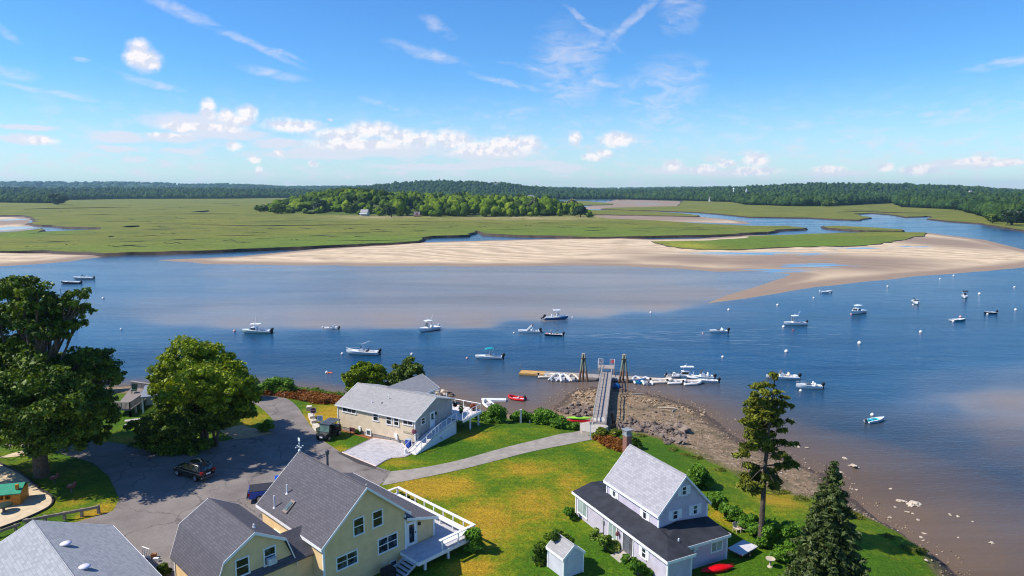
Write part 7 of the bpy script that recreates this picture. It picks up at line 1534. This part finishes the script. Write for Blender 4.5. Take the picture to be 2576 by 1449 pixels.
for q, a, l, lab in (((1940,718), -8, 2.9, 'pale drift log lying across the right shingle'), ((1640,578), 8, 2.2, 'grey drift plank at the waterline right of the gangway'), ((2000,745), 55, 1.2, 'short dark drift branch beside the pale log')): p = G(*zm4(*q)); mb = MB(); mb.tube([(-l/2, 0, .12), (0, .08, .16), (l/2, -.05, .12)], [.11, .12, .07], 7); o = tag(mb.build('driftwood', RKW if l > 2.5 else GBARK), lab, 'driftwood'); o.location = p; o.rotation_euler.z = R(a)
# ---------------------------------------------------------------- vehicles, playground, garden things
CARB = plain('black_car_paint', (.012, .010, .011, 1), .22, .2, coat=.6); CHR = plain('chrome', (.6, .6, .6, 1), .15, .05, metal=1.)
LAMP = plain('tail_lamp', (.30, .01, .015, 1), .25)
def loft(mb, secs, m=0):                                    # sections: (y, [(x, z) ...]) with equal counts, right half mirrored
    n = None; V_ = []
    for y, pr in secs:
        ring = [(x, y, z) for x, z in pr]+[(-x, y, z) for x, z in reversed(pr)]; n = len(ring); V_ += ring
    k = len(secs); mb.add(V_, [(i*n+j, i*n+(j+1) % n, (i+1)*n+(j+1) % n, (i+1)*n+j) for i in range(k-1) for j in range(n)]+[tuple(range(n-1, -1, -1)), tuple(range((k-1)*n, k*n))], m)
def wheels(par, tr, ys, r=.36, w=.24):
    for y in ys:
        for s_ in (-1, 1):
            x = s_*tr; mb = MB(); mb.wheel((x, y, r), r, w, n=22); wh = mb.build('wheel', RUBBER, par); mb = MB(); mb.wheel((x+s_*.02, y, r), r*.62, w+.0, n=14); mb.wheel((x+s_*.03, y, r), r*.2, w+.02, n=10); mb.build('rim', STEEL, wh)
def suv(label, p, rz):
    t = thing('parked_car', label, 'car', p, rz); mb = MB()
    def sec(y, w, zb, zt): return (y, [(0, zb), (w*.80, zb), (w*.97, zb+.12), (w, zb+.30), (w*.985, zt-.18), (w*.90, zt-.02), (0, zt)])
    loft(mb, [sec(-2.36, .72, .42, .88), sec(-2.28, .88, .34, 1.02), sec(-1.9, .93, .28, 1.06), sec(-.4, .95, .26, 1.05), sec(.8, .95, .26, 1.05), sec(1.3, .93, .27, 1.04), sec(1.95, .90, .30, .98), sec(2.25, .80, .36, .86), sec(2.36, .62, .44, .76)]); b = mb.build('body', CARB, t, True)
    mb = MB()
    def cs(y, w, z0, z1): return (y, [(0, z0), (w, z0), (w*.97, z0+.1), (w*.80, z1-.06), (w*.66, z1), (0, z1)])
    loft(mb, [cs(-2.24, .84, 1.0, 1.16), cs(-2.05, .88, 1.0, 1.60), cs(-1.7, .90, 1.0, 1.72), cs(-.4, .90, 1.0, 1.76), cs(.25, .90, 1.0, 1.70), cs(.85, .86, 1.0, 1.30), cs(1.25, .80, 1.0, 1.08)]); mb.build('roof', CARB, t, True)
    for s_ in (-1, 1):
        for ya, yb in ((-1.95, -1.2), (-1.12, -.28), (-.2, .52)):
            mb = MB(); x0, x1 = s_*.885, s_*.755; mb.add([(x0, ya, 1.10), (x0, yb, 1.10), (x1, yb-(.25 if yb > .4 else .02), 1.58), (x1, ya+(.12 if ya < -1.5 else .02), 1.58)], [(0, 1, 2, 3)]); mb.build('side_window', GLASS, t)
        mb = MB(); mb.bx(*sorted((s_*.55, s_*.90)), -2.36, -2.2, .88, 1.12); mb.build('tail_light', LAMP, t); mb = MB(); mb.bx(*sorted((s_*.45, s_*.78)), 2.2, 2.31, .66, .8); mb.build('headlight', CHR, t); mb = MB(); mb.bx(*sorted((s_*.92, s_*1.08)), .55, .7, 1.02, 1.16); mb.build('mirror', CARB, t); mb = MB(); mb.tube([(s_*.62, -1.6, 1.80), (s_*.62, -.1, 1.84)], .022, 5); mb.build('roof_rail', DGREY, t)
    mb = MB(); mb.add([(-.7, -2.27, 1.14), (.7, -2.27, 1.14), (.6, -2.07, 1.58), (-.6, -2.07, 1.58)], [(0, 1, 2, 3)]); mb.build('rear_window', GLASS, t); mb = MB(); mb.add([(-.72, 1.22, 1.10), (.72, 1.22, 1.10), (.62, .42, 1.62), (-.62, .42, 1.62)], [(0, 1, 2, 3)]); mb.build('windscreen', GLASS, t)
    mb = MB(); mb.bx(-.26, .26, -2.385, -2.35, .72, .86); mb.build('number_plate', WHITE, t); mb = MB(); mb.bx(-.85, .85, -2.44, -2.25, .40, .58); mb.build('rear_bumper', DGREY, t); wheels(t, .82, (-1.45, 1.45)); return t
p = G(488, 1197); suv('black estate car parked half in the tree shade', p, R(61))
t = thing('pickup_truck', 'blue pickup with a black bed cover behind the yellow house', 'truck', tuple(G(628, 1258)+np.array([2.62, .8, 0])), R(-73)); mb = MB()
mb.prismx([(-2.7, .45), (2.7, .45), (2.75, .95), (1.5, 1.08), (-.5, 1.12), (-2.75, 1.12)], -.96, .96); mb.build('body', BLUE, t); mb = MB(); mb.prismx([(-.45, 1.12), (1.5, 1.08), (.85, 1.82), (-.35, 1.86)], -.82, .82); cbn = mb.build('cab', BLUE, t)
mb = MB(); mb.prismx([(-.30, 1.2), (1.25, 1.2), (.82, 1.72), (-.25, 1.76)], -.84, .84); mb.build('side_window', GLASS, cbn); mb = MB(); mb.bx(-.9, .9, -2.70, -.5, 1.12, 1.19); mb.build('bed_cover', plain('tonneau', (.03, .03, .04, 1), .7), t)
for s_ in (-1, 1): mb = MB(); mb.bx(*sorted((s_*.8, s_*.97)), -2.78, -2.6, .78, 1.08); mb.build('tail_light', LAMP, t)
mb = MB(); mb.bx(-.75, .75, -2.79, -2.74, .62, 1.06); mb.build('tailgate', BLUE, t); mb = MB(); mb.bx(-.95, .95, -2.95, -2.74, .42, .6); mb.build('rear_bumper', CHR, t); wheels(t, .84, (-1.75, 1.75), .38, .26)
# utility cart by the beige house
t = thing('utility_cart', 'black roofed utility cart with windscreen parked by the beige house', 'utility cart', G(828, 1100), R(160)); CB = plain('cart_black', (.016, .018, .02, 1), .45, .25)
mb = MB(); mb.prismx([(-1.6, .42), (1.45, .42), (1.6, .6), (1.5, .92), (.75, 1.02), (.55, .62), (-.5, .62), (-.6, .95), (-1.6, .95)], -.72, .72); mb.build('body', CB, t)
mb = MB(); mb.slab([(-.78, -1.35, 1.98), (.78, -1.35, 1.98), (.74, .85, 1.98), (-.74, .85, 1.98)], .07)
for x in (-.45, -.15, .15, .45): mb.bx(x-.05, x+.05, -1.3, .8, 1.98, 2.01)
mb.build('roof', plain('cart_roof', (.10, .11, .13, 1), .5), t)
for s_ in (-1, 1):
    mb = MB(); x = s_*.70; mb.tube([(x, 1.0, .98), (x, .72, 1.92)], .035, 6); mb.tube([(x, -1.3, .95), (x, -1.3, 1.92)], .035, 6); mb.tube([(x, -.5, .9), (x, -.45, 1.92)], .03, 6); mb.build('roof_post', CB, t); mb = MB(); mb.bx(*sorted((s_*.42, s_*.66)), 1.5, 1.58, .72, .86); mb.build('headlight', CHR, t)
mb = MB(); mb.add([(-.66, .99, 1.02), (.66, .99, 1.02), (.64, .75, 1.88), (-.64, .75, 1.88)], [(0, 1, 2, 3)]); mb.build('windscreen', plain('green_glass', (.10, .16, .13, 1), .1, .3, spec=.5), t)
mb = MB(); mb.box((0, -.25, .78), (1.3, .55, .18)); mb.box((0, -.52, 1.12), (1.3, .14, .6)); mb.build('bench_seat', CB, t); mb = MB(); mb.bx(-.70, .70, -1.6, -.62, .95, 1.2); mb.build('cargo_box', CB, t); mb = MB(); mb.wheel((-.35, .55, 1.15), .17, .03, ax='y'); mb.build('steering_wheel', BLACK, t)
mb = MB(); mb.bx(-.2, .2, 1.62, 1.64, .46, .64); mb.build('number_plate', WHITE, t); wheels(t, .68, (-1.05, 1.1), .33, .26)
# signs and granite blocks by the road
t = thing('no_entry_sign', 'round red do not enter sign on a grey post by the road', 'sign', G(790, 1072), R(8)); mb = MB(); mb.tube([(0, 0, -.2), (0, 0, 2.3)], .05, 6); mb.build('post', plain('post_grey', (.46, .45, .42, 1), .6), t)
mb = MB(); mb.bx(-.36, .36, -.07, -.05, 1.72, 2.44); sg = mb.build('board', plain('sign_white', (.6, .58, .58, 1), .5), t)
mb = MB(); mb.wheel((0, 0, 0), .33, .012, n=28); o = mb.build('disc', plain('faded_red', (.17, .022, .045, 1), .5), sg); o.rotation_euler.z = math.pi/2; o.location = (0, -.08, 2.08); mb = MB(); mb.bx(-.25, .25, -.10, -.09, 2.04, 2.11); mb.build('bar', plain('sign_white', (.6, .58, .58, 1), .5), sg)
def words(body, par, x, y, z, size, mat, rx=math.pi/2):
    cu = bpy.data.curves.new('lettering', 'FONT'); cu.body = body; cu.size = size; cu.align_x = 'CENTER'; cu.align_y = 'CENTER'; cu.extrude = .003; o = bpy.data.objects.new('lettering', cu); COL.objects.link(o); cu.materials.append(mat); o.parent = par; o.location = (x, y, z); o.rotation_euler = (rx, 0, 0); return o
INK = plain('sign_ink', (.06, .09, .08, 1), .6)
t = thing('notice_sign', 'white notice board on a yellow post beside the utility cart', 'sign', G(806, 1082), R(4)); mb = MB(); mb.bx(-.05, .05, -.03, .03, -.2, 1.3); mb.build('post', plain('yellow_post', (.55, .33, .02, 1), .6), t); mb = MB(); mb.bx(-.36, .36, -.06, -.03, 1.15, 1.92); nb = mb.build('board', WHITE, t)
for i, (z, w_l) in enumerate(((1.78, .5), (1.72, .34), (1.60, .46), (1.54, .40), (1.40, .3))): mb = MB(); [mb.bx(-w_l/2+k*w_l/6, -w_l/2+(k+.72)*w_l/6, -.066, -.061, z-.018, z+.018) for k in range(6)]; mb.build('text_line', INK, nb)
for i, (q, rz, l) in enumerate((((768,1008),-58,1.1), ((778,1031),-80,.95), ((784,1053),-62,1.5), ((789,1066),-60,.95), ((797,1080),-58,1.7))):
    p = G(*q); mb = MB(); mb.slab([(-l/2, -.32, .55), (l/2, -.36, .52), (l/2-.05, .34, .56), (-l/2+.04, .36, .5)], .7); o = tag(mb.build('granite_block', GRAN), ['granite block farthest up the road edge', 'squat granite block behind the red sign', 'long granite block left of the red sign', 'short granite block at the foot of the red sign', 'longest granite block nearest the utility cart'][i], 'stone block', 'granite blocks along the road'); o.location = p; o.rotation_euler.z = R(rz)
# lavender garden
t = thing('flatbed_trailer', 'flat white topped trailer beside the lavender house', 'trailer', G(1868, 1392), R(-52)); t.scale = (.74, .74, .8); mb = MB(); mb.slab([(-.95, -1.5, .68), (.95, -1.5, .68), (.95, 1.5, .68), (-.95, 1.5, .68)], .08); mb.build('bed', plain('trailer_bed', (.56, .55, .56, 1), .6, .15), t); mb = MB(); mb.bx(-.9, .9, -1.45, 1.45, .45, .58); mb.tube([(0, 1.4, .5), (0, 2.5, .45)], .05, 6); mb.build('chassis', DGREY, t)
for s_ in (-1, 1): mb = MB(); mb.wheel((s_*.98, -.2, .3), .3, .18); wh = mb.build('wheel', RUBBER, t); mb = MB(); mb.wheel((s_*1.0, -.2, .3), .16, .18); mb.build('rim', plain('orange_rim', (.5, .25, .1, 1), .5), wh); mb = MB(); mb.bx(*sorted((s_*.7, s_*.95)), -1.56, -1.5, .5, .62); mb.build('tail_light', LAMP, t)
p = G(1805, 1436); e = thing('kayak', 'upturned bright red kayak on the grass by the lavender house', 'kayak', (p[0], p[1], p[2]+.12), R(14), None); mb = MB(); n = 13; l = 3.0; mb.tube([(-l/2+l*i/(n-1), 0, .16-.05*(abs(i-6)/6)**3) for i in range(n)], [max(.03, .42*(1-(abs(i-6)/6)**2.1)) for i in range(n)], 12); o = mb.build('hull', plain('scarlet_plastic', (.72, .004, .008, 1), .3, .08), e, True); o.scale.z = .62; mb = MB(); mb.tube([(-l*.47, 0, .38), (0, 0, .56), (l*.47, 0, .38)], .02, 4); o = mb.build('keel_strip', RED, e); o.scale.z = .7
p = G(1937, 1426); mb = MB(); mb.lathe([(.22, 0), (.2, .06), (.09, .14), (.08, .5), (.16, .58), (.36, .66), (.38, .72), (.30, .70), (.05, .66)], (0, 0, 0), 16); o = tag(mb.build('bird_bath', plain('cast_stone', (.50, .42, .30, 1), .8)), 'stone bird bath on the lawn left of the blue spruce', 'bird bath'); o.location = p
for q, rz, lab in (((1853,1338), 30, 'left of two weathered white garden chairs on the lawn'), ((1866,1337), 18, 'right of two weathered white garden chairs on the lawn')):
    t = thing('garden_chair', lab, 'chair', G(*q), R(rz), 'white garden chairs'); t.scale = (.72, .72, .72); WC = plain('weathered_white', (.62, .52, .40, 1), .7, .1)
    mb = MB(); mb.box((0, 0, .38), (.55, .55, .05), rx=.12); mb.build('seat', WC, t); mb = MB(); [mb.box((k*.13, .32, .72), (.1, .04, .78), rx=-.35) for k in (-2, -1, 0, 1, 2)]; mb.build('backrest', WC, t)
    for s_ in (-1, 1): mb = MB(); mb.box((s_*.33, -.02, .58), (.12, .66, .04)); mb.build('armrest', WC, t); mb = MB(); mb.bx(s_*.33-.03, s_*.33+.03, -.3, -.24, 0, .57); mb.bx(s_*.33-.03, s_*.33+.03, .24, .3, 0, .57); mb.build('leg', WC, t)
p = G(1899, 1376); mb = MB(); mb.blob((0, 0, .1), (.22, .16, .12), 5, 2, .2); o = tag(mb.build('garden_stone', RKW), 'small pale stone on the lawn beside the trailer', 'stone'); o.location = p
t = thing('down_light', 'white cone lantern on the white stair skirting', 'lamp', BEF.world(2.9, -1.72, .7), BEF.rz); mb = MB(); mb.lathe([(.06, -.55), (.16, .0), (.02, .02)], (0, -.16, 0), 10); mb.build('shade', WHITE, t)
# playground
t = thing('playhouse', 'orange log playhouse with a green roof on the sand', 'playhouse', tuple(np.r_[W(30, 1262, LW)[:2], LW+.02]), R(14)); LOG = planks('orange_logs', (.52, .19, .02, 1), (.58, .24, .035, 1), 9., .8); lg_ = NT('orange_log_wall'); sx_ = lg_.N.new('ShaderNodeSeparateXYZ'); lg_.K.new(lg_.tc.outputs['Object'], sx_.inputs[0]); fr_ = lg_.math('FRACT', lg_.math('DIVIDE', sx_.outputs[2], .19)); lg_.col(lg_.mix(1., lg_.mix(lg_.rng(lg_.noise(3, 3), .3, .7), (.55, .19, .02, 1), (.62, .27, .04, 1)), lg_.rng(fr_, 0, .2, .4, 1.), 'MULTIPLY')).rough(.5); lg_.bump(fr_, .4, .04); LOG = lg_.mat
mb = MB(); mb.bx(-1.1, -.98, -.95, .95, 0, .62); mb.bx(.98, 1.1, -.95, .95, 0, 1.35); mb.bx(-.98, .98, -.95, -.83, 0, .62); mb.bx(-.98, .98, .83, .95, 0, 1.3); mb.bx(.35, .98, -.95, -.83, .62, 1.3); mb.build('wall', LOG, t)
for x in (-1.04, -.2): mb = MB(); mb.bx(x-.07, x+.07, -.95, -.82, .62, 1.3); mb.build('post', LOG, t)
mb = MB(); mb.bx(-1.04-.07, -.97, .83, .95, .62, 1.3); mb.build('post', LOG, t)
GR = plain('green_plastic_roof', (.02, .28, .17, 1), .4, .12); mb = MB(); mb.slab([(-1.3, -1.25, 1.25), (1.3, -1.25, 1.25), (1.3, 0, 1.85), (-1.3, 0, 1.85)], .08); mb.slab([(-1.3, 0, 1.85), (1.3, 0, 1.85), (1.3, 1.25, 1.25), (-1.3, 1.25, 1.25)], .08); rf_ = mb.build('roof', GR, t); mb = MB(); mb.bx(.75, 1.0, -.85, -.6, 1.5, 1.95); mb.build('chimney', LOG, rf_)
t = thing('play_table', 'dark mushroom topped play table on the sand', 'table', tuple(np.r_[W(10, 1288, LW)[:2], LW+.02])); mb = MB(); mb.lathe([(.75, .0), (.72, .08), (.3, .16)], (0, 0, .62), 16); mb.build('top', plain('dark_green_plastic', (.02, .04, .03, 1), .5), t); mb = MB(); mb.tube([(0, 0, 0), (0, 0, .65)], .12, 10); mb.build('leg', DGREY, t)
t = thing('rail_fence', 'grey timber guard rail between the grass and the parking lot', 'fence'); a, b2 = G(150, 1313), G(248, 1294); RW = plain('grey_rail_timber', (.24, .20, .17, 1), .85, .25)
e1 = Vector(b2)-Vector(a); a2 = Vector(a)-e1*.9
mb = MB(); mb.slab([tuple(a2+Vector((0, 0, .82))), tuple(Vector(b2)+Vector((0, 0, .82))), tuple(Vector(b2)+Vector((-.02, .16, .82))), tuple(a2+Vector((-.02, .16, .82)))], .24); mb.build('rail', RW, t)
for f_ in (-.85, -.4, .08, .52, .96): q = Vector(a).lerp(Vector(b2), f_); mb = MB(); mb.bx(q[0]-.11, q[0]+.11, q[1]+.17, q[1]+.38, q[2]-.2, q[2]+.80); mb.build('post', RW, t)
t = thing('rail_fence', 'low dark timber rail at the left edge above the silver roof', 'fence'); a, b2 = Vector(G(-30, 1362)), Vector(G(50, 1332)); mb = MB(); mb.slab([tuple(a+Vector((0, 0, .6))), tuple(b2+Vector((0, 0, .6))), tuple(b2+Vector((0, .16, .6))), tuple(a+Vector((0, .16, .6)))], .25); mb.build('rail', RW, t)
for f_ in (.2, .8): q = a.lerp(b2, f_); mb = MB(); mb.bx(q[0]-.1, q[0]+.1, q[1]+.17, q[1]+.35, q[2]-.2, q[2]+.58); mb.build('post', RW, t)
t = thing('swing_set', 'thin steel swing frame at the left edge behind the maple', 'swing'); a, b2 = Vector(G(-30, 1160)), Vector(G(52, 1122)); top = Vector((0, 0, 2.6)); mb = MB(); mb.tube([tuple(a+top), tuple(b2+top)], .06, 6)
for q in (a, b2):
    for s_ in (-1, 1): mb.tube([tuple(q+top), tuple(q+Vector((.5*s_, 1.2*s_, 0)))], .045, 6)
mb.build('frame', DGREY, t)
for f_ in (.3, .6): q = a.lerp(b2, f_); mb = MB(); [mb.tube([tuple(q+top+Vector((x, 0, 0))), tuple(q+Vector((x, 0, .5)))], .01, 4) for x in (-.22, .22)]; mb.box(tuple(q+Vector((0, 0, .48))), (.5, .18, .04)); mb.build('swing_seat', RUBBER, t)
for q, lab in (((180,1238), 'small brown spring rider on the shaded grass'), ((137,1216), 'small red toy horse on the shaded sand edge')):
    t = thing('spring_rider', lab, 'toy', G(*q), R(30)); mb = MB(); mb.tube([(0, 0, 0), (0, 0, .4)], .09, 8); mb.build('spring', DGREY, t); mb = MB(); mb.blob((0, 0, .6), (.42, .14, .2), 2, 2, .1); mb.blob((.35, 0, .88), (.16, .1, .2), 3, 2, .1); mb.build('body', plain('brown_paint', (.16, .06, .05, 1), .6), t); mb = MB(); mb.box((-.05, 0, .8), (.35, .22, .04)); mb.build('seat', plain('pink_seat', (.5, .28, .25, 1), .6), t)
t = thing('picnic_table', 'pale picnic bench on the grass by the water left of the trees', 'table', G(335, 1070), R(25)); PW_ = plain('bleached_wood', (.46, .43, .38, 1), .8, .15); mb = MB(); mb.bx(-.9, .9, -.38, .38, .70, .75); mb.build('tabletop', PW_, t)
for s_ in (-1, 1): mb = MB(); mb.bx(-.9, .9, s_*.75-.13, s_*.75+.13, .42, .46); mb.build('bench', PW_, t); mb = MB(); mb.tube([(s_*.65, -.7, 0), (s_*.65, -.2, .7)], .04, 5); mb.tube([(s_*.65, .7, 0), (s_*.65, .2, .7)], .04, 5); mb.bx(s_*.65-.04, s_*.65+.04, -.8, .8, .36, .42); mb.build('leg', PW_, t)
mb = MB(); p = G(975, 1167); mb.lathe([(.42, 0), (.40, .012)], (0, 0, 0), 20); 
o = tag(mb.build('manhole_cover', plain('rusty_iron', (.20, .09, .06, 1), .8)), 'round rusty cover in the asphalt by the patio corner', 'cover'); o.location = tuple(W(946, 1158, LW+.02)); 
mb = MB(); mb.bx(-.2, .2, -.12, .12, 0, .3); o = tag(mb.build('step_block', WHITE), 'small white block on the ground beside the silver roof eave', 'block'); o.location = G(393, 1412)
mb = MB(); mb.prism([(-.16, 0), (.16, 0), (.2, .32), (-.2, .32)], -.16, .16); o = tag(mb.build('planter', plain('terracotta', (.32, .14, .06, 1), .8)), 'terracotta planter beside the silver roof eave', 'planter'); o.location = G(387, 1402)

# ---------------------------------------------------------------- far buildings
def far_house(name, label, p, wdt, dep, hw, hr, rz, wall, roof, base=0., chim=False, porch=False, doorc=None, group=None):
    t = thing(name, label, 'house', (p[0], p[1], p[2]), rz, group); mb = MB(); mb.prismx([(-dep/2, -base), (dep/2, -base), (dep/2, hw), (0, hw+hr-.15), (-dep/2, hw)], -wdt/2, wdt/2); mb.build('wall', wall, t)
    mb = MB(); k = .4; mb.slab([(-wdt/2-k, -dep/2-k, hw-.15), (wdt/2+k, -dep/2-k, hw-.15), (wdt/2+k, 0, hw+hr), (-wdt/2-k, 0, hw+hr)], .2); mb.slab([(-wdt/2-k, 0, hw+hr), (wdt/2+k, 0, hw+hr), (wdt/2+k, dep/2+k, hw-.15), (-wdt/2-k, dep/2+k, hw-.15)], .2); r_ = mb.build('roof', roof, t)
    if chim: mb = MB(); mb.bx(-.5, .5, -.2, .6, hw+hr*.6, hw+hr+1.1); mb.build('chimney', BRICK, r_)
    n = max(2, int(wdt/3.2))
    for i in range(n): x = -wdt/2+wdt*(i+.5)/n; mb = MB(); mb.bx(x-.55, x+.55, -dep/2-.05, -dep/2+.02, hw*.35, hw*.78); mb.build('window', GLASS, t)
    if porch: mb = MB(); mb.slab([(-wdt/2-.6, -dep/2-2.6, hw*.62), (wdt/2+.6, -dep/2-2.6, hw*.62), (wdt/2+.6, -dep/2, hw*.82), (-wdt/2-.6, -dep/2, hw*.82)], .15); [mb.bx(x-.12, x+.12, -dep/2-2.5, -dep/2-2.3, 0, hw*.6) for x in np.linspace(-wdt/2, wdt/2, 5)]; mb.build('porch', wall, t)
    if doorc: mb = MB(); mb.bx(-.8, .8, -dep/2-.3, -dep/2+.1, .2, 2.6); mb.add([(-1.6, -dep/2-.35, hw), (1.6, -dep/2-.35, hw), (0, -dep/2-.35, hw+2.4)], [(0, 1, 2)]); mb.build('door', doorc, t)
    return t
GW_ = siding('grey_white_shingle', (.55, .58, .55, 1), .3)
p = W(918, 543.5, 1.3); far_house('island_cottage', 'grey white cottage with porch at the foot of the island wood', p, 8.5, 7, 4.2, 3.6, R(-12), GW_, plain('grey_roof', (.34, .33, .34, 1), .9), 1, True, True)
p = W(1049, 545.2, 1.3); far_house('island_cottage', 'small dark roofed cottage with red gable at the island wood edge', p, 6.5, 5.5, 2.6, 3.2, R(8), plain('brown_shingle', (.24, .15, .11, 1), .9), plain('brown_grey_roof', (.20, .16, .16, 1), .9), 1, False, True, plain('faded_red_paint', (.45, .10, .10, 1), .7))
def on_hill(px, py, cover_=9.):
    d0 = ray(px, py); s = d0/d0[1]
    for d in np.arange(front_d(px), 7000, 6.):
        z = CH+s[2]*d; h = hz(np.array([[s[0]*d, d]]))[0]
        if z <= h+cover_: return np.array([s[0]*d, d, z]), h
    return np.array([s[0]*2300, 2300, CH+s[2]*2300]), 0
WF = plain('far_white_wall', (.80, .80, .78, 1), .7, .05); RFG = plain('far_grey_roof', (.25, .25, .26, 1), .9)
for px, py, w, d, hw, hr, rz, wall, lab in ((3,470,9,7,4,3,.2,WF,'white house at the far left edge of the tree line'),(17,470,9,7,4,3,-.2,WF,'second white house near the left edge of the tree line'),(108,472,8,6,4,2.5,.1,WF,'white gabled house in the left tree line'),(647,492,7,6,3.2,2.5,.3,plain('cream_wall', (.72, .60, .48, 1), .7),'small cream house at the marsh edge left of the island'),
    (1247,466,16,9,4.5,3,.1,plain('tan_wall', (.45, .45, .42, 1), .8),'house near the crest of the central hill'),(1788,501,9,7,3.6,2.6,-.1,WF,'white cottage at the edge of the right hand marsh'),(2003,508,17,8,4.4,3,.05,WF,'long white farmhouse above the right hand marsh'),(2366,491,18,8,3.5,2.5,.1,plain('brown_wall', (.38, .33, .28, 1), .8),'brown house in the right hill trees'),(2440,490,6,6,8,3,.1,plain('grey_wall', (.42, .42, .42, 1), .8),'tall grey house in the right hill trees'),(2441,508,9,6,3.,2.5,.1,plain('red_brown_wall', (.40, .24, .20, 1), .8),'small reddish house among the right shore trees'),(1335,506,9,8,6,4,.3,WF,'white gabled house at the right end of the island wood')):
    p, h = on_hill(px, py, 7.)
    if px == 1335: p = atY(1335, 506, 1130); h = 1.
    far_house('far_house', lab, p, w, d, hw, hr, rz, wall, RFG, max(2., p[2]-h+1), group='houses among the far trees')
p, h = on_hill(1845.5, 483, 9.); k = p[1]/F; t = thing('water_tower', 'white round tower above the far right trees', 'tower', p); mb = MB(); mb.tube([(0, 0, -14), (0, 0, 6*k)], 1.5*k, 14); mb.build('shaft', WF, t); mb = MB(); mb.lathe([(1.5*k, 0), (2.3*k, 1.2*k), (2.3*k, 3*k), (1.2*k, 4.4*k), (.2*k, 5*k)], (0, 0, 5.5*k), 16); mb.build('tank', WF, t)
p, h = on_hill(1877.5, 483, 9.); k = p[1]/F; t = thing('church_steeple', 'white pointed steeple right of the round tower', 'tower', p); mb = MB(); mb.bx(-1.5*k, 1.5*k, -1.5*k, 1.5*k, -14, 4*k); mb.build('belfry', WF, t); mb = MB(); mb.lathe([(1.7*k, 0), (.9*k, 2.6*k), (.05*k, 5.6*k)], (0, 0, 4*k), 8); mb.build('spire', WF, t)
# single trees standing out of the woods
def far_tree(label, px, py, wpx, hpx, cols, seed, d=None, group=None):
    p = W(px, py, 1.3) if d is None else on_hill(px, py, 5.)[0] if d == 1500 else atY(px, py, d); k = p[1]/F; R_, H_ = wpx*k/2, hpx*k; rr = random.Random(seed); m = leafmat('far_leaves', cols, .15, .05)
    t = thing('tree', label, 'tree', p, 0, group); mb = MB(); mb.tube([(0, 0, -7), (0, 0, H_*.6)], [R_*.12, R_*.06], 6); mb.build('trunk', BARK, t)
    L_ = [((rr.uniform(-.55, .55)*R_, rr.uniform(-.5, .5)*R_, H_*(.32+.5*rr.random())), (R_*rr.uniform(.4, .6),)*2+(H_*.22,)) for _ in range(9)]; foliage(t, 'crown', L_, 1500, R_*.14, m, seed, shell=.4)
DKG = [(.012,.032,.012,1),(.022,.05,.015,1),(.035,.07,.02,1)]; BRG = [(.04,.085,.006,1),(.075,.13,.008,1),(.12,.17,.012,1)]; TAN = [(.12,.14,.05,1),(.20,.20,.08,1),(.26,.25,.11,1)]
for i, (px, py, w, h, c, lab, d) in enumerate(((145,515,48,26,DKG,'dark round tree standing forward on the left marsh edge',None),(1440,524,30,24,TAN,'pale tan tree at the back of the island wood',980),(1335,541,34,40,[(.06,.09,.03,1),(.12,.15,.06,1),(.20,.22,.11,1)],'silvery tall tree in the front edge of the island wood',840),(1460,546,36,26,DKG,'dark tree near the right tip of the island wood',None),(1484,548,20,12,BRG,'bright bush at the right tip of the island wood',None),(655,534,34,16,BRG,'bright bush at the left tip of the island wood',None),(700,538,46,24,BRG,'bright green tree near the left tip of the island wood',None),(985,546.5,30,26,DKG,'dark tree between the two island cottages',None),(890,541,30,30,BRG,'green tree just left of the grey white cottage',850),(2497,561,34,22,BRG,'bright bush at the marsh edge far right',None),(2545,566,56,42,DKG,'large dark tree at the far right edge',None),(2420,529,48,24,DKG,'dark tree cluster standing forward of the right woods',None),(2500,545,44,34,DKG,'dark tree left of the large one at the right edge',None),(1560,503,18,10,DKG,'dark clump where the far creek meets the woods',None),(102,473,18,16,DKG,'single tree on the left skyline beside the white house',1500),(2085,519,40,20,BRG,'pale shrubby tree at the edge of the right marsh',None),(810,534,44,30,DKG,'dark spreading tree on the left slope of the island',880))):
    far_tree(lab, px, py, w, h, c, 300+i, d, 'single trees by the marsh')

# ---------------------------------------------------------------- haze
hz_m = bpy.data.materials.new('haze'); hz_m.use_nodes = True; n_ = hz_m.node_tree; n_.nodes.clear(); v_ = n_.nodes.new('ShaderNodeVolumePrincipled'); o_ = n_.nodes.new('ShaderNodeOutputMaterial'); n_.links.new(v_.outputs[0], o_.inputs['Volume'])
v_.inputs['Color'].default_value = (.45, .75, 1, 1); v_.inputs['Density'].default_value = .000058; v_.inputs['Anisotropy'].default_value = .2
mb = MB(); mb.bx(-13000, 13000, -150, 9600, -3.5, 135); o = mb.build('haze', hz_m); o['kind'] = 'stuff'; o['label'] = 'thin blue summer haze over the far hills'; o.visible_shadow = True
